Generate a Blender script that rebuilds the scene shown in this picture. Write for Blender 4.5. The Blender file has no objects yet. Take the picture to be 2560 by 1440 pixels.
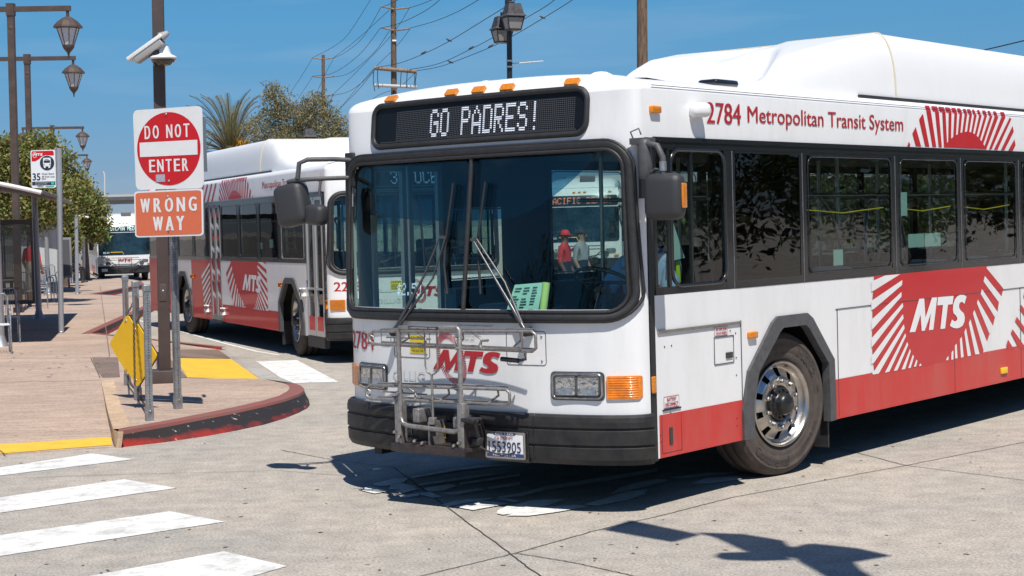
import bpy, bmesh, math, random
import numpy as np
from mathutils import Vector, Matrix, Euler
R = math.radians
rnd = random.Random(7)
sc = bpy.context.scene
COL = sc.collection

# ---------------------------------------------------------------- camera
F_PX, PITCH, ROLL, CAM_H = 4190.0, R(2.1706), R(-1.5845), 1.8777
cp_, sp_ = math.cos(PITCH), math.sin(PITCH)
cr_, sr_ = math.cos(ROLL), math.sin(ROLL)
_u0, _f = Vector((0, sp_, cp_)), Vector((0, cp_, -sp_))
_r = Vector((1, 0, 0)) * cr_ + _u0 * sr_
_u = Vector((1, 0, 0)) * -sr_ + _u0 * cr_
cam_d = bpy.data.cameras.new('camera')
cam = bpy.data.objects.new('camera', cam_d); COL.objects.link(cam)
cam_d.sensor_width = 36.0; cam_d.lens = F_PX / 2560 * 36
cam_d.clip_start = 0.1; cam_d.clip_end = 5000
M = Matrix.Identity(4)
for i in range(3):
    M[i][0] = _r[i]; M[i][1] = _u[i]; M[i][2] = -_f[i]
M[2][3] = CAM_H
cam.matrix_world = M
sc.camera = cam
# ---------------------------------------------------------------- world and sun
SUN = Vector((0.14, -0.56, 1.0)).normalized()
world = bpy.data.worlds.new('World'); sc.world = world; world.use_nodes = True
wn = world.node_tree; wn.nodes.clear()
sky = wn.nodes.new('ShaderNodeTexSky'); sky.sky_type = 'NISHITA'; sky.sun_disc = False
sky.sun_elevation = math.asin(SUN.z); sky.sun_rotation = math.atan2(SUN.x, SUN.y)
sky.air_density = 1.0; sky.dust_density = 0.0; sky.ozone_density = 6.0; sky.altitude = 1500
bg = wn.nodes.new('ShaderNodeBackground'); bg.inputs[1].default_value = 0.1
wo = wn.nodes.new('ShaderNodeOutputWorld')
# the air is very clear: the blue holds down to the horizon
wtc = wn.nodes.new('ShaderNodeTexCoord'); wsx = wn.nodes.new('ShaderNodeSeparateXYZ'); wn.links.new(wtc.outputs['Generated'], wsx.inputs[0])
wrp = wn.nodes.new('ShaderNodeValToRGB'); wrp.color_ramp.elements[0].position = 0.0; wrp.color_ramp.elements[0].color = (0.37, 0.40, 0.56, 1); wrp.color_ramp.elements[1].position = 0.5; wrp.color_ramp.elements[1].color = (0.55, 0.80, 0.92, 1)
e_ = wrp.color_ramp.elements.new(0.13); e_.color = (0.37, 0.70, 0.78, 1)
e_ = wrp.color_ramp.elements.new(0.035); e_.color = (0.37, 0.45, 0.60, 1)
wn.links.new(wsx.outputs[2], wrp.inputs[0]); wmx = wn.nodes.new('ShaderNodeMix'); wmx.data_type = 'RGBA'; wmx.blend_type = 'MULTIPLY'; wmx.inputs[0].default_value = 1.0
wn.links.new(sky.outputs[0], wmx.inputs[6]); wn.links.new(wrp.outputs[0], wmx.inputs[7])
wmp = wn.nodes.new('ShaderNodeMapping'); wmp.inputs['Scale'].default_value = (3, 3, 26); wn.links.new(wtc.outputs['Generated'], wmp.inputs[0])
wns = wn.nodes.new('ShaderNodeTexNoise'); wns.inputs['Scale'].default_value = 1.6; wns.inputs['Detail'].default_value = 5; wn.links.new(wmp.outputs[0], wns.inputs['Vector'])
wmr = wn.nodes.new('ShaderNodeMapRange'); wmr.inputs[1].default_value = 0.5; wmr.inputs[2].default_value = 0.8; wmr.inputs[3].default_value = 0.0; wmr.inputs[4].default_value = 0.22; wn.links.new(wns.outputs[0], wmr.inputs[0])
wci = wn.nodes.new('ShaderNodeMix'); wci.data_type = 'RGBA'; wn.links.new(wmr.outputs[0], wci.inputs[0]); wn.links.new(wmx.outputs[2], wci.inputs[6]); wci.inputs[7].default_value = (4.6, 5.6, 6.6, 1)   # thin high veil
wn.links.new(wci.outputs[2], bg.inputs[0]); wn.links.new(bg.outputs[0], wo.inputs[0])
sd = bpy.data.lights.new('sun', 'SUN'); sd.energy = 4.9; sd.angle = R(0.5); sd.color = (1.0, 0.955, 0.88)
so = bpy.data.objects.new('sun', sd); COL.objects.link(so)
so.rotation_euler = SUN.to_track_quat('Z', 'Y').to_euler()
sc.view_settings.view_transform = 'Standard'; sc.view_settings.look = 'None'
sc.view_settings.exposure = 0.17; sc.view_settings.gamma = 1.0; sc.view_settings.use_curve_mapping = False
sc.cycles.max_bounces = 8; sc.cycles.transparent_max_bounces = 24; sc.cycles.caustics_reflective = False
sc.cycles.caustics_refractive = False

# ---------------------------------------------------------------- measuring helpers
def ray(u, v):
    return _f + _r * ((u - 1280) / F_PX) - _u * ((v - 720) / F_PX)
CAMP = Vector((0, 0, CAM_H))
def gp(u, v, z=0.0):                      # the point at height z seen at a pixel of the 2560 px photograph
    r = ray(u, v); return CAMP + r * ((z - CAM_H) / r.z)
def wp(u, v, y):                          # the point at distance y
    r = ray(u, v); return CAMP + r * (y / r.y)

# ---------------------------------------------------------------- materials
MATS = {}
def mat(name, col, rough=0.5, metal=0.0, noise=0.0, nscale=8.0, col2=None, bump=0.0, bscale=60.0, spec=0.5, coat=0.0,
        emit=None, estr=1.0, stretch=None, detail=6.0, contrast=0.0, transmission=0.0, alpha=1.0):
    if name in MATS: return MATS[name]
    m = bpy.data.materials.new(name); m.use_nodes = True
    nt = m.node_tree; b = nt.nodes['Principled BSDF']
    b.inputs['Base Color'].default_value = (*col, 1)
    b.inputs['Roughness'].default_value = rough; b.inputs['Metallic'].default_value = metal
    b.inputs['Specular IOR Level'].default_value = spec
    b.inputs['Coat Weight'].default_value = coat; b.inputs['Coat Roughness'].default_value = 0.06
    b.inputs['Transmission Weight'].default_value = transmission
    if emit: 
        b.inputs['Emission Color'].default_value = (*emit, 1); b.inputs['Emission Strength'].default_value = estr
    tc = nt.nodes.new('ShaderNodeTexCoord'); mp = nt.nodes.new('ShaderNodeMapping')
    nt.links.new(tc.outputs['Object'], mp.inputs[0])
    if stretch: mp.inputs['Scale'].default_value = stretch
    if noise > 0:
        if col2 is None: col2 = tuple(c * (1 - noise) for c in col)
        n = nt.nodes.new('ShaderNodeTexNoise'); n.inputs['Scale'].default_value = nscale
        n.inputs['Detail'].default_value = detail; n.inputs['Roughness'].default_value = 0.65
        nt.links.new(mp.outputs[0], n.inputs['Vector'])
        rp = nt.nodes.new('ShaderNodeValToRGB')
        rp.color_ramp.elements[0].position = 0.35 + contrast; rp.color_ramp.elements[1].position = 0.65 - contrast
        rp.color_ramp.elements[0].color = (*col2, 1); rp.color_ramp.elements[1].color = (*col, 1)
        nt.links.new(n.outputs[0], rp.inputs[0]); nt.links.new(rp.outputs[0], b.inputs['Base Color'])
    if bump > 0:
        n2 = nt.nodes.new('ShaderNodeTexNoise'); n2.inputs['Scale'].default_value = bscale; n2.inputs['Detail'].default_value = 4
        nt.links.new(mp.outputs[0], n2.inputs['Vector'])
        bp = nt.nodes.new('ShaderNodeBump'); bp.inputs['Strength'].default_value = bump; bp.inputs['Distance'].default_value = 0.01
        nt.links.new(n2.outputs[0], bp.inputs['Height']); nt.links.new(bp.outputs[0], b.inputs['Normal'])
    MATS[name] = m
    return m

def glass(name, tint=(0.5, 0.6, 0.58), refl=1.0, rough=0.01):
    if name in MATS: return MATS[name]
    m = bpy.data.materials.new(name); m.use_nodes = True; nt = m.node_tree; nt.nodes.clear()
    o = nt.nodes.new('ShaderNodeOutputMaterial'); mx = nt.nodes.new('ShaderNodeMixShader')
    t = nt.nodes.new('ShaderNodeBsdfTransparent'); g = nt.nodes.new('ShaderNodeBsdfGlossy'); f = nt.nodes.new('ShaderNodeFresnel')
    t.inputs[0].default_value = (*tint, 1); g.inputs['Roughness'].default_value = rough; g.inputs[0].default_value = (refl,) * 3 + (1,)
    ge = nt.nodes.new('ShaderNodeNewGeometry'); mr = nt.nodes.new('ShaderNodeMapRange'); mr.inputs[3].default_value = 1.5; mr.inputs[4].default_value = 1 / 1.5
    nt.links.new(ge.outputs['Backfacing'], mr.inputs[0]); nt.links.new(mr.outputs[0], f.inputs[0])
    tc = nt.nodes.new('ShaderNodeTexCoord'); n = nt.nodes.new('ShaderNodeTexNoise'); n.inputs['Scale'].default_value = 1.3
    bp = nt.nodes.new('ShaderNodeBump'); bp.inputs['Strength'].default_value = 0.12; bp.inputs['Distance'].default_value = 0.02
    nt.links.new(tc.outputs['Object'], n.inputs['Vector']); nt.links.new(n.outputs[0], bp.inputs['Height'])
    nt.links.new(bp.outputs[0], g.inputs['Normal'])
    nt.links.new(f.outputs[0], mx.inputs[0]); nt.links.new(t.outputs[0], mx.inputs[1]); nt.links.new(g.outputs[0], mx.inputs[2])
    nt.links.new(mx.outputs[0], o.inputs[0]); MATS[name] = m
    return m

def nodes_of(m):
    return m.node_tree, m.node_tree.nodes['Principled BSDF']

def concrete(name, base, dark, speck, streak=None, spec_scale=55.0, red=None):
    """slab concrete: broad tonal patches, fine aggregate speckle, small stains"""
    m = mat(name, base, rough=0.88, spec=0.25)
    nt, b = nodes_of(m); L = nt.links
    tc = nt.nodes.new('ShaderNodeTexCoord'); mp = nt.nodes.new('ShaderNodeMapping'); L.new(tc.outputs['Object'], mp.inputs[0])
    if streak: mp.inputs['Scale'].default_value = streak
    def noise(scale, det=8, vec=None, ro=0.6):
        n = nt.nodes.new('ShaderNodeTexNoise'); n.inputs['Scale'].default_value = scale; n.inputs['Detail'].default_value = det
        n.inputs['Roughness'].default_value = ro; L.new(vec or tc.outputs['Object'], n.inputs['Vector']); return n
    def ramp(src, p0, c0, p1, c1):
        r = nt.nodes.new('ShaderNodeValToRGB'); e = r.color_ramp.elements
        e[0].position = p0; e[1].position = p1; e[0].color = (*c0, 1); e[1].color = (*c1, 1); L.new(src, r.inputs[0]); return r
    def mixc(fac, a, c, mode='MIX'):
        x = nt.nodes.new('ShaderNodeMix'); x.data_type = 'RGBA'; x.blend_type = mode
        if isinstance(fac, float): x.inputs[0].default_value = fac
        else: L.new(fac, x.inputs[0])
        L.new(a, x.inputs[6]); L.new(c, x.inputs[7]); return x
    n1 = noise(0.45, 10, mp.outputs[0]); r1 = ramp(n1.outputs[0], 0.36, dark, 0.62, base)
    n2 = noise(spec_scale, 3, ro=0.8); r2 = ramp(n2.outputs[0], 0.38, (speck * 0.85,) * 3, 0.56, (1.04, 1.04, 1.04))
    x1 = mixc(0.8, r1.outputs[0], r2.outputs[0], 'MULTIPLY')
    n3 = noise(5.0, 6, mp.outputs[0]); r3 = ramp(n3.outputs[0], 0.3, (0.78, 0.77, 0.76), 0.68, (1.08, 1.06, 1.03))
    x2 = mixc(1.0, x1.outputs[2], r3.outputs[0], 'MULTIPLY')
    n5 = noise(spec_scale * 0.45, 2, ro=0.5); r5 = ramp(n5.outputs[0], 0.64, (1, 1, 1), 0.72, (1.22, 1.18, 1.12))
    x2b = mixc(0.7, x2.outputs[2], r5.outputs[0], 'MULTIPLY')
    v = nt.nodes.new('ShaderNodeTexVoronoi'); v.inputs['Scale'].default_value = 1.6; L.new(tc.outputs['Object'], v.inputs['Vector'])
    r4 = ramp(v.outputs['Distance'], 0.018, (0.25, 0.24, 0.23), 0.045, (1, 1, 1))
    nw = noise(2.2, 5); v2 = nt.nodes.new('ShaderNodeTexVoronoi'); v2.inputs['Scale'].default_value = 0.42
    wa = nt.nodes.new('ShaderNodeMix'); wa.data_type = 'RGBA'; wa.inputs[0].default_value = 0.12; L.new(tc.outputs['Object'], wa.inputs[6]); L.new(nw.outputs['Color'], wa.inputs[7]); L.new(wa.outputs[2], v2.inputs['Vector'])
    r6 = ramp(v2.outputs['Distance'], 0.05, (0.70, 0.69, 0.68), 0.20, (1, 1, 1)); x2b = mixc(0.8, x2b.outputs[2], r6.outputs[0], 'MULTIPLY')
    x3 = mixc(0.85, x2b.outputs[2], r4.outputs[0], 'MULTIPLY')
    L.new(x3.outputs[2], b.inputs['Base Color'])
    bp = nt.nodes.new('ShaderNodeBump'); bp.inputs['Strength'].default_value = 0.35; bp.inputs['Distance'].default_value = 0.006
    L.new(n2.outputs[0], bp.inputs['Height']); L.new(bp.outputs[0], b.inputs['Normal'])
    return m

def paint(name, col, dirt=(0.35, 0.3, 0.25), amt=0.18, rough=0.28, zdirt=True):
    """vehicle paint with grime that gathers low on the panels and faint runs"""
    m = mat(name, col, rough=rough, coat=0.35)
    nt, b = nodes_of(m); L = nt.links
    tc = nt.nodes.new('ShaderNodeTexCoord'); mp = nt.nodes.new('ShaderNodeMapping'); mp.inputs['Scale'].default_value = (1, 1, 0.25)
    L.new(tc.outputs['Object'], mp.inputs[0])
    n = nt.nodes.new('ShaderNodeTexNoise'); n.inputs['Scale'].default_value = 3.5; n.inputs['Detail'].default_value = 10; n.inputs['Roughness'].default_value = 0.7
    L.new(mp.outputs[0], n.inputs['Vector'])
    r = nt.nodes.new('ShaderNodeValToRGB'); r.color_ramp.elements[0].position = 0.45; r.color_ramp.elements[1].position = 0.8
    r.color_ramp.elements[0].color = (0, 0, 0, 1); r.color_ramp.elements[1].color = (amt * 2.2,) * 3 + (1,)
    L.new(n.outputs[0], r.inputs[0])
    n2 = nt.nodes.new('ShaderNodeTexNoise'); n2.inputs['Scale'].default_value = 45; n2.inputs['Detail'].default_value = 3
    L.new(tc.outputs['Object'], n2.inputs['Vector'])
    r2 = nt.nodes.new('ShaderNodeValToRGB'); r2.color_ramp.elements[0].position = 0.68; r2.color_ramp.elements[1].position = 0.74
    r2.color_ramp.elements[0].color = (0, 0, 0, 1); r2.color_ramp.elements[1].color = (0.3,) * 3 + (1,); L.new(n2.outputs[0], r2.inputs[0])
    ad = nt.nodes.new('ShaderNodeMath'); ad.operation = 'ADD'; L.new(r.outputs[0], ad.inputs[0]); L.new(r2.outputs[0], ad.inputs[1])
    x = nt.nodes.new('ShaderNodeMix'); x.data_type = 'RGBA'; L.new(ad.outputs[0], x.inputs[0])
    x.inputs[6].default_value = (*col, 1); x.inputs[7].default_value = (*[c * 0.6 + d * 0.4 * 0.7 for c, d in zip(col, dirt)], 1)
    L.new(x.outputs[2], b.inputs['Base Color'])
    rr = nt.nodes.new('ShaderNodeMapRange'); rr.inputs[3].default_value = rough; rr.inputs[4].default_value = rough + 0.3
    L.new(n.outputs[0], rr.inputs[0]); L.new(rr.outputs[0], b.inputs['Roughness'])
    return m

WHITE = paint('bus_white_paint', (0.81, 0.81, 0.81), amt=0.2, rough=0.3)
SKIRT = paint('orange_red_skirt_paint', (0.56, 0.03, 0.025), dirt=(0.5, 0.35, 0.28), amt=0.35, rough=0.42)  # lighter, more orange and rougher than the livery red, with heavier grime
RED = paint('bus_red_paint', (0.52, 0.012, 0.018), amt=0.1)
ROOFW = paint('bus_roof_paint', (0.80, 0.80, 0.80), amt=0.06, rough=0.4)
BLACKR = mat('black_rubber', (0.028, 0.028, 0.03), rough=0.55, noise=0.4, nscale=20, bump=0.1)
BUMPER = mat('bumper_rubber', (0.018, 0.018, 0.02), rough=0.5, spec=0.3, noise=0.45, nscale=9, col2=(0.035, 0.033, 0.031), bump=0.25, bscale=180)
BLACKP = mat('black_paint', (0.012, 0.013, 0.016), rough=0.22, coat=0.5)
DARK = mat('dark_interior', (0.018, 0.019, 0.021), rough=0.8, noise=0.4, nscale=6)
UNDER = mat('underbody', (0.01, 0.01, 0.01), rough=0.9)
GREYP = mat('grey_plastic', (0.09, 0.09, 0.095), rough=0.55, noise=0.3, nscale=20, bump=0.15, bscale=200)
CHROME = mat('polished_aluminium', (0.56, 0.53, 0.50), rough=0.32, metal=1.0, noise=0.25, nscale=14)
STEEL = mat('galvanised_steel', (0.42, 0.44, 0.46), rough=0.45, metal=0.7, noise=0.4, nscale=22)
RACK = mat('rack_steel', (0.36, 0.34, 0.325), rough=0.42, metal=0.55, noise=0.4, nscale=30)
AMBER = mat('amber_lens', (0.75, 0.24, 0.01), rough=0.2, coat=0.6, noise=0.35, nscale=60)
AMBLIT = mat('amber_lamp_lens', (0.85, 0.23, 0.004), rough=0.15, coat=0.7, noise=0.5, nscale=12, emit=(1.0, 0.28, 0.005), estr=0.15)
TYRE = mat('tyre_rubber', (0.085, 0.068, 0.058), rough=0.85, noise=0.35, nscale=12, bump=0.2)
TYRE_T = mat('tyre_lettering', (0.055, 0.048, 0.044), rough=0.8)
HUBB = mat('black_hub', (0.015, 0.015, 0.016), rough=0.35)
LETR = mat('red_lettering', (0.42, 0.02, 0.03), rough=0.45)
LETW = mat('white_lettering', (0.8, 0.8, 0.8), rough=0.45)
LETB = mat('black_lettering', (0.02, 0.02, 0.025), rough=0.5)
GLS = glass('tinted_window_glass', (0.52, 0.61, 0.59))
GLSD = glass('dark_window_glass', (0.06, 0.07, 0.07))
GLW = glass('windscreen_glass', (0.70, 0.86, 0.83))
HLG = mat('headlamp_reflector', (0.75, 0.78, 0.82), rough=0.08, metal=1.0, noise=0.6, nscale=45, bump=0.5, bscale=30)

# ---------------------------------------------------------------- mesh helpers
class MB:
    def __init__(s): s.v = []; s.f = []; s.m = []; s.sm = []
    def add(s, vs, fs, mi=0, smooth=False):
        o = len(s.v); s.v += [tuple(p) for p in vs]
        for f in fs:
            s.f.append(tuple(i + o for i in f)); s.m.append(mi); s.sm.append(smooth)
    def box(s, x0, x1, y0, y1, z0, z1, mi=0, T=None, bev=0.0):
        if bev <= 0:
            vs = [(x, y, z) for x in (x0, x1) for y in (y0, y1) for z in (z0, z1)]
            fs = [(0, 1, 3, 2), (4, 6, 7, 5), (0, 4, 5, 1), (2, 3, 7, 6), (0, 2, 6, 4), (1, 5, 7, 3)]
        else:
            bm = bmesh.new(); bmesh.ops.create_cube(bm, size=1.0)
            for v in bm.verts:
                v.co = Vector(((x0 + x1) / 2 + v.co.x * (x1 - x0), (y0 + y1) / 2 + v.co.y * (y1 - y0), (z0 + z1) / 2 + v.co.z * (z1 - z0)))
            bmesh.ops.bevel(bm, geom=list(bm.edges), offset=bev, segments=3, affect='EDGES', profile=0.5)
            vs = [v.co.copy() for v in bm.verts]
            for i, v in enumerate(bm.verts): v.index = i
            fs = [tuple(v.index for v in f.verts) for f in bm.faces]; bm.free()
        if T is not None: vs = [T @ Vector(v) for v in vs]
        s.add(vs, fs, mi, bev > 0)
    def tube(s, pts, r, n=8, mi=0, closed=False, smooth=True, cap=True, flat=1.0):
        pts = [Vector(p) for p in pts]; N = len(pts)
        rs = r if isinstance(r, (list, tuple)) else [r] * N
        vs = []; up = None
        for i, p in enumerate(pts):
            if closed: t = (pts[(i + 1) % N] - pts[i - 1])
            else: t = pts[min(i + 1, N - 1)] - pts[max(i - 1, 0)]
            if t.length < 1e-9: t = Vector((0, 0, 1))
            t.normalize()
            if up is None:
                a = Vector((0, 0, 1)) if abs(t.z) < 0.9 else Vector((1, 0, 0))
                up = (a - t * a.dot(t)).normalized()
            else:
                up = up - t * up.dot(t)
                up = up.normalized() if up.length > 1e-6 else Vector((1, 0, 0))
            w = t.cross(up)
            for k in range(n):
                a = 2 * math.pi * k / n + math.pi / n
                vs.append(p + (up * math.sin(a) * flat + w * math.cos(a)) * rs[i])
        fs = []
        for i in range(N if closed else N - 1):
            j = (i + 1) % N
            for k in range(n):
                l = (k + 1) % n; fs.append((i * n + k, i * n + l, j * n + l, j * n + k))
        s.add(vs, fs, mi, smooth)
        if cap and not closed:
            s.add(vs[:n], [tuple(range(n))[::-1]], mi); s.add(vs[-n:], [tuple(range(n))], mi)
    def lathe(s, prof, n=24, mi=0, T=None, smooth=True):      # prof: (radius, height) about z
        vs = []; fs = []
        for r, h in prof:
            for k in range(n):
                a = 2 * math.pi * k / n; vs.append(Vector((r * math.cos(a), r * math.sin(a), h)))
        for i in range(len(prof) - 1):
            for k in range(n):
                l = (k + 1) % n; fs.append((i * n + k, i * n + l, (i + 1) * n + l, (i + 1) * n + k))
        if T is not None: vs = [T @ v for v in vs]
        s.add(vs, fs, mi, smooth)
    def prism(s, poly, fn, d, mi=0, back=True):   # poly (a,b) -> fn(a,b,depth); extruded by d
        n = len(poly)
        s.add([fn(a, b, 0) for a, b in poly], [tuple(range(n))], mi)
        s.add([fn(a, b, 0) for a, b in poly] + [fn(a, b, d) for a, b in poly],
              [(i, (i + 1) % n, n + (i + 1) % n, n + i) for i in range(n)], mi)
        if back: s.add([fn(a, b, d) for a, b in poly], [tuple(range(n))[::-1]], mi)
    def text(s, body, fn, w, h, bold=0.0, shear=0.0, mi=0, d=0.0):  # fn(s,t,off) with s in 0..w, t in 0..h
        vs, fs = textmesh(body, 0.0, shear)
        k = 3 if bold > 0 else 1                       # heavier strokes: the outline printed again a hair to the side
        e = bold * h * 0.75
        for j in range(k):
            dx = e * (j - (k - 1) / 2)
            base = len(s.v)
            s.add([fn(x * (w - e) + e / 2 + dx, y * h, d) for x, y in vs], fs, mi)
            if j:
                a, b, c = s.v[base], s.v[base + 1], s.v[base + 2]
                p0, p1, p2 = fn(0, 0, 0), fn(0.01, 0, 0), fn(0, 0.01, 0)
                nn = (Vector(p1) - Vector(p0)).cross(Vector(p2) - Vector(p0)).normalized() * 0.0004 * j
                for q in range(base, len(s.v)): s.v[q] = tuple(Vector(s.v[q]) + nn)
    def stext(s, body, fn, w, h, bold=0.1, gap=0.32, mi=0):   # road-sign lettering: evenly spaced letters
        wid = [{'W': 1.25, 'M': 1.2, 'I': 0.35, ' ': 0.45, 'N': 1.05, 'O': 1.05}.get(c, 1.0) for c in body]
        tot = sum(wid) + gap * (len(body) - 1); x = 0.0; u = w / tot
        for c, q in zip(body, wid):
            if c != ' ':
                k = 3; e = bold * u
                vs, fs = textmesh(c, 0.0, 0.0)
                for j in range(k):
                    dx = e * (j - 1); o = len(s.v)
                    s.add([fn(x + e + a * (q * u - 2 * e) + dx, b * h, 0.0005 * j) for a, b in vs], fs, mi)
            x += (q + gap) * u
    def build(s, name, mats, parent=None, loc=None):
        assert s.f and max(max(f) for f in s.f) < len(s.v), name
        me = bpy.data.meshes.new(name); me.from_pydata([tuple(v) for v in s.v], [], s.f)
        if not isinstance(mats, (list, tuple)): mats = [mats]
        for m in mats: me.materials.append(m)
        me.polygons.foreach_set('material_index', s.m); me.polygons.foreach_set('use_smooth', s.sm)
        bm = bmesh.new(); bm.from_mesh(me); bmesh.ops.recalc_face_normals(bm, faces=bm.faces); bm.to_mesh(me); bm.free()
        me.update()
        o = bpy.data.objects.new(name, me); COL.objects.link(o)
        if parent: o.parent = parent
        if loc is not None: o.location = loc
        return o

_tm = {}
def textmesh(body, bold=0.0, shear=0.0):
    key = (body, bold, shear)
    if key in _tm: return _tm[key]
    cu = bpy.data.curves.new('t', 'FONT'); cu.body = body; cu.size = 1.0; cu.offset = bold; cu.shear = 0.0
    cu.resolution_u = 3; cu.fill_mode = 'FRONT'
    ob = bpy.data.objects.new('t', cu); COL.objects.link(ob)
    dg = bpy.context.evaluated_depsgraph_get(); me = bpy.data.meshes.new_from_object(ob.evaluated_get(dg))
    vs = [(v.co.x + shear * v.co.y, v.co.y) for v in me.vertices]; fs = [tuple(p.vertices) for p in me.polygons]
    bpy.data.objects.remove(ob); bpy.data.curves.remove(cu); bpy.data.meshes.remove(me)
    x0 = min(v[0] for v in vs); x1 = max(v[0] for v in vs); y0 = min(v[1] for v in vs); y1 = max(v[1] for v in vs)
    vs = [((x - x0) / (x1 - x0), (y - y0) / (y1 - y0)) for x, y in vs]
    _tm[key] = (vs, fs); return _tm[key]

def tag(o, label=None, cat=None, group=None, kind=None):
    if label: o['label'] = label
    if cat: o['category'] = cat
    if group: o['group'] = group
    if kind: o['kind'] = kind
    return o
def empty(name, loc=(0, 0, 0), rz=0.0, parent=None):
    o = bpy.data.objects.new(name, None); COL.objects.link(o); o.location = loc; o.rotation_euler = (0, 0, rz)
    o.empty_display_size = 0.1
    if parent: o.parent = parent
    return o
def kids(o): return [c for c in bpy.data.objects if c.parent == o]
def copy_tree(o, parent=None, cmap=None):
    if cmap is None:
        cmap = {}
        for x in bpy.data.objects: cmap.setdefault(x.parent.name if x.parent else None, []).append(x)
    c = o.copy(); COL.objects.link(c)
    if parent: c.parent = parent
    for ch in cmap.get(o.name, []): copy_tree(ch, c, cmap)
    return c
def rrect(y0, y1, z0, z1, r, n=6):
    out = []
    for cx, cz, a0 in ((y1 - r, z1 - r, 0), (y0 + r, z1 - r, 90), (y0 + r, z0 + r, 180), (y1 - r, z0 + r, 270)):
        for k in range(n + 1):
            a = R(a0 + 90 * k / n); out.append((cx + r * math.cos(a), cz + r * math.sin(a)))
    return out

FONT = {
'G': '01110 10001 10000 10111 10001 10001 01110', 'O': '01110 10001 10001 10001 10001 10001 01110',
'P': '11110 10001 10001 11110 10000 10000 10000', 'A': '00100 01010 10001 10001 11111 10001 10001',
'D': '11110 10001 10001 10001 10001 10001 11110', 'R': '11110 10001 10001 11110 10100 10010 10001',
'E': '11111 10000 10000 11110 10000 10000 11111', 'S': '01110 10001 10000 01110 00001 10001 01110',
'!': '00100 00100 00100 00100 00100 00000 00100', 'C': '01110 10001 10000 10000 10000 10001 01110',
'I': '01110 00100 00100 00100 00100 00100 01110', 'F': '11111 10000 10000 11110 10000 10000 10000',
'B': '11110 10001 10001 11110 10001 10001 11110', 'H': '10001 10001 10001 11111 10001 10001 10001',
'3': '01110 10001 00001 00110 00001 10001 01110', '0': '01110 10001 10001 10001 10001 10001 01110',
'5': '11111 10000 11110 00001 00001 10001 01110', 'U': '10001 10001 10001 10001 10001 10001 01110',
'T': '11111 00100 00100 00100 00100 00100 00100', '/': '00001 00001 00010 00100 01000 10000 10000',
'V': '10001 10001 10001 10001 10001 01010 00100', 'M': '10001 11011 10101 10101 10001 10001 10001',
'N': '10001 11001 10101 10011 10001 10001 10001', '$': '00100 01111 10100 01110 00101 11110 00100',
'2': '01110 10001 00001 00110 01000 10000 11111', '.': '00000 00000 00000 00000 00000 01100 01100', ' ': '00000 ' * 7}
def led(mb, txt, fn, w, h, k=2, mi=0, fill=0.62):
    """dot-matrix lettering: every lit diode is its own small quad"""
    cols = []
    for ch in txt:
        rows = FONT[ch].split(); wch = 5
        g = [[rows[r][c] == '1' for r in range(7)] for c in range(wch)]
        cols += g + [[False] * 7]
    cols = cols[:-1]; nc = len(cols) * k; nr = 7 * k; dx = w / nc; dz = h / nr
    vs = []; fs = []
    for c in range(nc):
        for r in range(nr):
            if cols[c // k][r // k]:
                x = (c + 0.5) * dx; z = h - (r + 0.5) * dz; a = dx * fill / 2; b = dz * fill / 2
                o = len(vs); vs += [fn(x - a, z - b, 0), fn(x + a, z - b, 0), fn(x + a, z + b, 0), fn(x - a, z + b, 0)]
                fs.append((o, o + 1, o + 2, o + 3))
    mb.add(vs, fs, mi)

# ================================================================= the setting
ROAD = concrete('road_concrete', (0.52, 0.465, 0.405), (0.42, 0.395, 0.36), 0.54)
ROAD2 = concrete('gutter_concrete', (0.46, 0.44, 0.41), (0.36, 0.345, 0.32), 0.72)
WALK = concrete('pink_sidewalk_concrete', (0.51, 0.39, 0.315), (0.42, 0.32, 0.26), 0.84, streak=(0.6, 2.0, 1), spec_scale=30)
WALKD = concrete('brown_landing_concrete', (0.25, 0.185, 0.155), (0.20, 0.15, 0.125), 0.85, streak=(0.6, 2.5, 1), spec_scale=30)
WALKT = concrete('tan_kerb_concrete', (0.62, 0.46, 0.32), (0.50, 0.36, 0.25), 0.9, spec_scale=40)
JOINT = mat('tar_joint', (0.085, 0.075, 0.065), rough=0.9, noise=0.5, nscale=4)
JOINTS = mat('saw_cut_joint', (0.16, 0.13, 0.11), rough=0.9)
MARK = mat('road_marking_paint', (0.74, 0.73, 0.70), rough=0.75, noise=0.35, nscale=7, col2=(0.56, 0.55, 0.52), bump=0.2, bscale=80, contrast=0.02)
MARKO = mat('worn_road_marking_paint', (0.80, 0.80, 0.77), rough=0.8, noise=0.4, nscale=14, col2=(0.56, 0.55, 0.52), contrast=0.02)
for n_ in MARK.node_tree.nodes:
    if n_.type == 'VALTORGB': n_.color_ramp.elements[0].position = 0.34; n_.color_ramp.elements[1].position = 0.53; n_.color_ramp.elements[0].color = (0.42, 0.40, 0.37, 1)
    if n_.type == 'TEX_NOISE' and abs(n_.inputs['Scale'].default_value - 7) < 0.1: n_.inputs['Scale'].default_value = 4.5; n_.inputs['Detail'].default_value = 12; n_.inputs['Roughness'].default_value = 0.78
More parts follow.
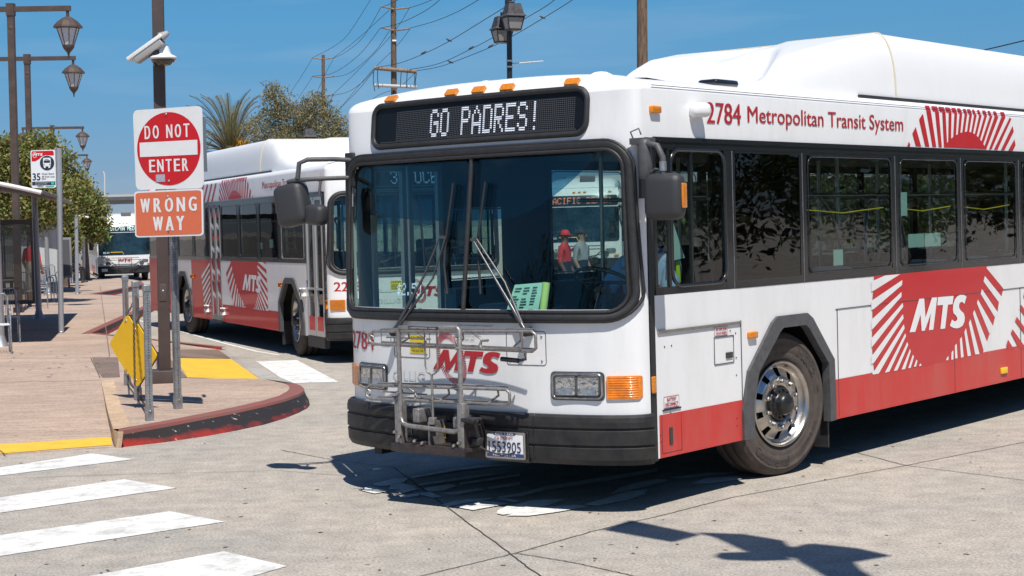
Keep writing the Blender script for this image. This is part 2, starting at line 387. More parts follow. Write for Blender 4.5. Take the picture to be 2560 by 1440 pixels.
def kerb_red():
    m = mat('red_kerb_paint', (0.42, 0.035, 0.02), rough=0.6)
    nt, b = nodes_of(m); L = nt.links; tc = nt.nodes.new('ShaderNodeTexCoord')
    n = nt.nodes.new('ShaderNodeTexNoise'); n.inputs['Scale'].default_value = 3.2; n.inputs['Detail'].default_value = 9; n.inputs['Roughness'].default_value = 0.75
    sx = nt.nodes.new('ShaderNodeSeparateXYZ'); L.new(tc.outputs['Object'], n.inputs['Vector']); L.new(tc.outputs['Object'], sx.inputs[0])
    # tyre scrapes leave black rubber along the upper half of the kerb face
    mr = nt.nodes.new('ShaderNodeMapRange'); mr.inputs[1].default_value = 0.03; mr.inputs[2].default_value = 0.095; mr.inputs[3].default_value = -0.12; mr.inputs[4].default_value = 0.28
    L.new(sx.outputs[2], mr.inputs[0])
    mr2 = nt.nodes.new('ShaderNodeMapRange'); mr2.inputs[1].default_value = 0.135; mr2.inputs[2].default_value = 0.149; mr2.inputs[3].default_value = 0.0; mr2.inputs[4].default_value = 0.5
    L.new(sx.outputs[2], mr2.inputs[0])
    a = nt.nodes.new('ShaderNodeMath'); a.operation = 'ADD'; L.new(n.outputs[0], a.inputs[0]); L.new(mr.outputs[0], a.inputs[1])
    mx_ = nt.nodes.new('ShaderNodeMapRange'); mx_.inputs[1].default_value = -3.6; mx_.inputs[2].default_value = -2.2; mx_.inputs[3].default_value = 0.0; mx_.inputs[4].default_value = 0.26; L.new(sx.outputs[0], mx_.inputs[0])
    a0_ = a; a = nt.nodes.new('ShaderNodeMath'); a.operation = 'ADD'; L.new(a0_.outputs[0], a.inputs[0]); L.new(mx_.outputs[0], a.inputs[1])
    a2 = nt.nodes.new('ShaderNodeMath'); a2.operation = 'SUBTRACT'; L.new(a.outputs[0], a2.inputs[0]); L.new(mr2.outputs[0], a2.inputs[1])
    r = nt.nodes.new('ShaderNodeValToRGB'); e = r.color_ramp.elements
    e[0].position = 0.42; e[0].color = (0.30, 0.020, 0.013, 1); e[1].position = 0.66; e[1].color = (0.022, 0.018, 0.017, 1)
    L.new(a2.outputs[0], r.inputs[0])
    n3 = nt.nodes.new('ShaderNodeTexNoise'); n3.inputs['Scale'].default_value = 16; n3.inputs['Detail'].default_value = 6; L.new(tc.outputs['Object'], n3.inputs['Vector'])
    r3 = nt.nodes.new('ShaderNodeValToRGB'); r3.color_ramp.elements[0].position = 0.66; r3.color_ramp.elements[1].position = 0.72; L.new(n3.outputs[0], r3.inputs[0])
    x = nt.nodes.new('ShaderNodeMix'); x.data_type = 'RGBA'; L.new(r3.outputs[0], x.inputs[0]); L.new(r.outputs[0], x.inputs[6]); x.inputs[7].default_value = (0.42, 0.36, 0.31, 1)
    L.new(x.outputs[2], b.inputs['Base Color'])
    return m
KERBR = kerb_red()
KTOP = mat('worn_red_kerb_top', (0.27, 0.075, 0.065), rough=0.8, noise=0.5, nscale=6, col2=(0.20, 0.10, 0.085), contrast=0.03)
def tactile(name, col):
    m = mat(name, col, rough=0.6, noise=0.18, nscale=5)
    nt, b = nodes_of(m); L = nt.links; tc = nt.nodes.new('ShaderNodeTexCoord')
    v = nt.nodes.new('ShaderNodeTexVoronoi'); v.inputs['Scale'].default_value = 17; v.inputs['Randomness'].default_value = 0.0
    L.new(tc.outputs['Object'], v.inputs['Vector'])
    r = nt.nodes.new('ShaderNodeMapRange'); r.inputs[1].default_value = 0.18; r.inputs[2].default_value = 0.30; r.inputs[3].default_value = 1; r.inputs[4].default_value = 0
    L.new(v.outputs['Distance'], r.inputs[0])
    bp = nt.nodes.new('ShaderNodeBump'); bp.inputs['Strength'].default_value = 0.7; bp.inputs['Distance'].default_value = 0.005
    L.new(r.outputs[0], bp.inputs['Height']); L.new(bp.outputs[0], b.inputs['Normal'])
    return m
YEL = tactile('yellow_tactile_paving', (0.83, 0.52, 0.045))

def sheet(name, pts, m, parent=None, thick=0.0):
    b = MB(); n = len(pts); pts = [Vector(p) for p in pts]
    b.add(pts, [tuple(range(n))], 0)
    if thick:
        lo = [p - Vector((0, 0, thick)) for p in pts]
        b.add(pts + lo, [(i, (i + 1) % n, n + (i + 1) % n, n + i) for i in range(n)], 0)
    return b.build(name, m, parent)
def strip(name, pts, w, m, z=None, parent=None):
    """a narrow flat band along a path on the ground"""
    pts = [Vector(p) for p in pts]; L = []; Rr = []
    for i, p in enumerate(pts):
        t = pts[min(i + 1, len(pts) - 1)] - pts[max(i - 1, 0)]; n = Vector((-t.y, t.x, 0)).normalized() * w / 2
        L.append(p + n); Rr.append(p - n)
    b = MB(); N = len(pts); b.add(L + Rr, [(i, i + 1, N + i + 1, N + i) for i in range(N - 1)], 0)
    return b.build(name, m, parent)
def st(o): o['kind'] = 'structure'; return o

road = st(sheet('road', [(-1500, -60, 0), (1500, -60, 0), (1500, 2500, 0), (-1500, 2500, 0)], ROAD))
# joints between the road slabs
def wiggle(pts, n=14, a=0.004):
    out = []
    pts = [Vector(p) for p in pts]
    for i in range(len(pts) - 1):
        for k in range(n):
            p = pts[i].lerp(pts[i + 1], k / n); out.append(p + Vector((rnd.uniform(-a, a), rnd.uniform(-a, a), 0)))
    return out + [pts[-1]]
Z1 = 0.004
for px in ([(-200, 1190), (0, 1140 + 56), (300, 1186), (700, 1176), (845, 1188), (985, 1168), (1240, 1136)],
           [(700, 1124), (750, 1134), (838, 1150), (985, 1168), (1100, 1255), (1265, 1375), (1330, 1425), (1500, 1530)],
           [(860, 1490), (1050, 1440), (1290, 1382), (1480, 1328), (1645, 1290), (1830, 1243), (2265, 1163), (2560, 1105), (2900, 1040)],
           [(2080, 1115), (2265, 1163), (2560, 1200), (2900, 1245)],
           [(1290, 1382), (1430, 1405), (1590, 1440), (1800, 1490)]):
    strip('slab_joint', wiggle([gp(u, v, Z1) for u, v in px]), 0.006 if px[0][0] == -200 else 0.009, JOINT, parent=road)
# zebra bars
bars = [[(-60, 1178), (230, 1133), (335, 1148), (-60, 1196)],
        [(-60, 1252), (310, 1198), (442, 1220), (-60, 1290)],
        [(-60, 1346), (425, 1278), (562, 1304), (-60, 1399)],
        [(180, 1448), (560, 1378), (718, 1415), (560, 1460), (160, 1500)],
        [(640, 903), (742, 900), (847, 955), (722, 958)]]
for q in bars: st(sheet('crosswalk_bar', [gp(u, v, Z1) for u, v in q], MARK))
# the tall white lettering painted under the bus
def za(x, y): return (x / 4.267 + 700, y / 4.267 + 1080)
def zb(x, y): return (x / 3.2 + 1300, y / 3.2 + 1100)
def zc(x, y): return (x / 2.667 + 840, y / 2.667 + 760)
lets = [[za(*q) for q in l] for l in (
    [(985, 555), (1230, 495), (1365, 490), (1325, 535), (1190, 568), (1060, 575)], [(860, 600), (960, 580), (1160, 630), (1010, 655), (880, 625)],
    [(1180, 570), (1300, 545), (1470, 580), (1300, 615), (1160, 610)], [(1230, 630), (1420, 590), (1500, 600), (1280, 660)],
    [(1395, 475), (1900, 380), (2200, 350), (2450, 345), (1900, 410), (1420, 490)], [(1470, 555), (2000, 470), (2420, 430), (2000, 500), (1490, 572)],
    [(1530, 600), (1800, 555), (1890, 570), (1760, 620), (1590, 635)], [(1730, 655), (2100, 600), (2200, 610), (1900, 665), (1800, 665)],
    [(1480, 650), (1600, 640), (1730, 690), (1640, 700), (1500, 670)], [(1290, 685), (1480, 650), (1480, 680), (1330, 700)],
    [(1860, 795), (2150, 730), (2440, 762), (2060, 832)], [(1720, 775), (1900, 725), (2240, 700), (2270, 708), (1990, 755), (1790, 795)],
    [(2315, 690), (2560, 650), (2560, 680), (2350, 705)], [(1905, 545), (2560, 440), (2560, 470), (1930, 560)],
    [(2200, 590), (2560, 530), (2560, 565), (2230, 610)], [(2290, 710), (2500, 745), (2560, 735), (2400, 705)])]
lets += [[zb(*q) for q in l] for l in (
    [(0, 425), (200, 370), (640, 300), (1100, 225), (1100, 250), (700, 325), (200, 400), (0, 450)],
    [(510, 515), (700, 460), (860, 410), (1020, 392), (1000, 430), (850, 480), (620, 523)],
    [(730, 430), (790, 385), (930, 340), (1100, 310), (1205, 318), (1050, 360), (860, 405)],
    [(1190, 300), (1500, 260), (1740, 255), (1600, 280), (1260, 308)], [(1350, 350), (1500, 300), (1730, 288), (1775, 312), (1500, 348)])]
lets += [[zc(*q) for q in l] for l in (
    [(1070, 1395), (1080, 1375), (1130, 1350), (1300, 1310), (1400, 1302), (1530, 1300), (1420, 1340), (1190, 1395), (1110, 1405)],
    [(1135, 1410), (1330, 1355), (1610, 1340), (1680, 1350), (1480, 1385), (1280, 1412)])]
for l in lets: st(sheet('painted_road_letter', [gp(u, v, Z1 + 0.004) for u, v in l], MARKO))
# faint light lines on the far carriageway
st(strip('lane_line', [gp(u, v, Z1) for u, v in [(330, 797), (400, 815), (470, 833), (560, 858), (640, 878), (700, 888)]], 0.07, MARKO))

# ---- raised sidewalk
KZ = 0.15
def z2(x, y): return (x / 2.88, y / 2.88 + 640)
outer = [z2(*q) for q in [(850, 1262), (1200, 1205), (1500, 1150), (1700, 1112), (1900, 1068), (2050, 1030), (2150, 995), (2188, 970), (2190, 955), (2165, 932), (2120, 915)]]
inner = [z2(*q) for q in [(858, 1242), (1200, 1183), (1500, 1125), (1700, 1084), (1900, 1038), (2010, 1005), (2065, 975), (2084, 955), (2082, 940), (2070, 928), (2045, 918)]]
bottom = [z2(*q) for q in [(835, 1382), (1200, 1340), (1500, 1295), (1700, 1258), (1900, 1215), (2050, 1170), (2150, 1130), (2215, 1095), (2232, 1072), (2222, 1030), (2135, 925)]]
P = lambda l, z: [gp(u, v, z) for u, v in l]
O = P(outer, KZ); I = P(inner, KZ); Bt = P(bottom, 0.0)
leftE = P([(252, 951), (258, 978), (264, 1008), (272, 1040), (283, 1074)], KZ)
island = [Vector(p) for p in leftE] + I + [gp(660, 947, KZ), gp(469, 946, KZ)]
st(sheet('island_paving', island, WALK))
kb = MB(); N = len(O)
kb.add(O + I, [(i, i + 1, N + i + 1, N + i) for i in range(N - 1)], 1)
O2 = [o + (b - o).normalized() * 0.02 - Vector((0, 0, 0.018)) for o, b in zip(O, Bt)]
kb.add(O + O2, [(i, i + 1, N + i + 1, N + i) for i in range(N - 1)], 1, True)
mid = [o.lerp(b, 0.5) for o, b in zip(O2, Bt)]
kb.add(O2 + mid + Bt, [(i, i + 1, N + i + 1, N + i) for i in range(N - 1)] + [(N + i, N + i + 1, 2 * N + i + 1, 2 * N + i) for i in range(N - 1)], 0, True)
st(kb.build('kerb', [KERBR, KTOP]))
# tan cheek wall on the left of the island and its tan margin
ck = MB(); Lb = P([(262, 951), (266, 985), (269, 1025), (277, 1074), (283, 1116)], 0.0)
Lb[0].z = KZ - 0.004; Lb[1].z = 0.10; Lb[2].z = 0.06
Lt = [Vector(p) for p in leftE]; Lt.append(O[0] + Vector((0, 0, 0))); Lbb = [Vector((t.x + 0.01, t.y - 0.03, 0.0)) for t in leftE] + [Vector((Bt[0].x, Bt[0].y, 0))]
n_ = len(Lt); ck.add(Lt + Lbb, [(i, i + 1, n_ + i + 1, n_ + i) for i in range(n_ - 1)], 0)
ck.add([Lt[-1], Vector(Bt[0]), Vector((O[0].x + 0.05, O[0].y - 0.012, KZ)), Vector((Bt[0].x + 0.05, Bt[0].y - 0.012, 0))], [(0, 1, 3, 2)], 0)
st(ck.build('kerb_cheek', WALKT))
st(sheet('kerb_margin', P([(253, 952), (284, 951), (300, 1005), (328, 1066), (297, 1072), (284, 1072), (273, 1040), (265, 1008)], KZ + 0.004), WALKT))
# ramp that drops to the road on the left, with yellow tactile paving along its foot
rA = [gp(-420, 1165, 0.012), gp(283.5, 1116, 0.012), Vector((leftE[0].x, leftE[0].y, KZ)), gp(-420, 957, KZ)]
rA[0].z = 0.012
st(sheet('kerb_ramp', rA, WALK, thick=0.012))
rn = (rA[1] - rA[0]).cross(rA[3] - rA[0]).normalized()
def onramp(u, v, off=0.004):
    r = ray(u, v); p0 = rA[1] + rn * off; return CAMP + r * ((p0 - CAMP).dot(rn) / r.dot(rn))
if rn.z < 0: rn = -rn
st(sheet('tactile_paving', [onramp(*q) for q in [(-420, 1131), (0, 1101), (271, 1079), (281, 1112), (0, 1134), (-420, 1161)]], YEL))
st(strip('paving_joint', [onramp(u, v, 0.009) for u, v in [(-10, 1119), (14, 1136)]], 0.012, JOINTS))
# main sidewalk, saw-toothed where the bus bays cut in
K1a, K1b, K2a, K2b = gp(226, 834, KZ), gp(392, 757, KZ), gp(236, 735, KZ), gp(361, 711, KZ)
edge = [gp(252, 951, KZ), gp(469, 946, KZ), gp(425, 872, KZ), gp(375, 850, KZ), K1a, K1b, gp(389, 743, KZ), K2a, K2b, gp(352, 702, KZ), gp(262, 690, KZ), gp(262, 668, KZ)]
main = [gp(-420, 957, KZ)] + edge + [Vector((-60, 140, KZ)), Vector((-200, 140, KZ)), Vector((-200, 22, KZ))]
st(sheet('sidewalk', main, WALK))
# bus-bay kerbs
def kerb_run(pts, w=0.16, face=True, dark=True):
    b = MB(); pts = [Vector(p) for p in pts]
    for i in range(len(pts) - 1):
        a, c = pts[i], pts[i + 1]; t = (c - a).normalized(); nn = Vector((-t.y, t.x, 0)) * w
        up = Vector((0, 0, 0.004)); dn = Vector((0, 0, -KZ)); out = -nn * 0.25
        b.add([a + up, c + up, c + up + nn, a + up + nn], [(0, 1, 2, 3)], 1)
        b.add([a + up, c + up, c + dn + out, a + dn + out], [(0, 1, 2, 3)], 0)
    return st(b.build('kerb', [KERBR, KTOP]))
kerb_run([K1b, K1a] if False else [K1a, K1b])
kerb_run([K1a, gp(375, 850, KZ), gp(555, 869, KZ * 0.3)], w=0.12)
kerb_run([K2a, K2b, gp(352, 702, KZ)])
kerb_run([K1b, gp(389, 743, KZ), K2a], w=0.1)
# second ramp: brown landing, yellow tactile paving, flush gutter
G1, G2 = gp(545, 872, 0.012), gp(664, 955, 0.012)
b = MB()
a0, a1 = gp(425, 872, KZ), gp(469, 946, KZ)
def RS(s, t, off=0.0): return (a0 * (1 - s) + G1 * s) * (1 - t) + (a1 * (1 - s) + G2 * s) * t + Vector((0, 0, off))
def rgrid(b, s0, s1, t0, t1, off, n=8):
    vs = [RS(s0 + (s1 - s0) * i / n, t0 + (t1 - t0) * j / n, off) for j in range(n + 1) for i in range(n + 1)]
    b.add(vs, [(j * (n + 1) + i, j * (n + 1) + i + 1, (j + 1) * (n + 1) + i + 1, (j + 1) * (n + 1) + i) for j in range(n) for i in range(n)], 0)
rgrid(b, 0, 1, 0, 1, 0)
b.add([a0, a1, G2, G1, gp(660, 947, KZ), gp(736, 958, KZ), gp(375, 850, KZ)], [(1, 4, 2), (4, 5, 2), (6, 0, 3)], 0)
st(b.build('kerb_ramp', WALK))
b = MB(); rgrid(b, 0.0, 0.96, 0.38, 0.985, 0.006); st(b.build('tactile_paving', YEL))
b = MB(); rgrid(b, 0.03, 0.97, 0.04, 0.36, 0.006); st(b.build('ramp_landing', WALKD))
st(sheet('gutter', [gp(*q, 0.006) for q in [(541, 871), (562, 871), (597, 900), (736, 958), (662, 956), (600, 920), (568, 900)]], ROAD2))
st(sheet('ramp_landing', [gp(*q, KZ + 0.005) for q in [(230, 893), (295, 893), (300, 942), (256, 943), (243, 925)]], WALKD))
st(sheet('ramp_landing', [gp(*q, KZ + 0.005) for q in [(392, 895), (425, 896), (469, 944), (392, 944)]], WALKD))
for px in ([(250, 713), (256, 760), (262, 800), (274, 890)], [(227, 894), (242, 925), (250, 943)], [(-300, 897), (227, 894)], [(-200, 957), (252, 950)],
           [(-100, 838), (226, 834)], [(-100, 776), (236, 778), (262, 780)], [(150, 735), (240, 736)]):
    st(strip('paving_joint', [gp(u, v, KZ + 0.007) for u, v in px], 0.015 if px[0][0] > 0 else 0.02, JOINTS))
# stains, gum and litter: small flat patches of their own shape
STAIN = mat('old_stain', (0.15, 0.13, 0.115), rough=0.9, noise=0.3, nscale=20)
TANST = mat('pale_stain', (0.55, 0.43, 0.32), rough=0.9, noise=0.2, nscale=9)
sb = MB()
for i in range(150):
    u = rnd.uniform(-50, 2600); v = rnd.uniform(1060, 1440); p = gp(u, v, 0.003 + 0.0015 * rnd.random())
    if p.y > 15 and p.x < -1.9: continue
    r0 = rnd.uniform(0.005, 0.022); an = rnd.uniform(0, 3.14); el = rnd.uniform(0.3, 0.8)
    vs = []
    for k in range(7):
        a = 2 * math.pi * k / 7; rr = r0 * rnd.uniform(0.7, 1.2); x, y = rr * math.cos(a), rr * el * math.sin(a)
        vs.append((p.x + x * math.cos(an) - y * math.sin(an), p.y + x * math.sin(an) + y * math.cos(an), p.z))
    sb.add(vs, [tuple(range(7))], 0)
tag(sb.build('ground_litter', STAIN, parent=road), kind='stuff')
sb = MB()
for i in range(90):
    p = gp(rnd.uniform(-50, 470), rnd.uniform(780, 945), KZ + 0.009)
    if p.x > -3.7 - (p.y - 17) * 0.13: continue
    r0 = rnd.uniform(0.012, 0.035); sb.add([(p.x + r0 * math.cos(a) * rnd.uniform(0.7, 1.2), p.y + r0 * math.sin(a), p.z) for a in np.linspace(0, 2 * math.pi, 8)[:-1]], [tuple(range(7))], 0)
tag(sb.build('gum_spots', mat('old_gum', (0.20, 0.16, 0.14), rough=0.9)), 'dark gum spots scattered over the pink sidewalk', 'stain', kind='stuff')

# ================================================================= city bus
H = 1.295
D_, N_ = 0.35, 2.2
def plan(y):
    t = min(abs(y) / H, 1.0); return D_ * (1 - max(0.0, 1 - t ** N_) ** (1 / N_))
def rake(z): return -max(0.0, z - 1.25) * 0.13
def FX(y, z): return 0.02 + rake(z) * (1 - min(1.0, abs(y) / H) ** 5) - plan(y)
def fnorm(y):
    e = 0.002; a = plan(max(-H, min(H, y + e))); c = plan(max(-H, min(H, y - e)))
    v = Vector((1, (a - c) / (2 * e), 0)); return v.normalized()
def FP(y, z, off=0.0):                 # point on the front skin, moved out by off
    y = max(-H, min(H, y)); n = fnorm(y); return Vector((FX(y, z), y, z)) + n * off
# front contour by arc length
_ys = [H * math.sin(R(a)) for a in range(-90, 91)]
_c = [(0.02 - plan(y), y) for y in _ys]
_s = [0]
for i in range(1, len(_c)): _s.append(_s[-1] + math.dist(_c[i], _c[i - 1]))
def yofs(n):
    out = []
    for k in range(n + 1):
        t = _s[-1] * k / n
        i = max(j for j in range(len(_s)) if _s[j] <= t + 1e-9); i = min(i, len(_s) - 2)
        f = (t - _s[i]) / max(1e-9, _s[i + 1] - _s[i]); out.append(_c[i][1] + f * (_c[i + 1][1] - _c[i][1]))
    return out
YS = yofs(150)
def patch(mb, y0, y1, z0, z1, off, r=0.03, nu=8, mi=0, thick=0.0, fn=None, wfn=None):
    """rounded rectangle that follows the curved front"""
    fn = fn or FP
    ts = [0, .08, .2, .4, .65, 1.0] if r > 0 else [1.0]
    zs = [z0 + r * t for t in ts] if r > 0 else [z0]
    nz = max(2, int((z1 - z0) / 0.12))
    zs += [z0 + r + (z1 - z0 - 2 * r) * k / nz for k in range(1, nz)]
    zs += [z1 - r * t for t in ts[::-1]] if r > 0 else [z1]
    rows = []
    for z in zs:
        d = 0
        if z < z0 + r: d = r - math.sqrt(max(0, r * r - (z0 + r - z) ** 2))
        elif z > z1 - r: d = r - math.sqrt(max(0, r * r - (z - z1 + r) ** 2))
        a, c = y0 + d, y1 - d
        if wfn: a, c = a + wfn(z), c - wfn(z)
        rows.append([fn(a + (c - a) * k / nu, z, off) for k in range(nu + 1)])
    vs = [p for row in rows for p in row]; w = nu + 1
    fs = [(i * w + k, i * w + k + 1, (i + 1) * w + k + 1, (i + 1) * w + k) for i in range(len(rows) - 1) for k in range(nu)]
    mb.add(vs, fs, mi, True)
    if thick:
        per = [rows[0][k] for k in range(w)] + [row[-1] for row in rows[1:]] + [rows[-1][k] for k in range(nu - 1, -1, -1)] + [row[0] for row in rows[-2:0:-1]]
        c = sum((Vector(p) for p in per), Vector()) / len(per)
        bk = [Vector(p) - Vector((thick, 0, 0)) if fn is FP else fn.back(p, thick) for p in per]
        n = len(per); mb.add(per + bk, [(i, (i + 1) % n, n + (i + 1) % n, n + i) for i in range(n)], mi)
WSB, WST = 1.30, 2.345
def wsw(z): return 0.035 * (z - WSB) / (WST - WSB)
def ws_loop(ex, off, n=8):
    pts = []
    r = 0.13 + ex
    base = rrect(-1.235 - ex, 1.235 + ex, WSB - ex, WST + ex, r, n)
    out = []
    for i in range(len(base)):
        a, c = base[i], base[(i + 1) % len(base)]; k = max(1, int(math.dist(a, c) / 0.08))
        for j in range(k): out.append((a[0] + (c[0] - a[0]) * j / k, a[1] + (c[1] - a[1]) * j / k))
    return [FP(y - math.copysign(wsw(z), y) * min(1, abs(y) / 1.0), z, off) for y, z in out]

Rd = 0.16; ZR = 2.715
def roofz(y): return 2.80 + 0.07 * (1 - (abs(y) / H) ** 3)
def cap_point(y, ph):                      # dome above ZR
    n = fnorm(y); ins = Rd * (1 - math.cos(ph)); zz = ZR + (roofz(y) - ZR) * math.sin(ph)
    return Vector((FX(y, ZR) - 0.06 * math.sin(ph) * (1 - (abs(y) / H) ** 4), y, zz)) - n * ins
ARCH_O = [(-1.426, 0.343), (-1.426, 0.55), (-1.507, 0.816), (-1.84, 1.13), (-1.92, 1.172), (-2.34, 1.172), (-2.42, 1.13), (-2.735, 0.80), (-2.745, 0.55), (-2.745, 0.343)]
ARCH_I = [(-1.555, 0.343), (-1.555, 0.60), (-1.63, 0.80), (-1.93, 1.06), (-1.975, 1.087), (-2.30, 1.087), (-2.345, 1.06), (-2.63, 0.78), (-2.64, 0.55), (-2.64, 0.343)]
AX1, AX2 = -2.10, -9.10
def shiftx(pl, dx): return [(x + dx, z) for x, z in pl]

# ---- livery traced on the bus side: pixel on the photograph -> (x, z) on the side skin
B1 = dict(x=-0.3435, y=11.2605, a=R(230.7304))
_bc, _bs = math.cos(B1['a']), math.sin(B1['a'])
def side_xz(u, v):
    r = ray(u, v); o = CAMP - Vector((B1['x'], B1['y'], 0))
    lo = Vector((o.x * _bc + o.y * _bs, -o.x * _bs + o.y * _bc, o.z)); lr = Vector((r.x * _bc + r.y * _bs, -r.x * _bs + r.y * _bc, r.z))
    p = lo + lr * ((H - lo.y) / lr.y); return (p.x, p.z)
def q1(l): return [side_xz(x / 4.8 + 2160, y / 4.8 + 650) for x, y in l]
def q2(l): return [side_xz(x / 8 + 2240, y / 8 + 240) for x, y in l]
SUN_BODY = q1([(118, 190), (98, 480), (98, 700), (92, 925), (98, 1130), (118, 1325), (170, 1362), (300, 1345), (500, 1310), (680, 1275), (950, 1222), (1120, 1180), (1420, 1120), (1428, 1085), (1470, 985), (1500, 888), (1543, 795), (1565, 690), (1597, 627), (1613, 510), (1645, 440), (1668, 342), (1468, 100), (1466, 72), (900, 120), (425, 165)])
SUN_WHITE = [q1(l) for l in (
    [(425, 165), (245, 178), (118, 242), (80, 250), (80, 380), (112, 366)],
    [(452, 240), (448, 300), (110, 588), (80, 600), (80, 490), (97, 480)], [(443, 383), (441, 440), (98, 826), (80, 840), (80, 712), (98, 702)],
    [(457, 515), (463, 560), (100, 1030), (80, 1050), (80, 935), (95, 925)], [(460, 650), (467, 700), (110, 1235), (80, 1250), (80, 1140), (103, 1130)],
    [(470, 770), (480, 820), (170, 1362), (100, 1375), (80, 1330), (120, 1325)], [(487, 880), (497, 912), (297, 1338), (243, 1352)],
    [(512, 983), (523, 1020), (393, 1323), (350, 1330)], [(545, 1065), (553, 1098), (485, 1308), (443, 1315)], [(578, 1135), (592, 1160), (553, 1293), (523, 1298)],
    [(622, 1192), (634, 1210), (618, 1277), (590, 1282)], [(668, 1240), (683, 1258), (678, 1270), (652, 1272)],
    [(1443, 190), (1427, 258), (1613, 510), (1645, 440)], [(1408, 347), (1393, 405), (1565, 690), (1597, 627)], [(1360, 475), (1347, 517), (1500, 888), (1543, 795)],
    [(1317, 598), (1300, 642), (1428, 1085), (1470, 985)], [(1270, 710), (1250, 757), (1328, 1133), (1380, 1128)], [(1217, 817), (1197, 862), (1237, 1155), (1278, 1147)],
    [(1165, 920), (1143, 952), (1157, 1172), (1190, 1163)], [(1105, 1003), (1083, 1027), (1087, 1182), (1115, 1178)], [(1065, 1080), (1043, 1107), (1040, 1196), (1065, 1193)],
    [(1008, 1150), (983, 1178), (980, 1204), (1005, 1200)])]
NEXT_RED = [q1(l) for l in ([(1862, 590), (1880, 535), (1990, 690), (1975, 745)], [(1808, 735), (1828, 680), (2010, 930), (1990, 985)],
    [(1757, 875), (1778, 830), (1960, 1090), (1850, 1055)], [(1702, 1025), (1722, 955), (1790, 1062), (1725, 1078)], [(1905, 440), (1925, 380), (2030, 520), (2015, 575)])]
TOP_RAYS = [q2(l) for l in (
    [(248, 915), (280, 965), (275, 1005), (220, 1003)], [(322, 750), (388, 620), (498, 1010), (392, 1000)], [(457, 470), (525, 360), (540, 385), (662, 1012), (580, 1008)],
    [(600, 230), (615, 165), (690, 270), (800, 1018), (725, 1015)], [(728, 165), (800, 170), (850, 285), (912, 1022), (850, 1020), (775, 275)],
    [(868, 190), (935, 195), (985, 300), (1015, 940), (965, 1020), (955, 1024), (920, 290)], [(1000, 200), (1060, 205), (1105, 310), (1097, 850), (1040, 900), (1050, 305)],
    [(1125, 215), (1180, 220), (1218, 325), (1195, 790), (1140, 830), (1165, 318)], [(1240, 225), (1290, 235), (1318, 335), (1282, 740), (1232, 770), (1268, 330)],
    [(1355, 240), (1400, 250), (1420, 350), (1370, 725), (1320, 735), (1370, 340)], [(1440, 245), (1490, 255), (1515, 360), (1458, 722), (1415, 715), (1465, 350)],
    [(1540, 250), (1590, 265), (1610, 375), (1535, 745), (1498, 730), (1560, 360)], [(1640, 260), (1690, 275), (1710, 385), (1610, 790), (1572, 760), (1660, 370)],
    [(1745, 265), (1795, 275), (1815, 390), (1680, 860), (1640, 825), (1765, 380)], [(1850, 270), (1905, 280), (1925, 400), (1740, 960), (1705, 900), (1875, 385)],
    [(1960, 280), (2025, 290), (2045, 410), (1800, 1062), (1765, 1000), (1970, 395)], [(2105, 400), (2115, 290), (2180, 300), (2185, 400), (1905, 1066), (1855, 1064)],
    [(2270, 370), (2302, 460), (2025, 1073), (1955, 1070)], [(2325, 600), (2350, 710), (2165, 1080), (2095, 1078)], [(2365, 865), (2385, 985), (2330, 1092), (2240, 1088)],
    [(955, 1024), (1015, 940), (1097, 850), (1195, 785), (1290, 735), (1410, 712), (1500, 728), (1570, 760), (1640, 825), (1700, 900), (1765, 1000), (1800, 1062)])]

_m = [[(537, 868), (652, 466), (712, 462), (728, 690), (805, 452), (868, 447), (822, 835), (768, 842), (793, 640), (718, 848), (682, 852), (668, 655), (605, 862)],
      [(878, 446), (1065, 430), (1052, 530), (997, 536), (963, 822), (906, 828), (938, 540), (870, 545)],
      [(1220, 440), (1195, 528), (1178, 508), (1160, 502), (1142, 512), (1130, 540), (1132, 575), (1150, 605), (1188, 640), (1200, 690), (1195, 740), (1175, 785), (1145, 808), (1110, 820), (1065, 815), (1020, 790), (1046, 712), (1068, 732), (1090, 735), (1108, 718), (1110, 695), (1095, 668), (1065, 640), (1056, 595), (1062, 530), (1082, 470), (1110, 435), (1145, 418), (1190, 420)]]
_m = [[side_xz(x / 4.8 + 2160, y / 4.8 + 650) for x, y in l] for l in _m]
_x0 = max(x for l in _m for x, z in l); _x1 = min(x for l in _m for x, z in l); _z0 = min(z for l in _m for x, z in l); _z1 = max(z for l in _m for x, z in l)
MTS = [[((_x0 - x) / (_x0 - _x1), (z - _z0) / (_z1 - _z0)) for x, z in l] for l in _m]
def mts(mb, fn, w, h, mi=0):
    for l in MTS: mb.add([fn(s * w, t * h, 0) for s, t in l], [tuple(range(len(l)))], mi)

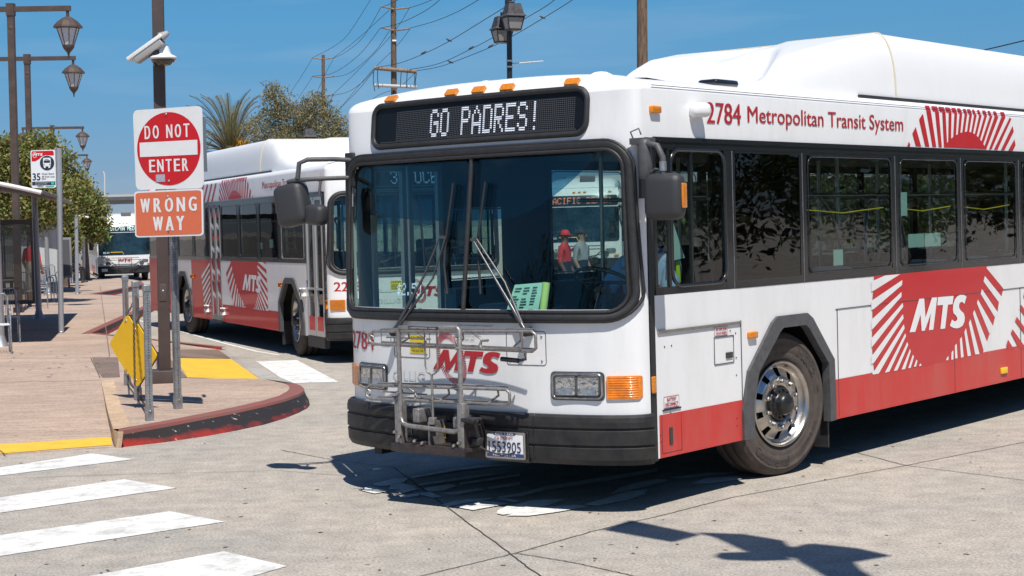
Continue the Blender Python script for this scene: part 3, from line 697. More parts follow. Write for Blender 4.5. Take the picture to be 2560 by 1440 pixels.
def wheel(parent, x, y, sgn, steer=0.0, lettering=True):
    """tyre, slotted rim, hub and lug nuts; outer face towards sgn*y"""
    w = empty('wheel', (x, y, 0.525), 0, parent)
    Rm = Matrix.Rotation(-sgn * math.pi / 2, 4, 'X')
    w.rotation_euler = (0, 0, steer)
    t = MB()
    t.lathe([(0.30, -0.30), (0.42, -0.305), (0.50, -0.29), (0.525, -0.25), (0.525, -0.20), (0.517, -0.195), (0.517, -0.185), (0.525, -0.18), (0.525, -0.11), (0.517, -0.105), (0.517, -0.095), (0.525, -0.09),
             (0.525, -0.05), (0.512, -0.02), (0.50, -0.008), (0.478, 0.0), (0.476, 0.004), (0.465, 0.004), (0.462, 0.0), (0.43, 0.006), (0.41, 0.008), (0.385, 0.006), (0.378, 0.001), (0.37, 0.003), (0.34, -0.002), (0.318, -0.012), (0.305, -0.03)], 64, 0, Rm)
    if lettering:
        def arc(a0, rr, wd, hh):
            def fn(s, tt, off):
                a = a0 - s / rr; q = rr + tt
                return Rm @ Vector((q * math.cos(a) * 1.0, q * math.sin(a), 0.0085))
            return fn
        sg = -1
        def arcp(a0deg, rr, dirn):
            def fn(s, tt, off):
                a = R(a0deg) - dirn * s / rr; q = rr + dirn * tt
                # seen from outside: x to the rear of the bus, z up
                return Vector((-sgn * q * math.cos(a), sgn * 0.0095, q * math.sin(a)))
            return fn
        t.text('HSR2', arcp(62, 0.385, 1), 0.24, 0.06, 0.03, 0, 1)
        t.text('Continental', arcp(-135, 0.445, -1), 0.42, 0.055, 0.02, 0, 1)
        t.text('315/80 R 22.5', arcp(-58, 0.42, -1), 0.25, 0.028, 0.01, 0, 1)
        t.text('SA', arcp(14, 0.41, 1), 0.05, 0.03, 0.02, 0, 1)
    t.build('tyre', [TYRE, TYRE_T], w)
    r = MB(); NS = 60
    prof = [(0.307, -0.02), (0.314, 0.004), (0.308, 0.012), (0.296, 0.008), (0.288, -0.02), (0.270, -0.05), (0.262, -0.055), (0.246, -0.048), (0.218, -0.030), (0.20, -0.016), (0.19, -0.012), (0.135, -0.012), (0.128, -0.02), (0.125, -0.06)]
    vs = []; fs = []
    for rr, h in prof:
        for k in range(NS):
            a = 2 * math.pi * k / NS; vs.append(Rm @ Vector((rr * math.cos(a), rr * math.sin(a), h)))
    for i in range(len(prof) - 1):
        for k in range(NS):
            if i in (6, 7, 8) and (k % 6) in (2, 3) : continue
            l = (k + 1) % NS; fs.append((i * NS + k, i * NS + l, (i + 1) * NS + l, (i + 1) * NS + k))
    r.add(vs, fs, 0, True)
    r.build('rim', CHROME, w)
    d = MB(); d.lathe([(0.30, -0.10), (0.0, -0.10)], 32, 0, Rm); d.build('brake_drum', UNDER, w)
    h = MB(); h.lathe([(0.126, -0.05), (0.126, -0.012), (0.115, 0.0), (0.085, 0.002), (0.08, 0.03), (0.074, 0.055), (0.055, 0.072), (0.0, 0.078)], 28, 0, Rm)
    for k in range(14):
        a = 2 * math.pi * k / 14; c = Matrix.Translation(Rm @ Vector((0.103 * math.cos(a), 0.103 * math.sin(a), 0.0))) @ Rm
        h.lathe([(0.0, 0.016), (0.008, 0.016), (0.009, 0.0)], 6, 0, c, False)
    h.build('hub', HUBB, w)
    for k in range(10):
        a = 2 * math.pi * (k + 0.5) / 10; c = Matrix.Translation(Rm @ Vector((0.168 * math.cos(a), 0.168 * math.sin(a), -0.012))) @ Rm
        n = MB(); n.lathe([(0.026, 0.0), (0.026, 0.005), (0.017, 0.008), (0.017, 0.03), (0.011, 0.036), (0.011, 0.044), (0.0, 0.044)], 6, 0, c, False)
        n.build('lug_nut', CHROME, w)
    return w

def mirror_head(mb, c, w, h, d, T):
    mb.box(-d / 2, d / 2, -w / 2, w / 2, -h / 2, h / 2, 0, T @ Matrix.Translation(c), bev=min(w, h, d) * 0.36)

def city_bus(loc, ang, number, side_led, label, first=True):
    bus = empty('city_bus', (loc[0], loc[1], 0), ang); tag(bus, label, 'bus', 'white and red city buses')
    B = lambda mb, name, m: mb.build(name, m, bus)
    # ---- front cap skin with the windscreen opening
    mb = MB(); zs = [0.36 + 0.03 * k for k in range(0, 79)]; zs = [z for z in zs if z < ZR] + [ZR]
    W = len(YS); vs = [FP(y, z) for z in zs for y in YS]; fs = []
    def inside(y, z):
        if not (WSB + 0.005 < z < WST - 0.005): return False
        w = 1.235 - wsw(z) - 0.005
        if abs(y) > w: return False
        dy = abs(y) - (w - 0.13); dz = max(WSB + 0.13 - z, z - (WST - 0.13))
        return not (dy > 0 and dz > 0 and math.hypot(dy, dz) > 0.13)
    for i in range(len(zs) - 1):
        for k in range(W - 1):
            if inside((YS[k] + YS[k + 1]) / 2, (zs[i] + zs[i + 1]) / 2): continue
            fs.append((i * W + k, i * W + k + 1, (i + 1) * W + k + 1, (i + 1) * W + k))
    mb.add(vs, fs, 0, True)
    phs = [R(a) for a in range(0, 91, 10)]
    vs = [cap_point(y, ph) for ph in phs for y in YS]
    fs = [(i * W + k, i * W + k + 1, (i + 1) * W + k + 1, (i + 1) * W + k) for i in range(len(phs) - 1) for k in range(W - 1)]
    mb.add(vs, fs, 0, True)
    ring = [cap_point(y, phs[-1]) for y in YS]
    mb.add(ring + [Vector((-0.9, y * 0.84, roofz(y))) for y in YS], [(k, k + 1, W + k + 1, W + k) for k in range(W - 1)], 0, True)
    # short returns down the side behind the corner
    for s in (-1, 1):
        mb.add([Vector((-0.33, s * H, 0.36)), Vector((-0.40, s * H, 0.36)), Vector((-0.40, s * H, 2.41)), Vector((-0.40 , s * H, 2.41)), Vector((-0.47, s * H, 2.41))], [(0, 1, 2)], 0)
    B(mb, 'front_cap', WHITE)
    # ---- windscreen
    for a, c in ((-1.235, 0.018), (0.052, 1.235)):
        g = MB()
        def wf(y, z, off, a=a, c=c): return FP(y - math.copysign(wsw(z), y) * min(1, abs(y) / 1.0), z, off)
        wf.back = lambda p, t: p
        patch(g, a, c, WSB, WST, -0.004, 0.12, 16, 0, fn=wf); B(g, 'windscreen_pane', GLW)
    g = MB(); g.tube(ws_loop(0.028, 0.012), 0.034, 8, 0, closed=True, flat=0.7); g.tube(ws_loop(-0.004, 0.022), 0.014, 6, 0, closed=True)
    g.tube(ws_loop(0.055, 0.022), 0.012, 6, 0, closed=True)
    B(g, 'windscreen_gasket', BLACKR)
    g = MB(); g.tube([FP(0.035, z, 0.012) for z in np.linspace(WSB - 0.02, WST, 10)], 0.017, 8); B(g, 'windscreen_divider', BLACKR)
    g = MB(); nn_ = 40; ysb = [-1.10 + 2.18 * k / nn_ for k in range(nn_ + 1)]
    zl = [1.97 - 0.06 * math.cos(y * 1.6) + 0.42 * max(0, (y - 0.35) / 0.75) ** 1.7 for y in ysb]
    rows = [[FP(y, z0 + (WST - 0.012 - z0) * t, -0.03) for y, z0 in zip(ysb, zl)] for t in (0, 0.33, 0.66, 1)]
    g.add([p for r_ in rows for p in r_], [(i * (nn_ + 1) + k, i * (nn_ + 1) + k + 1, (i + 1) * (nn_ + 1) + k + 1, (i + 1) * (nn_ + 1) + k) for i in range(3) for k in range(nn_)], 0, True)
    B(g, 'shade_band', glass('blue_shade_band', (0.16, 0.34, 0.50), refl=1.0))
    # ---- bumper
    g = MB(); sec = [(0.0, 0.645), (0.035, 0.645), (0.052, 0.63), (0.058, 0.60), (0.058, 0.565), (0.047, 0.557), (0.047, 0.551), (0.058, 0.543), (0.06, 0.455), (0.048, 0.447), (0.048, 0.441), (0.058, 0.433), (0.054, 0.36), (0.035, 0.325), (0.0, 0.32)]
    yb = yofs(70); W2 = len(sec)
    vs = [FP(y, z, 0) + fnorm(y if abs(y) < 1.29 else math.copysign(1.28, y)) * o for y in yb for o, z in sec]
    g.add(vs, [(i * W2 + k, i * W2 + k + 1, (i + 1) * W2 + k + 1, (i + 1) * W2 + k) for i in range(len(yb) - 1) for k in range(W2 - 1)], 0, False)
    B(g, 'bumper', BUMPER)
    for yy in (-0.42, 0.62): g = MB(); g.tube([FP(yy, z, o + 0.001) for o, z in sec[1:-1]], 0.004, 4, 0); B(g, 'bumper_seam', BLACKP)
    # ---- destination display
    ds = empty('destination_display', (0, 0, 0), 0, bus)
    g = MB(); patch(g, -0.95, 0.925, 2.462, 2.735, 0.004, 0.07, 20, 0); g.build('display_glass', mat('display_black', (0.008, 0.009, 0.011), rough=0.35, spec=0.25), ds)
    g = MB(); lp = []
    base = rrect(-0.96, 0.935, 2.452, 2.745, 0.08, 6)
    for i in range(len(base)):
        a, c = base[i], base[(i + 1) % len(base)]; k = max(1, int(math.dist(a, c) / 0.1))
        for j in range(k): lp.append((a[0] + (c[0] - a[0]) * j / k, a[1] + (c[1] - a[1]) * j / k))
    g.tube([FP(y, z, 0.008) for y, z in lp], 0.021, 8, 0, closed=True, flat=0.8); g.tube([FP(y, z, 0.02) for y, z in lp], 0.008, 5, 0, closed=True)
    g.tube([FP(y, 2.478, 0.006) for y in np.linspace(-0.88, 0.86, 20)], 0.008, 6, 0)
    g.build('display_gasket', BLACKR, ds)
    LEDOFF = mat('unlit_diodes', (0.10, 0.10, 0.105), rough=0.4); LEDON = mat('lit_white_diodes', (0.7, 0.75, 0.85), emit=(0.78, 0.85, 1.0), estr=0.62)
    g = MB(); vs = []; fs = []
    for c in range(104):
        for r_ in range(16):
            y = -0.715 + 1.555 * c / 103; z = 2.492 + 0.196 * r_ / 15; o = len(vs)
            vs += [FP(y + dy, z + dz, 0.006) for dy, dz in ((-.0042, -.003), (.0042, -.003), (.0042, .003), (-.0042, .003))]; fs.append((o, o + 1, o + 2, o + 3))
    g.add(vs, fs, 0); g.build('unlit_diodes', LEDOFF, ds)['kind'] = 'stuff'
    g = MB(); led(g, 'GO PADRES!' if first else '35 OCEAN', lambda s, t, d: FP(-0.372 + s, 2.494 + t, 0.009), 0.95, 0.192, 2, 0, 0.62); g.build('display_lettering', LEDON, ds)
    # ---- marker lamps over the display
    for yy in (-0.834, -0.216, 0.032, 0.278, 0.794):
        g = MB(); z = 2.787
        def dome(y, zz, off):
            t = min(1, max(0, (zz - ZR) / (roofz(y) - ZR))); return cap_point(y, math.asin(t)) + Vector((off, 0, off * 0.8))
        dome.back = lambda p, t: p + Vector((-t, 0, -t))
        patch(g, yy - 0.052, yy + 0.052, z - 0.022, z + 0.020, 0.018, 0.006, 4, 0, 0.03, fn=dome)
        g.build('marker_lamp', AMBER, bus)
    # ---- headlamps, turn signals
    for s in (-1, 1):
        hl = empty('headlamp', (0, 0, 0), 0, bus)
        def HP(y, z, off, s=s): return FP(s * y, z, off)
        HP.back = lambda p, t: p - Vector((t, 0, 0))
        g = MB(); patch(g, 0.725, 1.088, 0.736, 0.922, 0.004, 0.03, 10, 0, fn=HP); g.build('headlamp_recess', GREYP, hl)
        g = MB(); ring = rrect(0.745, 1.072, 0.752, 0.905, 0.028, 4)
        g.tube([HP(y, z, 0.014) for y, z in ring], 0.010, 8, 0, closed=True); g.build('headlamp_bezel', mat('dull_chrome', (0.45, 0.45, 0.46), rough=0.25, metal=0.9, noise=0.4, nscale=20), hl)
        for a in (0.760, 0.912):
            g = MB(); patch(g, a, a + 0.144, 0.768, 0.890, 0.016, 0.014, 5, 0, fn=HP)
            lo = [HP(y, z, 0.017) for y, z in rrect(a, a + 0.144, 0.768, 0.890, 0.014, 3)]; g.tube(lo, 0.006, 5, 1, closed=True)
            patch(g, a + 0.025, a + 0.12, 0.778, 0.815, 0.0185, 0.004, 4, 2, fn=HP)
            g.build('headlamp_lens', [HLG, GREYP, mat('bulb_glint', (0.45, 0.55, 0.7), rough=0.2, metal=0.8, noise=0.5, nscale=60)], hl)
        g = MB(); patch(g, 1.10, 1.272, 0.748, 0.895, 0.014, 0.012, 8, 0, 0.02, fn=HP)
        for k in range(9): g.tube([HP(y, 0.76 + 0.0155 * k, 0.0145) for y in np.linspace(1.112, 1.262, 6)], 0.0035, 4, 0)
        g.build('turn_signal', AMBLIT if s > 0 else AMBER, bus)
        g = MB(); g.box(-0.375, -0.335, s * H, s * (H + 0.02), 0.77, 0.88, 0, bev=0.008); g.build('side_marker_lamp', AMBER, bus)
    # ---- front livery and notices
    g = MB()
    for a in range(64):
        th = 2 * math.pi * a / 64
        # an open ring of radial strokes leaning like the emblem
        cx, cz = -0.085, 0.985; ex, ez = 0.125, 0.180
        def pt(th, k): 
            x = ex * k * math.cos(th); z = ez * k * math.sin(th); return (cx + x + z * -0.30, cz + z)
        if 0.05 < (th % (2 * math.pi)) < 0.75 and True: pass
        k0, k1 = 0.72, 1.0
        w = 0.5 * 2 * math.pi / 64
        poly = [pt(th - w / 2, k0), pt(th + w / 2, k0), pt(th + w / 2, k1), pt(th - w / 2, k1)]
        g.add([FP(y, z, 0.003) for y, z in poly], [(0, 1, 2, 3)], 0)
    g.build('emblem', LETR, bus)
    g = MB()
    mts(g, lambda s, t, d: FP(-0.255 + s, 0.893 + t, 0.006), 0.60, 0.150); g.build('front_lettering', LETR, bus)
    g = MB(); g.text(number, lambda s, t, d: FP(-1.235 + s, 1.012 + t, 0.003), 0.36, 0.13, 0.035, 0); g.build('fleet_number', LETR, bus)
    g = MB(); g.text('GILLIG', lambda s, t, d: FP(-0.665 + s, 0.822 + t, 0.004), 0.33, 0.062, 0.02, 0, 0); g.build('badge_lettering', mat('raised_white_badge', (0.62, 0.63, 0.64), rough=0.4), bus)
    g = MB()
    patch(g, -0.475, -0.315, 1.01, 1.135, 0.0035, 0.004, 4, 1)
    g.text('CAUTION', lambda s, t, d: FP(-0.465 + s, 1.108 + t, 0.005), 0.14, 0.020, 0.03)
    for i, l in enumerate(('LOAD/UNLOAD', 'BICYCLES', 'THIS SIDE ONLY')): g.text(l, lambda s, t, d: FP(-0.462 + s, 1.068 - i * 0.024 + t, 0.005), 0.135, 0.016, 0.02)
    for i, l in enumerate(('Riders are responsible for loading and', 'unloading their bicycles.', 'No gasoline powered bicycles', 'over 55 pounds permitted', 'on the bike rack.')):
        g.text(l, lambda s, t, d: FP(-0.02 + s, 1.205 - i * 0.024 + t, 0.004), 0.012 * len(l) * 0.62 + 0.02, 0.012, 0.0)
    g.build('front_notice', [LETB, mat('yellow_label', (0.80, 0.62, 0.03), rough=0.5)], bus)
    g = MB()
    for (a, c, z0, z1) in ((-0.645, -0.285, 0.98, 1.195), (0.392, 0.695, 0.958, 1.178), (-0.79, -0.68, 1.05, 1.16)):
        lo = rrect(a, c, z0, z1, 0.02, 4); pts = []
        for i in range(len(lo)):
            p, q = lo[i], lo[(i + 1) % len(lo)]; kk = max(1, int(math.dist(p, q) / 0.06))
            for j in range(kk): pts.append(FP(p[0] + (q[0] - p[0]) * j / kk, p[1] + (q[1] - p[1]) * j / kk, 0.0005))
        g.tube(pts, 0.0028, 4, 0, closed=True)
        for (yy, zz) in ((a + 0.03, z0 + 0.03), (c - 0.03, z0 + 0.03), (c - 0.03, z1 - 0.03)):
            T = Matrix.Translation(FP(yy, zz, 0.002)) @ Matrix.Rotation(math.pi / 2, 4, 'Y'); g.lathe([(0.008, 0), (0.006, 0.005), (0, 0.006)], 8, 1, T)
    g.build('access_panel', [GREYP, STEEL], bus)
    # ---- sides
    for s in (1, -1):
        S = lambda x, z, off=0.0, s=s: Vector((x, s * (H + off), z))
        xe = -12.1
        def fn(x, z, d, s=s): return Vector((x, s * (H - d), z))
        low = [(-0.40, 0.343)] + ARCH_O + shiftx(ARCH_O, AX2 - AX1 + 0.0) + [(xe, 0.343), (xe, 1.395), (-0.40, 1.395)]
        hole = (s < 0)
        # panels between door openings
        if s > 0: runs = [(-0.40, xe)]
        else: runs = [(-1.28, -6.25), (-6.95 - 0.05, xe)]
        for (xa, xb) in runs:
            poly = [(xa, 0.343)]
            if xa > -1.426: poly += ARCH_O
            if xb < -9: poly += shiftx(ARCH_O, AX2 - AX1)
            poly += [(xb, 0.343), (xb, 1.395), (xa, 1.395)]
            g = MB(); g.prism(poly, fn, 0.02); g.build('side_panel', WHITE, bus)
        if s < 0:
            g = MB(); g.box(-0.47, -0.34, s * H, s * (H - 0.02), 0.343, 2.41); g.build('door_post', BLACKR, bus)
        # red skirt
        def red(poly, z=0.001):
            g = MB(); g.prism(poly, lambda x, zz, d, s=s: S(x, zz, z - d), 0.0, back=False); return g
        def skirt(xa, xb, z1):
            g = MB(); g.add([S(xa, 0.343, 0.003), S(xb, 0.343, 0.003), S(xb, z1, 0.003), S(xa, z1, 0.003)], [(0, 1, 2, 3)], 0)
            g.add([S(xa, 0.343, 0.003), S(xb, 0.343, 0.003), S(xb, 0.343, -0.02), S(xa, 0.343, -0.02)], [(0, 1, 2, 3)], 0); g.build('red_skirt', SKIRT, bus)
        if s > 0: skirt(-0.42, -1.44, 0.622)
        if s > 0: skirt(-2.74, AX2 - AX1 - 1.44, 0.643)
        else:
            skirt(-2.74, -6.22, 0.643)
            skirt(-6.98, AX2 - AX1 - 1.44, 1.392)
            skirt(AX2 - AX1 - 2.745, xe, 1.392)
            g = MB(); g.add([S(x, z, 0.003) for x, z in [(-5.9, 0.643), (-5.9, 1.392), (-6.22, 1.392), (-6.22, 0.643)]], [(0, 1, 2, 3)], 0)
        if s > 0: skirt(AX2 - AX1 - 2.745, xe, 0.643)
        # sun livery
        g = MB(); g.add([S(x, z, 0.004) for x, z in SUN_BODY], [tuple(range(len(SUN_BODY)))], 0)
        for l in NEXT_RED:
            if s > 0: g.add([S(x, z, 0.005) for x, z in l], [tuple(range(len(l)))], 0)
        g.build('sun_emblem', RED, bus)
        for l in SUN_WHITE: g = MB(); g.add([S(x, min(z, 1.393), 0.0055) for x, z in l], [tuple(range(len(l)))], 0); g.build('sun_ray', WHITE, bus)
        g = MB()
        if s < 0:
            for x0 in (-7.05,):
                for k in range(7):
                    zt = 1.38 - 0.105 * k; L_ = 0.62 - 0.03 * k
                    g.add([S(-7.03, zt - 0.02, 0.008), S(-7.03, zt - 0.075, 0.008), S(-7.03 - L_, zt - 0.33, 0.008), S(-7.03 - L_ - 0.02, zt - 0.275, 0.008)], [(0, 1, 2, 3)], 0)
        if s < 0: g.build('rear_stripes', WHITE, bus)['kind'] = 'stuff'
        g = MB()
        # an explicit frame: start at x0, run along dirx
        def tx(x0, z0, off=0.010, s=s):
            d = -1 if s > 0 else 1
            return lambda a, t, dd: S(x0 + d * a, z0 + t, off)
        if s > 0: mts(g, tx(_x0, _z0, 0.0075), _x0 - _x1, _z1 - _z0)
        else: mts(g, tx(-4.86, 0.900, 0.0075), 1.16, 0.285)
        g.build('side_lettering', LETW, bus)
        # upper panel
        prof = [(0.0, 2.41)]
        for a in range(0, 91, 10):
            prof.append((-(Rd) * (1 - math.cos(R(a))), ZR + (2.80 - ZR) * math.sin(R(a))))
        g = MB(); xs = [-0.33, -0.9, -6, xe]; n = len(prof)
        g.add([Vector((x, s * (H + o), z)) for x in xs for o, z in prof], [(i * n + k, i * n + k + 1, (i + 1) * n + k + 1, (i + 1) * n + k) for i in range(len(xs) - 1) for k in range(n - 1)], 0, True)
        g.build('upper_panel', WHITE, bus)
        for l in TOP_RAYS[:-1]: g = MB(); g.add([S(x, min(max(z, 2.412), 2.72), 0.003) for x, z in l], [tuple(range(len(l)))], 0); g.build('sun_ray', RED, bus)
        g = MB(); l = TOP_RAYS[-1]; g.add([S(x, min(max(z, 2.412), 2.72), 0.003) for x, z in l], [tuple(range(len(l)))], 0)
        for l in TOP_RAYS[3:17]:
            xs_ = [x for x, z in l if z > 2.72] or [x for x, z in l if z > 2.6]
            if xs_ : g.add([Vector((min(xs_), s * (H + 0.003), 2.72)), Vector((max(xs_), s * (H + 0.003), 2.72)), Vector((max(xs_), s * (H - 0.012), 2.765)), Vector((min(xs_), s * (H - 0.012), 2.765))], [(0, 1, 2, 3)], 0)
        if s < 0:
            for k in range(5):
                x0 = -6.35 - 0.30 * k; g.add([S(x0, 2.73, 0.003), S(x0 - 0.11, 2.73, 0.003), S(x0 - 0.45, 2.415, 0.003), S(x0 - 0.34, 2.415, 0.003)], [(0, 1, 2, 3)], 0)
        g.build('sun_emblem', RED, bus)
        g = MB()
        if s > 0:
            g.text(number, tx(-1.065, 2.520, 0.004), 0.435, 0.142, 0.03); g.build('fleet_number', LETR, bus); g = MB(); g.text('Metropolitan Transit System', tx(-1.59, 2.505, 0.004), 2.39, 0.150, 0.012)
        else: g.text('Metropolitan Transit System', tx(-3.48, 2.505, 0.004), 2.30, 0.150, 0.012)
        g.build('operator_lettering', LETR, bus)
        # rails and window band
        g = MB(); g.box(xe, -0.42, s * (H - 0.03), s * (H + 0.012), 2.385, 2.415); g.box(xe, -0.42, s * (H - 0.03), s * (H + 0.004), 2.345, 2.3845)
        g.box(xe, -1.38 if s > 0 else -1.28, s * (H - 0.03), s * (H + 0.003), 1.396, 1.43); g.build('window_rail', BLACKP, bus)
        if s > 0: panes = [(-0.42, -1.372, 0), (-1.376, -2.335, 2), (-2.34, -3.822, 1), (-3.828, -5.055, 1), (-5.06, -6.30, 1), (-6.305, -7.55, 1), (-7.555, -8.8, 1), (-8.805, -10.0, 1), (-10.005, -12.05, 2)]
        else: panes = [(-1.28, -2.60, 3), (-2.605, -3.80, 1), (-3.805, -5.0, 1), (-5.005, -6.2, 1), (-7.0, -8.2, 1), (-8.205, -9.5, 1), (-9.505, -10.8, 1), (-10.805, -12.05, 2)]
        for xa, xb, kind in panes:
            w = empty('window', (0, 0, 0), 0, bus)
            g = MB()
            def frame(x0, x1, z0, z1, fx, fz0, fz1, m=0):
                g.box(x1, x1 + fx, s * (H - 0.025), s * (H + 0.0), z0, z1, m); g.box(x0 - fx, x0, s * (H - 0.025), s * (H + 0.0), z0, z1, m)
                g.box(x1, x0, s * (H - 0.0245), s * (H + 0.001), z0, z0 + fz0, m); g.box(x1, x0, s * (H - 0.0245), s * (H + 0.001), z1 - fz1, z1, m)
            if kind == 0:
                frame(xa, xb, 1.396, 2.384, 0.03, 0.05, 0.045); g.box(xb, xb + 0.10, s * (H - 0.024), s * (H + 0.002), 1.396, 2.384)
                lo = rrect(xb + 0.105, xa - 0.19, 1.445, 2.335, 0.10, 6); g.tube([S(x, z, 0.004) for x, z in lo], 0.013, 6, 0, closed=True)
                g.box(-0.60, -0.575, s * (H - 0.02), s * (H + 0.006), 1.44, 2.34); g.box(-0.865, -0.85, s * (H - 0.02), s * (H + 0.004), 1.44, 2.34)
            elif kind == 3:
                frame(xa, xb, 1.43, 2.345, 0.07, 0.02, 0.16)
                g.box(xb + 0.07, xa - 0.07, s * (H - 0.02), s * (H + 0.001), 2.02, 2.185)
                g.tube([S(x, z, 0.003) for x, z in rrect(xb + 0.1, xa - 0.09, 1.46, 2.01, 0.03, 3)], 0.006, 5, 1, closed=True)
            else:
                frame(xa, xb, 1.43, 2.345, 0.035 if kind == 2 else 0.06, 0.02, 0.02)
                if kind == 1:
                    lo = rrect(xb + 0.075, xa - 0.075, 1.462, 2.315, 0.07, 5); g.tube([S(x, z, 0.0035) for x, z in lo], 0.005, 5, 0, closed=True)
            g.build('frame', [BLACKP, STEEL], w)
            g = MB(); g.add([S(xa - 0.01, 1.40, 0.0), S(xb + 0.01, 1.40, 0.0), S(xb + 0.01, 2.38, 0.0), S(xa - 0.01, 2.38, 0.0)], [(0, 1, 2, 3)], 0)
            for v_ in range(len(g.v)): g.v[v_] = (g.v[v_][0], s * (H - 0.004), g.v[v_][2])
            g.build('pane', GLSD if kind in (2,) else GLS, w)
            if kind == 2:
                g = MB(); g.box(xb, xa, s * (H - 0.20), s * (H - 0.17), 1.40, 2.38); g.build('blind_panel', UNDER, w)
            g = MB(); g.box(xb - 0.003, xb + 0.002, s * (H + 0.001), s * (H + 0.004), 1.40, 2.34); g.build('seam', STEEL if first else BLACKR, w)
        # arches
        for dx in (0, AX2 - AX1):
            ao, ai = shiftx(ARCH_O, dx), shiftx(ARCH_I, dx); n = len(ao); g = MB()
            g.add([S(x, z, 0.022) for x, z in ao] + [S(x, z, 0.03) for x, z in ai] + [S(x, z, -0.03) for x, z in ai] + [S(x, z, -0.01) for x, z in ao],
                  [(i, i + 1, n + i + 1, n + i) for i in range(n - 1)] + [(n + i, n + i + 1, 2 * n + i + 1, 2 * n + i) for i in range(n - 1)] + [(3 * n + i, 3 * n + i + 1, i + 1, i) for i in range(n - 1)] +
                  [(0, n, 2 * n, 3 * n), (n - 1, 2 * n - 1, 3 * n - 1, 4 * n - 1)], 0)
            g.build('wheel_arch', GREYP, bus)
            g = MB(); ay = [(x, z) for x, z in ao]
            g.add([S(x, z, -0.02) for x, z in ay] + [S(x, z, -0.65) for x, z in ay], [(i, i + 1, n + i + 1, n + i) for i in range(n - 1)], 0)
            g.add([S(x, z, -0.65) for x, z in ay], [tuple(range(n))], 0); g.build('wheel_well', UNDER, bus)
        wheel(bus, AX1, s * (H - 0.075), s, R(-9) if first else R(-7), lettering=(s > 0 and first))
        wheel(bus, AX2, s * (H - 0.075), s, 0, lettering=False)
        g = MB(); g.box(AX1 - 0.60, AX1 - 0.58, s * 0.85, s * (H - 0.02), 0.14, 0.5); g.build('mud_flap', BLACKR, bus)
        # side details
        g = MB()
        for (xx, zz) in (((-0.444, 2.588), (-1.577, 1.062)) if s > 0 else ((-0.444, 2.588), (-2.60, 1.06), (-8.35, 1.09))):
            g = MB(); g.box(xx - 0.055, xx + 0.055, s * (H - 0.005), s * (H + 0.028), zz - 0.024, zz + 0.024, 0, bev=0.01); g.build('side_marker_lamp', AMBER, bus)
        if s > 0:
            g = MB(); g.box(-5.95, -5.82, H, H + 0.02, 0.42, 0.475, 0, bev=0.006); g.build('side_marker_lamp', mat('yellow_reflector', (0.85, 0.55, 0.02), rough=0.3), bus)
            g = MB(); g.box(-1.434, -0.42, H, H + 0.012, 1.150, 1.168); g.build('hatch_rail', CHROME, bus)
            g = MB(); g.box(-2.80, -0.415, H, H + 0.002, 1.175, 1.180) if False else None
            def line(pts, w=0.0035, m=0):
                g.tube([S(x, z, 0.003) for x, z in pts], w, 4, m)
            line([(-1.44, 1.172), (-1.44, 0.36)]); line([(-2.80, 1.172), (xe, 1.172)]); line([(-2.82, 1.17), (-2.82, 0.36)]); line([(-4.87, 0.66), (-4.87, 0.35)]); line([(-6.29, 1.17), (-6.29, 0.35)])
            line([(-1.095, 0.893), (-1.095, 1.077), (-1.34, 1.077), (-1.34, 0.893), (-1.095, 0.893)]); line([(-0.446, 0.62), (-0.446, 0.37), (-0.673, 0.37), (-0.673, 0.62)], 0.0025)
            line([(-0.46, 0.648), (-0.67, 0.650)], 0.007, 1); line([(-0.42, 2.746), (-6.2, 2.746), (xe, 2.746)], 0.003)
            g.box(-1.322, -1.24, H, H + 0.008, 0.925, 0.965, 1); g.box(-0.565, -0.53, H + 0.003, H + 0.008, 0.42, 0.53, 1)
            for (xx, zz) in ((-0.50, 1.06), (-0.58, 1.062), (-1.30, 1.11), (-1.37, 1.09), (-1.37, 0.92), (-1.37, 0.80), (-0.55, 0.625), (-1.36, 0.50), (-1.36, 0.45), (-0.43, 0.45), (-0.43, 0.49)):
                T = Matrix.Translation(S(xx, zz, 0.002)) @ Matrix.Rotation(-math.pi / 2, 4, 'X'); g.lathe([(0.006, 0), (0.004, 0.004), (0, 0.005)], 6, 1, T)
            g.build('panel_seam', [mat('panel_gap', (0.07, 0.07, 0.075), rough=0.8), BLACKP], bus)
            g = MB()
            for (x0, z0, w, h, lines, ch) in ((-0.475, 0.662, 0.175, 0.072, ('BATTERY', 'DISCONNECT'), 0.024), (-1.10, 1.088, 0.165, 0.058, ('AIR TANK DRAIN', 'VALVE INSIDE'), 0.017)):
                g.add([S(x0, z0, 0.003), S(x0 - w, z0, 0.003), S(x0 - w, z0 + h, 0.003), S(x0, z0 + h, 0.003)], [(0, 1, 2, 3)], 1)
                g.tube([S(x0, z0, 0.004), S(x0 - w, z0, 0.004), S(x0 - w, z0 + h, 0.004), S(x0, z0 + h, 0.004)], 0.0015, 4, 0, closed=True)
                for i, l in enumerate(lines): g.text(l, tx(x0 - w * 0.08 - (0.02 if len(l) == 7 else 0), z0 + h * 0.56 - i * h * 0.45, 0.006), w * 0.84 - (0.04 if len(l) == 7 else 0), ch, 0.02)
            g.build('side_notice', [LETR, LETW], bus)
            # side camera pod
            g = MB(); T = Matrix.Translation(S(-0.93, 2.60, 0.0)) @ Matrix.Rotation(R(0), 4, 'X')
            g.box(-0.08, 0.075, 0.0, 0.09, -0.048, 0.048, 0, T @ Matrix.Rotation(R(-18), 4, 'Z'), bev=0.036)
            g.build('side_camera', ROOFW, bus)
        else:
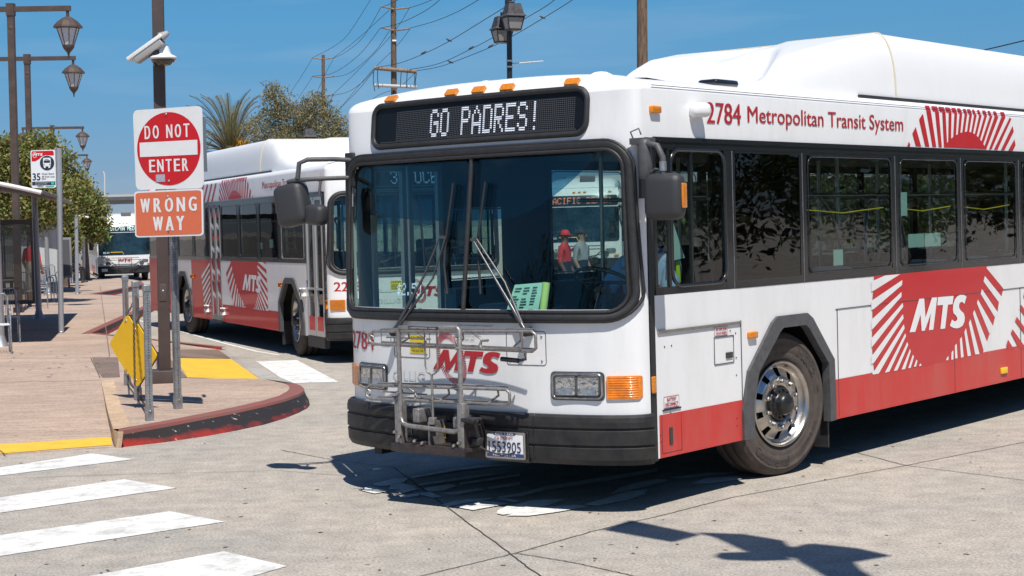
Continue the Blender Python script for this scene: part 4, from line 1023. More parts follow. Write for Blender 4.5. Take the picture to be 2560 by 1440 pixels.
            # doors
            for (x0, x1, nm) in ((-0.47, -1.27, 'front_door'), (-6.25, -6.97, 'rear_door')):
                dr = empty(nm, (0, 0, 0), 0, bus)
                zb = 0.36; xm = (x0 + x1) / 2
                for (a, c) in ((x0 - 0.01, xm + 0.012), (xm - 0.012, x1 + 0.01)):
                    g = MB()
                    for (p, q, zz0, zz1) in ((a, a - 0.045, zb, 2.36), (c + 0.045, c, zb, 2.36), (a, c, 2.30, 2.37), (a, c, zb, 0.44), (a, c, 1.02, 1.05)):
                        g.box(min(p, q), max(p, q), s * (H - 0.03), s * (H + 0.004 if zz1 - zz0 > 1 else H + 0.002), zz0, zz1)
                    g.build('door_leaf_frame', mat('door_aluminium', (0.6, 0.61, 0.62), rough=0.35, metal=0.6) if nm == 'front_door' else mat('door_grey', (0.25, 0.25, 0.26), rough=0.5), dr)
                    g = MB(); g.add([S(a, zb, -0.015), S(c, zb, -0.015), S(c, 2.36, -0.015), S(a, 2.36, -0.015)], [(0, 1, 2, 3)], 0); g.build('door_glass', GLS, dr)
                    if nm == 'front_door':
                        g = MB(); g.box(min(a, c) + 0.045, max(a, c) - 0.045, s * (H - 0.02), s * (H + 0.001), 0.44, 0.64); g.build('door_kick_panel', RED, dr)
                    else:
                        g = MB()
                        for k in range(9):
                            z = 0.50 + 0.20 * k; g.add([S(a - 0.045, z, -0.012), S(c + 0.045, z + 0.08, -0.012), S(c + 0.045, z + 0.16, -0.012), S(a - 0.045, z + 0.08, -0.012)], [(0, 1, 2, 3)], k % 2)
                        g.add([S(a - 0.045, 0.45, -0.013), S(c + 0.045, 0.45, -0.013), S(c + 0.045, 1.39, -0.013), S(a - 0.045, 1.39, -0.013)], [(0, 1, 2, 3)], 0)
                        g.build('door_stripes', [RED, WHITE], dr)
                g = MB(); g.box(min(x0, x1), max(x0, x1), s * (H - 0.06), s * (H + 0.012), 0.20 if nm == 'front_door' else 0.32, 0.355); g.build('door_step', BLACKR, dr)
                if nm == 'rear_door':
                    g = MB(); g.box(x1 - 0.03, x0 + 0.03, s * (H - 0.03), s * (H - 0.002), 2.36, 2.41); g.build('door_header', BLACKP, dr)
            for (xx, zz) in ((-7.25, 0.53), (-6.10, 0.52), (-1.40, 0.97)):
                g = MB(); g.box(xx - 0.05, xx + 0.05, s * (H - 0.005), s * (H + 0.05), zz - 0.05, zz + 0.05, 0, bev=0.02); g.build('side_sensor', LETW, bus)
            g = MB(); g.add([S(-1.30, 1.06, 0.004), S(-1.22, 1.06, 0.004), S(-1.22, 1.15, 0.004), S(-1.30, 1.15, 0.004)], [(0, 1, 2, 3)], 0); g.text('&', tx(-1.29, 1.07, 0.006), 0.05, 0.06, 0.02, 0, 1); g.build('access_symbol', [mat('sign_blue', (0.02, 0.12, 0.5)), LETW], bus)
            g = MB(); led(g, side_led, lambda a, t, d: S(-2.20 + a, 2.205 + t, -0.012), 0.86, 0.10, 2, 0, 0.8); g.build('side_display_lettering', mat('lit_cream_diodes', (0.8, 0.8, 0.6), emit=(0.9, 0.95, 0.7), estr=0.8), bus)
            g = MB(); g.box(-2.48, -1.33, s * (H - 0.06), s * (H - 0.014), 2.16, 2.34); g.build('side_display', BLACKP, bus)
    g = MB(); g.box(-0.395, -0.34, H - 0.02, H + 0.004, 0.33, 2.40); g.build('corner_post', BLACKR, bus)
    # ---- roof and fairings
    g = MB(); ys = [-(H - Rd) + (2 * (H - Rd)) * k / 12 for k in range(13)]
    g.add([Vector((x, y, roofz(y) if abs(y) < H - Rd - 0.01 else 2.80)) for x in (-0.88, -12.1) for y in ys], [(k, k + 1, 13 + k + 1, 13 + k) for k in range(12)], 0, True); B(g, 'roof', ROOFW)
    def hump(name, xs, ztop, half, zbase, mats, e=0.5):
        g = MB(); n = 28; vs = []
        for x in xs:
            zt, hw = ztop(x), half(x)
            for k in range(n + 1):
                a = math.pi * k / n; c, si = math.cos(a), math.sin(a)
                vs.append(Vector((x, hw * math.copysign(abs(c) ** e, c), zbase + (zt - zbase) * abs(si) ** e)))
        w = n + 1; g.add(vs, [(i * w + k, i * w + k + 1, (i + 1) * w + k + 1, (i + 1) * w + k) for i in range(len(xs) - 1) for k in range(n)], 0, True)
        return g.build(name, mats, bus)
    def fz(x, y):
        A = float(np.interp(-x, [1.4, 2.0, 2.8, 3.25, 3.45, 3.7, 4.1, 4.3], [2.79, 2.85, 2.95, 3.07, 3.18, 3.28, 3.35, 3.355]))
        A -= 0.055 * math.exp(-((y + 0.22) / 0.26) ** 2) * min(1, max(0, (-x - 3.3) / 0.4)) * min(1, max(0, (4.22 + x) / 0.22))
        xf = -2.1 - 2.1 * (1.05 - y) / 1.05; d = xf - x; t = min(1, max(0, d / 0.30)); t = t * t * (3 - 2 * t)
        Zb = 2.84 + 0.535 * (min(1, max(0, (-x - 2.1) / 2.1))) ** 0.62
        z = A + max(0, Zb - A) * t
        e = (1.10 - abs(y)) / 0.17
        k = 1.0 if e >= 1 else math.sqrt(max(0, 1 - (1 - e) ** 2))
        return 2.79 + (z - 2.79) * k ** 0.8
    g = MB(); xs = list(np.linspace(-1.4, -4.255, 70)); ysf = [1.10 * math.sin(R(a)) for a in np.linspace(-90, 90, 73)]
    w_ = len(ysf); g.add([Vector((x, y, fz(x, y))) for x in xs for y in ysf], [(i * w_ + k, i * w_ + k + 1, (i + 1) * w_ + k + 1, (i + 1) * w_ + k) for i in range(len(xs) - 1) for k in range(w_ - 1)], 0, True)
    g.add([Vector((-4.255, y, fz(-4.255, y))) for y in ysf] + [Vector((-4.255, y, 2.79)) for y in ysf], [(k, k + 1, w_ + k + 1, w_ + k) for k in range(w_ - 1)], 0)
    B(g, 'roof_fairing', ROOFW)
    g = MB(); xs = [-4.262, -4.30, -6.0, -8.0, -10.0, -10.8, -11.3, -11.6]
    def rz_(x, y): z = fz(-4.255, y); return 2.80 + (z - 2.80) * (1 - (0.55 * max(0, (-10 - x) / 1.6) ** 2))
    g.add([Vector((x, y, rz_(x, y))) for x in xs for y in ysf], [(i * w_ + k, i * w_ + k + 1, (i + 1) * w_ + k + 1, (i + 1) * w_ + k) for i in range(len(xs) - 1) for k in range(w_ - 1)], 0, True)
    B(g, 'roof_fairing', ROOFW)
    g = MB(); g.box(-11.6, -3.6, -1.12, 1.12, 2.79, 2.832)
    B(g, 'fairing_base', BLACKR)
    g = MB()
    g.tube([Vector((-4.258, y * 1.003, fz(-4.255, y) + 0.003)) for y in ysf], 0.009, 5)
    B(g, 'fairing_seam', mat('cream_sealant', (0.55, 0.5, 0.38), rough=0.7))
    g = MB()
    for (xx, yy, rr) in ((-0.75, -0.35, 0.07), (-0.9, 0.55, 0.09)):
        g.lathe([(rr, 0), (rr * 0.95, 0.035), (rr * 0.5, 0.055), (0, 0.06)], 14, 0, Matrix.Translation((xx, yy, 2.855)))
    B(g, 'roof_antenna', ROOFW)
    g = MB(); g.box(-1.75, -1.45, 0.98, 1.14, 2.80, 2.85, 0, bev=0.02); B(g, 'roof_vent', BLACKP)
    # ---- inside
    g = MB()
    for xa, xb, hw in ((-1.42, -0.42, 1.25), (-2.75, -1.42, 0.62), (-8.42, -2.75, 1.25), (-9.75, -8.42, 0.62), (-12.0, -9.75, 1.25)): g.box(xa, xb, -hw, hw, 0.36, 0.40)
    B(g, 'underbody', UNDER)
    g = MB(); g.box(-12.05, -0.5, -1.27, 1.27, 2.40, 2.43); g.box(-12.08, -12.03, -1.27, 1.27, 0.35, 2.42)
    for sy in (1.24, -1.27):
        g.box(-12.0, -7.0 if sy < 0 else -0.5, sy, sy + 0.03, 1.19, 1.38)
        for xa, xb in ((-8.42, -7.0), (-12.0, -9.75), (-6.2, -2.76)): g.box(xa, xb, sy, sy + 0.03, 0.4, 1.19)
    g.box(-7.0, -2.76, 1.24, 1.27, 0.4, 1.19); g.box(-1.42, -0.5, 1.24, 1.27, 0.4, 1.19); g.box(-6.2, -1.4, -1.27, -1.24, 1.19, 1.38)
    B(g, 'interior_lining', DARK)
    g = MB(); g.box(-12.1, -12.06, -1.28, 1.28, 0.36, 2.80); B(g, 'rear_panel', RED)
    # dashboard
    g = MB(); g.box(-0.60, -0.30, -0.45, 1.20, 1.02, 1.22, 0, bev=0.05); g.box(-0.62, -0.25, -1.15, 1.20, 0.4, 1.1); B(g, 'dashboard', mat('dash_plastic', (0.05, 0.048, 0.045), rough=0.6))
    g = MB(); c = Vector((-0.64, 0.74, 1.47)); T = Matrix.Translation(c) @ Matrix.Rotation(R(-28), 4, 'Y')
    g.tube([T @ Vector((0.22 * math.cos(a), 0.22 * math.sin(a), 0)) for a in np.linspace(0, 2 * math.pi, 25)[:-1]], 0.014, 6, 0, closed=True)
    g.tube([T @ Vector((0, 0.2, 0)), T @ Vector((0, -0.2, 0))], 0.012, 5); g.tube([T @ Vector((0, 0, 0)), T @ Vector((0, 0, -0.4))], 0.03, 6); B(g, 'steering_wheel', BLACKP)
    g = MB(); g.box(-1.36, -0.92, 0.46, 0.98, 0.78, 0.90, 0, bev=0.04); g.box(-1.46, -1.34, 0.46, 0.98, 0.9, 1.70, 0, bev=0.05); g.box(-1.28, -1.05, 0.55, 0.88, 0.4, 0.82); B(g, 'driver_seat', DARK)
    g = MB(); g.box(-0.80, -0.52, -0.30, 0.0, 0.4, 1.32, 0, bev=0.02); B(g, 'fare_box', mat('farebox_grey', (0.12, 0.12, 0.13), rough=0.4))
    g = MB(); g.box(-1.98, -1.94, -1.24, -0.76, 0.4, 2.38, 0, bev=0.01); g.box(-1.94, -1.5, -1.22, -0.75, 0.4, 1.25, 0, bev=0.03); B(g, 'blocker_partition', DARK)  # added dark blocker: hides bright far windows from the windscreen view
    PL = mat('grab_rail_steel', (0.5, 0.52, 0.53), rough=0.3, metal=0.7)
    g = MB()
    for xx in (-2.2, -3.3, -4.5, -5.7, -6.9, -8.1):
        for yy in (-0.42, 0.42):
            g.tube([(xx, yy, 0.4), (xx, yy, 2.4)], 0.017, 6)
    for yy in (-0.5, 0.5): g.tube([(-2.0, yy, 2.05), (-11.5, yy, 2.05)], 0.016, 6)
    for xx in (-3.75, -5.0):
        g.tube([(xx, 0.40, 1.55), (xx - 0.05, 0.42, 1.95), (xx - 0.3, 0.44, 2.1), (xx - 0.6, 0.44, 1.9), (xx - 0.8, 0.44, 1.5), (xx - 0.8, 0.44, 0.9)], 0.016, 6)
    for zz in (1.55, 1.66, 1.77, 1.9): g.tube([(-5.2, -0.15, zz), (-6.1, -0.15, zz)], 0.014, 6)
    g.tube([(-6.1, -0.15, 0.9), (-6.1, -0.15, 1.9)], 0.016, 6)
    B(g, 'grab_rail', PL)
    g = MB()
    for xa, xb in ((-2.4, -3.75), (-3.9, -5.0), (-5.12, -6.25)): g.tube([(xa, 1.225, 1.93), ((xa + xb) / 2, 1.225, 1.895), (xb, 1.225, 1.93)], 0.005, 5)
    B(g, 'stop_cord', mat('yellow_cord', (0.8, 0.62, 0.03), emit=(0.8, 0.6, 0.05), estr=0.0))
    SE = mat('seat_fabric', (0.03, 0.045, 0.09), rough=0.9, noise=0.5, nscale=40)
    for k in range(9):
        xx = -2.75 - 0.85 * k
        for yy in (-0.86, 0.86):
            g = MB(); g.box(xx - 0.42, xx, yy - 0.36, yy + 0.36, 0.80, 0.88, 0, bev=0.03); g.box(xx - 0.50, xx - 0.42, yy - 0.36, yy + 0.36, 0.85, 1.48, 0, bev=0.03); g.box(xx - 0.3, xx - 0.1, yy - 0.3, yy + 0.3, 0.4, 0.8); B(g, 'passenger_seat', SE)
    return bus

GREEN_P = mat('pale_green_paper', (0.45, 0.62, 0.52), rough=0.8)
bus1 = city_bus((B1['x'], B1['y']), B1['a'], '2784', '35 OCEAN BEACH', 'nearest white and red city bus, its front display reading GO PADRES!, number 2784', True)
bus2 = city_bus((-1.2665, 23.6469), R(294.0034), '2238', '35 OCEAN BEACH', 'white and red city bus parked behind the signs, side display reading 35 OCEAN BEACH', False)

# ---- things only seen on the nearer bus
def L1(x, y, z): return Vector((x, y, z))
# bicycle rack folded up on the nose
rk = empty('bicycle_rack', (0, 0, 0), 0, bus1)
def rpath(pts, x): return [Vector((x, y, z)) for y, z in pts]
g = MB(); g.tube(rpath([(-0.335, 0.60), (-0.335, 1.19), (-0.32, 1.205), (0.195, 1.213), (0.21, 1.20), (0.205, 0.58)], 0.27), 0.017, 8, 0)
g.tube(rpath([(-0.335, 0.60), (-0.32, 0.56), (-0.27, 0.545), (0.15, 0.527), (0.205, 0.55)], 0.27), 0.017, 8, 0)
g.build('rack_frame', RACK, rk)
def tray(y0, y1, z0a, z0b, z1a, z1b, x):
    g = MB()
    g.tube([(x, y0 + 0.04, z1a), (x, y0, z1a - 0.02), (x, y0, z0a + 0.02), (x, y0 + 0.04, z0a), (x, y1 - 0.03, z0b), (x, y1, z0b + 0.02), (x, y1, z1b - 0.02), (x, y1 - 0.03, z1b)], 0.011, 7, 0, closed=True)
    g.tube([(x - 0.07, y0 + 0.1, (z0a + z1a) / 2), (x - 0.07, y0 + 0.5, (z0a + z1a) / 2 - 0.005)], 0.013, 4, 0, flat=0.5)
    for k in range(6):
        ya = y0 + (y1 - y0) * (k + 0.12) / 6; yb = ya + 0.09 * (1 if k % 2 else -1); za = z0a + (z0b - z0a) * k / 5; zb_ = z1a + (z1b - z1a) * k / 5
        g.tube([(x, ya, za), (x - 0.06, (ya + yb) / 2, (za + zb_) / 2), (x, yb, zb_)], 0.008, 5)
    for za, zb_ in ((z0a, z0b), (z1a, z1b)): g.tube([(x - 0.055, y0 + 0.06, za + 0.012), (x - 0.055, y1 - 0.05, zb_ + 0.012)], 0.007, 5)
    g.build('rack_tray', RACK, rk)
tray(-0.675, 0.79, 1.082, 1.068, 1.170, 1.196, 0.20); tray(-0.73, 0.555, 0.700, 0.715, 0.795, 0.815, 0.19)
g = MB(); g.tube(rpath([(-0.125, 1.19), (-0.125, 0.95), (-0.11, 0.91), (-0.07, 0.89), (-0.03, 0.91), (-0.015, 0.95), (-0.015, 1.19)], 0.24), 0.006, 6)
g.tube(rpath([(-0.07, 0.89), (-0.07, 0.57)], 0.24), 0.009, 6); g.box(0.225, 0.262, -0.095, -0.045, 0.56, 0.61, 0, bev=0.006)
g.tube(rpath([(0.44, 1.135), (0.38, 1.13), (0.36, 1.10), (0.38, 1.078), (0.70, 1.086), (0.72, 1.10), (0.72, 1.20)], 0.25), 0.008, 6)
g.build('support_arm', RACK, rk)
g = MB()
for ya, yb in ((-0.36, -0.345), (0.20, 0.215)):
    g.box(0.20, 0.28, ya, yb, 0.43, 0.70, 0); g.box(0.24, 0.285, ya - 0.02, yb + 0.02, 0.42, 0.72, 0, bev=0.006)
g.box(0.08, 0.26, -0.10, -0.085, 0.42, 0.58); g.box(0.1, 0.24, -0.26, -0.2, 0.56, 0.66, 0, bev=0.01); g.box(0.1, 0.24, 0.10, 0.15, 0.53, 0.62, 0, bev=0.01)
g.build('hinge_plate', RACK, rk)
g = MB(); g.box(0.08, 0.30, -0.405, 0.245, 0.395, 0.425, 0, bev=0.006); g.box(0.285, 0.302, -0.405, 0.245, 0.37, 0.425, 0, bev=0.004)
g.box(0.06, 0.10, -0.33, 0.21, 0.42, 0.56); g.box(0.08, 0.28, 0.222, 0.24, 0.40, 0.58)
g.build('rack_base', mat('black_steel', (0.03, 0.03, 0.038), rough=0.45, metal=0.3, noise=0.5, nscale=16, col2=(0.075, 0.05, 0.042)), rk)
g = MB(); T = Matrix.Translation((0.13, -0.15, 0.485))
g.add([Vector((0.115, y, z)) for y, z in ((-0.235, 0.445), (-0.07, 0.455), (-0.075, 0.535), (-0.205, 0.535))], [(0, 1, 2, 3)], 0)
g.text('Byk-Rak', lambda s, t, d: Vector((0.118, -0.20 + s, 0.475 + t)), 0.11, 0.032, 0.02, 0, 1); g.build('rack_plate', [mat('orange_plate', (0.75, 0.36, 0.02), rough=0.5), LETB], rk)
g = MB(); g.box(0.288, 0.294, -0.22, 0.04, 1.198, 1.218); g.text('2. MAXIMUM TWO BICYCLES - 1 ON RACK', lambda s, t, d: Vector((0.2945, -0.21 + s, 1.203 + t)), 0.235, 0.010, 0, 0, 1); g.build('rack_label', [LETB, LETW], rk)
g = MB(); g.box(0.20, 0.30, 0.22, 0.33, 0.60, 0.625, 0, bev=0.008)
for k in range(6): g.lathe([(0.016, 0), (0.019, 0.008), (0.016, 0.016)], 8, 0, Matrix.Translation((0.26, 0.235 + 0.02 * k, 0.6)) @ Matrix.Rotation(-math.pi / 2, 4, 'X'))
g.tube([(0.20, 0.25, 0.46), (0.20, 0.30, 0.43), (0.16, 0.33, 0.40), (0.12, 0.42, 0.37), (0.07, 0.5, 0.39)], 0.006, 5); g.box(0.17, 0.23, 0.24, 0.31, 0.44, 0.49, 0, bev=0.01)
g.tube([(0.22, 0.52, 1.015), (0.22, 0.66, 1.008)], 0.016, 8); g.tube([(0.22, 0.66, 1.008), (0.22, 0.72, 1.02), (0.2, 0.7, 1.05)], 0.010, 6)
g.build('rack_grip', BLACKR, rk)
for yy, zz in ((-0.37, 0.50), (-0.33, 0.47), (-0.19, 0.45), (-0.12, 0.44), (0.16, 0.44), (0.2, 0.46), (-0.335, 0.84), (-0.335, 0.76), (0.205, 1.16), (0.205, 1.08)):
    g = MB(); g.lathe([(0.0, 0.022), (0.010, 0.022), (0.013, 0.016), (0.013, 0)], 6, 0, Matrix.Translation((0.285, yy, zz)) @ Matrix.Rotation(math.pi / 2, 4, 'Y'), False); g.build('rack_bolt', CHROME, rk)
# number plate
pl = empty('licence_plate', (0, 0, 0), 0, bus1)
def PP(y, z, off): return Vector((0.100 - 0.10 * (y - 0.268), y, z)) + Vector((off, 0, 0))
g = MB(); g.prism(rrect(0.262, 0.575, 0.345, 0.522, 0.012, 3), lambda a, c, d: PP(a, c, -d), 0.012); g.build('plate_frame', CHROME, pl)
g = MB(); g.add([PP(a, c, 0.002) for a, c in rrect(0.277, 0.560, 0.362, 0.505, 0.008, 3)], [tuple(range(16))], 0)
g.add([PP(*q, 0.003) for q in ((0.277, 0.357), (0.56, 0.357), (0.56, 0.381), (0.277, 0.381))], [(0, 1, 2, 3)], 1); g.add([PP(*q, 0.003) for q in ((0.33, 0.500), (0.50, 0.500), (0.50, 0.517), (0.33, 0.517))], [(0, 1, 2, 3)], 1)
g.build('plate', [LETW, mat('plate_blue', (0.03, 0.06, 0.2))], pl)
g = MB(); g.text('1553905', lambda s, t, d: PP(0.292 + s, 0.388 + t, 0.005), 0.252, 0.070, 0.015, 0, 0); g.text('CA EXEMPT', lambda s, t, d: PP(0.340 + s, 0.471 + t, 0.005), 0.145, 0.020, 0.01, 0, 1)
g.text('MADE IN USA', lambda s, t, d: PP(0.325 + s, 0.362 + t, 0.005), 0.18, 0.014, 0.02, 0, 2); g.text('GILLIG', lambda s, t, d: PP(0.345 + s, 0.503 + t, 0.005), 0.14, 0.011, 0.02, 0, 2)
g.build('plate_lettering', [mat('plate_ink', (0.02, 0.03, 0.10)), LETR, LETW], pl)
g = MB(); g.box(0.03, 0.055, 0.25, 0.59, 0.325, 0.53); g.build('plate_holder', BLACKP, pl)
# wipers: blade parked upright, twin arms to a pivot under the glass
def wfp(u, v, off):         # pixel -> point just outside the windscreen
    r = ray(u, v); o = CAMP - Vector((B1['x'], B1['y'], 0))
    lo = Vector((o.x * _bc + o.y * _bs, -o.x * _bs + o.y * _bc, o.z)); lr = Vector((r.x * _bc + r.y * _bs, -r.x * _bs + r.y * _bc, r.z))
    t0, t1 = 6.0, 20.0
    for k in range(60):
        t = (t0 + t1) / 2; p = lo + lr * t
        if p.x - FX(max(-H, min(H, p.y)), p.z) - off > 0: t0 = t
        else: t1 = t
    return lo + lr * t0
for blade, mid_, piv in (([(1133, 458), (1128, 500), (1115, 595), (1110, 660), (1118, 735)], (1108, 592), [(985, 830), (1060, 690), (1098, 597)]),
                        ([(1213, 455), (1207, 500), (1196, 590), (1197, 660), (1201, 735)], (1186, 598), [(1315, 830), (1240, 700), (1180, 596)])):
    w = empty('wiper', (0, 0, 0), 0, bus1)
    g = MB(); g.tube([wfp(u, v, 0.02) for u, v in blade], 0.009, 6); g.tube([wfp(u, v, 0.035) for u, v in blade[:3]], 0.006, 5); g.build('wiper_blade', BLACKR, w)
    g = MB(); pp = [wfp(u, v, 0.05) for u, v in piv]; g.tube(pp, [0.018, 0.009, 0.007], 6); g.tube([pp[0] + Vector((0, 0.0, -0.01)), wfp(piv[1][0] + 22, piv[1][1] + 6, 0.05), wfp(mid_[0] + 6, mid_[1], 0.05)], [0.014, 0.007, 0.006], 6)
    m_ = wfp(*mid_, 0.045); g.box(m_.x - 0.01, m_.x + 0.012, m_.y - 0.028, m_.y + 0.02, m_.z - 0.012, m_.z + 0.008); g.build('wiper_arm', mat('wiper_arm_metal', (0.10, 0.10, 0.105), rough=0.35, metal=0.5), w)
    g = MB(); q = pp[0]; g.lathe([(0.03, -0.06), (0.03, 0.02), (0.02, 0.03), (0, 0.032)], 12, 0, Matrix.Translation(q) @ Matrix.Rotation(math.pi / 2, 4, 'Y')); g.build('wiper_pivot', BLACKR, w)
# driver side mirror
mr = empty('mirror', (0, 0, 0), 0, bus1)
g = MB(); g.tube([(-0.20, 1.37, 2.335), (-0.20, 1.41, 2.36), (-0.20, 1.48, 2.345), (-0.20, 1.52, 2.27), (-0.20, 1.52, 2.15)], 0.020, 8)
g.build('mirror_arm', GREYP, mr)
g = MB(); g.lathe([(0.035, -0.13), (0.045, -0.10), (0.048, 0.02), (0.04, 0.09), (0.03, 0.12), (0, 0.125)], 14, 0, Matrix.Translation((-0.21, 1.38, 2.27)))
g.box(-0.30, -0.20, 1.27, 1.40, 2.36, 2.40); g.box(-0.32, -0.27, 1.285, 1.31, 2.02, 2.38); g.tube([(-0.23, 1.34, 2.42), (-0.22, 1.33, 2.46), (-0.2, 1.28, 2.44), (-0.21, 1.30, 2.38)], 0.006, 5)
g.tube([(-0.21, 1.40, 2.16), (-0.20, 1.46, 2.20), (-0.20, 1.51, 2.19)], 0.008, 5); g.build('mirror_bracket', GREYP, mr)
T = Matrix.Translation((-0.20, 1.535, 2.02)) @ Matrix.Rotation(R(8), 4, 'Z')
g = MB(); g.box(-0.065, 0.065, -0.135, 0.125, -0.142, 0.150, 0, T, bev=0.055); g.build('mirror_housing', mat('mirror_plastic', (0.035, 0.035, 0.038), rough=0.5, bump=0.2, bscale=250), mr)
g = MB(); g.box(-0.03, 0.03, 0.120, 0.135, -0.07, 0.085, 0, T, bev=0.006); g.build('mirror_lamp', AMBER, mr)
g = MB(); g.lathe([(0.023, 0), (0.023, 0.06)], 12, 0, Matrix.Translation((-0.20, 1.52, 2.185))); g.build('mirror_collar', STEEL, mr)
# kerb side mirrors
def kerb_mirror(parent, f=1.0):
    mr = empty('mirror', (0, 0, 0), 0, parent)
    g = MB(); g.tube([(-0.22, -1.20, 2.375), (-0.10, -1.27, 2.385), (0.05, -1.385, 2.385), (0.09, -1.43, 2.36), (0.09, -1.45, 2.25)], 0.018, 8); g.tube([(-0.22, -1.22, 2.25), (0.0, -1.36, 2.245), (0.09, -1.47, 2.24), (0.08, -1.56, 2.23)], 0.017, 8)
    g.tube([(-0.02, -1.33, 2.23), (0.0, -1.33, 2.12)], 0.010, 6); g.build('mirror_arm', GREYP, mr)
    g = MB(); g.box(-0.30, -0.20, -1.26, -1.17, 2.18, 2.43, 0, bev=0.01); g.build('mirror_bracket', BLACKR, mr)
    g = MB(); g.box(-0.07, 0.09, -0.135, 0.115, -0.16, 0.15, 0, Matrix.Translation((0.05, -1.53, 2.07)) @ Matrix.Rotation(R(12), 4, 'X') @ Matrix.Rotation(R(14), 4, 'Z'), bev=0.055)
    g.build('mirror_housing', mat('mirror_plastic', (0.05, 0.05, 0.055)), mr)
    g = MB(); g.box(-0.06, 0.06, -0.09, 0.09, -0.075, 0.075, 0, Matrix.Translation((0.03, -1.33, 1.985)) @ Matrix.Rotation(R(-5), 4, 'X'), bev=0.045); g.build('convex_mirror', mat('mirror_plastic', (0.05, 0.05, 0.055)), mr)
kerb_mirror(bus1)
# papers on the dash, fare display
g = MB(); pa = [wfp(u, v, -0.09) for u, v in [(1264, 782), (1345, 780), (1358, 706), (1287, 712)]]; g.add(pa, [(0, 1, 2, 3)], 0)
nn = (pa[1] - pa[0]).cross(pa[3] - pa[0]).normalized(); nn = nn if nn.x > 0 else -nn
for k in range(9):
    a = pa[0].lerp(pa[3], (k + 1) / 10.5) + nn * 0.003; c = pa[1].lerp(pa[2], (k + 1) / 10.5) + nn * 0.003; d = (c - a)
    for j in range(3):
        if rnd.random() < 0.8: g.tube([a + d * (0.08 + 0.3 * j), a + d * (0.2 + 0.3 * j + rnd.random() * 0.1)], 0.0025, 4, 1)
g.build('paper_sheet', [mat('mint_paper', (0.52, 0.82, 0.68), rough=0.8, emit=(0.5, 0.8, 0.65), estr=0.0), LETB], bus1)
g = MB(); g.tube([wfp(1357, 780, -0.085), wfp(1366, 706, -0.085)], 0.026, 8); g.build('paper_roll', mat('lime_paper', (0.58, 0.75, 0.25), rough=0.8), bus1)
g = MB(); led(g, '$2.50', lambda s, t, d: FP(-0.66 + s, 1.405 + t, -0.03), 0.25, 0.085, 2, 0, 0.75); g.build('fare_display', mat('lit_white_diodes', (1, 1, 1)), bus1)
# stickers in the side windows
g = MB()
for (x0, x1, z0, z1) in ((-2.80, -2.95, 1.50, 1.62), (-4.06, -4.35, 1.60, 1.71), (-4.36, -4.66, 1.60, 1.71), (-3.92, -4.05, 1.86, 2.05)):
    g.add([Vector((x0, H - 0.008, z0)), Vector((x1, H - 0.008, z0)), Vector((x1, H - 0.008, z1)), Vector((x0, H - 0.008, z1))], [(0, 1, 2, 3)], 0)
g.build('window_sticker', mat('mint_sticker', (0.45, 0.68, 0.62), rough=0.6), bus1)
g = MB()
for (x0, x1, z0, z1) in ((-3.0, -3.2, 1.62, 1.75), (-3.62, -3.9, 1.60, 1.70)): g.add([Vector((x0, -H + 0.008, z0)), Vector((x1, -H + 0.008, z0)), Vector((x1, -H + 0.008, z1)), Vector((x0, -H + 0.008, z1))], [(0, 1, 2, 3)], 0)
g.build('window_sticker', mat('mint_sticker', (0.45, 0.68, 0.62)), bus2)

# ================================================================= signs and posts on the island
SIGNW = mat('sign_white', (0.80, 0.80, 0.80), rough=0.35, noise=0.06, nscale=5)
SIGNR = mat('sign_red', (0.62, 0.008, 0.012), rough=0.3, noise=0.12, nscale=6)
SIGNO = mat('faded_orange_sign', (0.72, 0.165, 0.075), rough=0.45, noise=0.12, nscale=30, stretch=(1, 1, 8))
BROWN = mat('brown_painted_steel', (0.085, 0.062, 0.055), rough=0.5, noise=0.25, nscale=5)
YPL = mat('yellow_sign_face', (0.80, 0.47, 0.005), rough=0.4, noise=0.08, nscale=4)
ALU = mat('sign_aluminium', (0.35, 0.36, 0.37), rough=0.45, metal=0.6)
TILT = 0.016
def leanT(base, t=TILT): return Matrix.Translation(base) @ Matrix.Rotation(t, 4, 'Y')
def bilin(TL, TR, BR, BL):
    n = (TR - TL).cross(BL - TL).normalized()
    if n.dot(CAMP - TL) < 0: n = -n
    def f(s, t, off=0.0): return (BL * (1 - s) + BR * s) * (1 - t) + (TL * (1 - s) + TR * s) * t + n * off
    return f
def plate(f, name, mats, r=0.06, asp=1.0, thick=0.003, parent=None, off=0.0):
    g = MB(); pts = [(s, t) for s, t in rrect(0, 1, 0, 1, r, 6)]
    pts = [(s, t) for s, t in pts]
    g.prism(pts, lambda a, b, d: f(a, b, off - d), thick); return g.build(name, mats, parent)
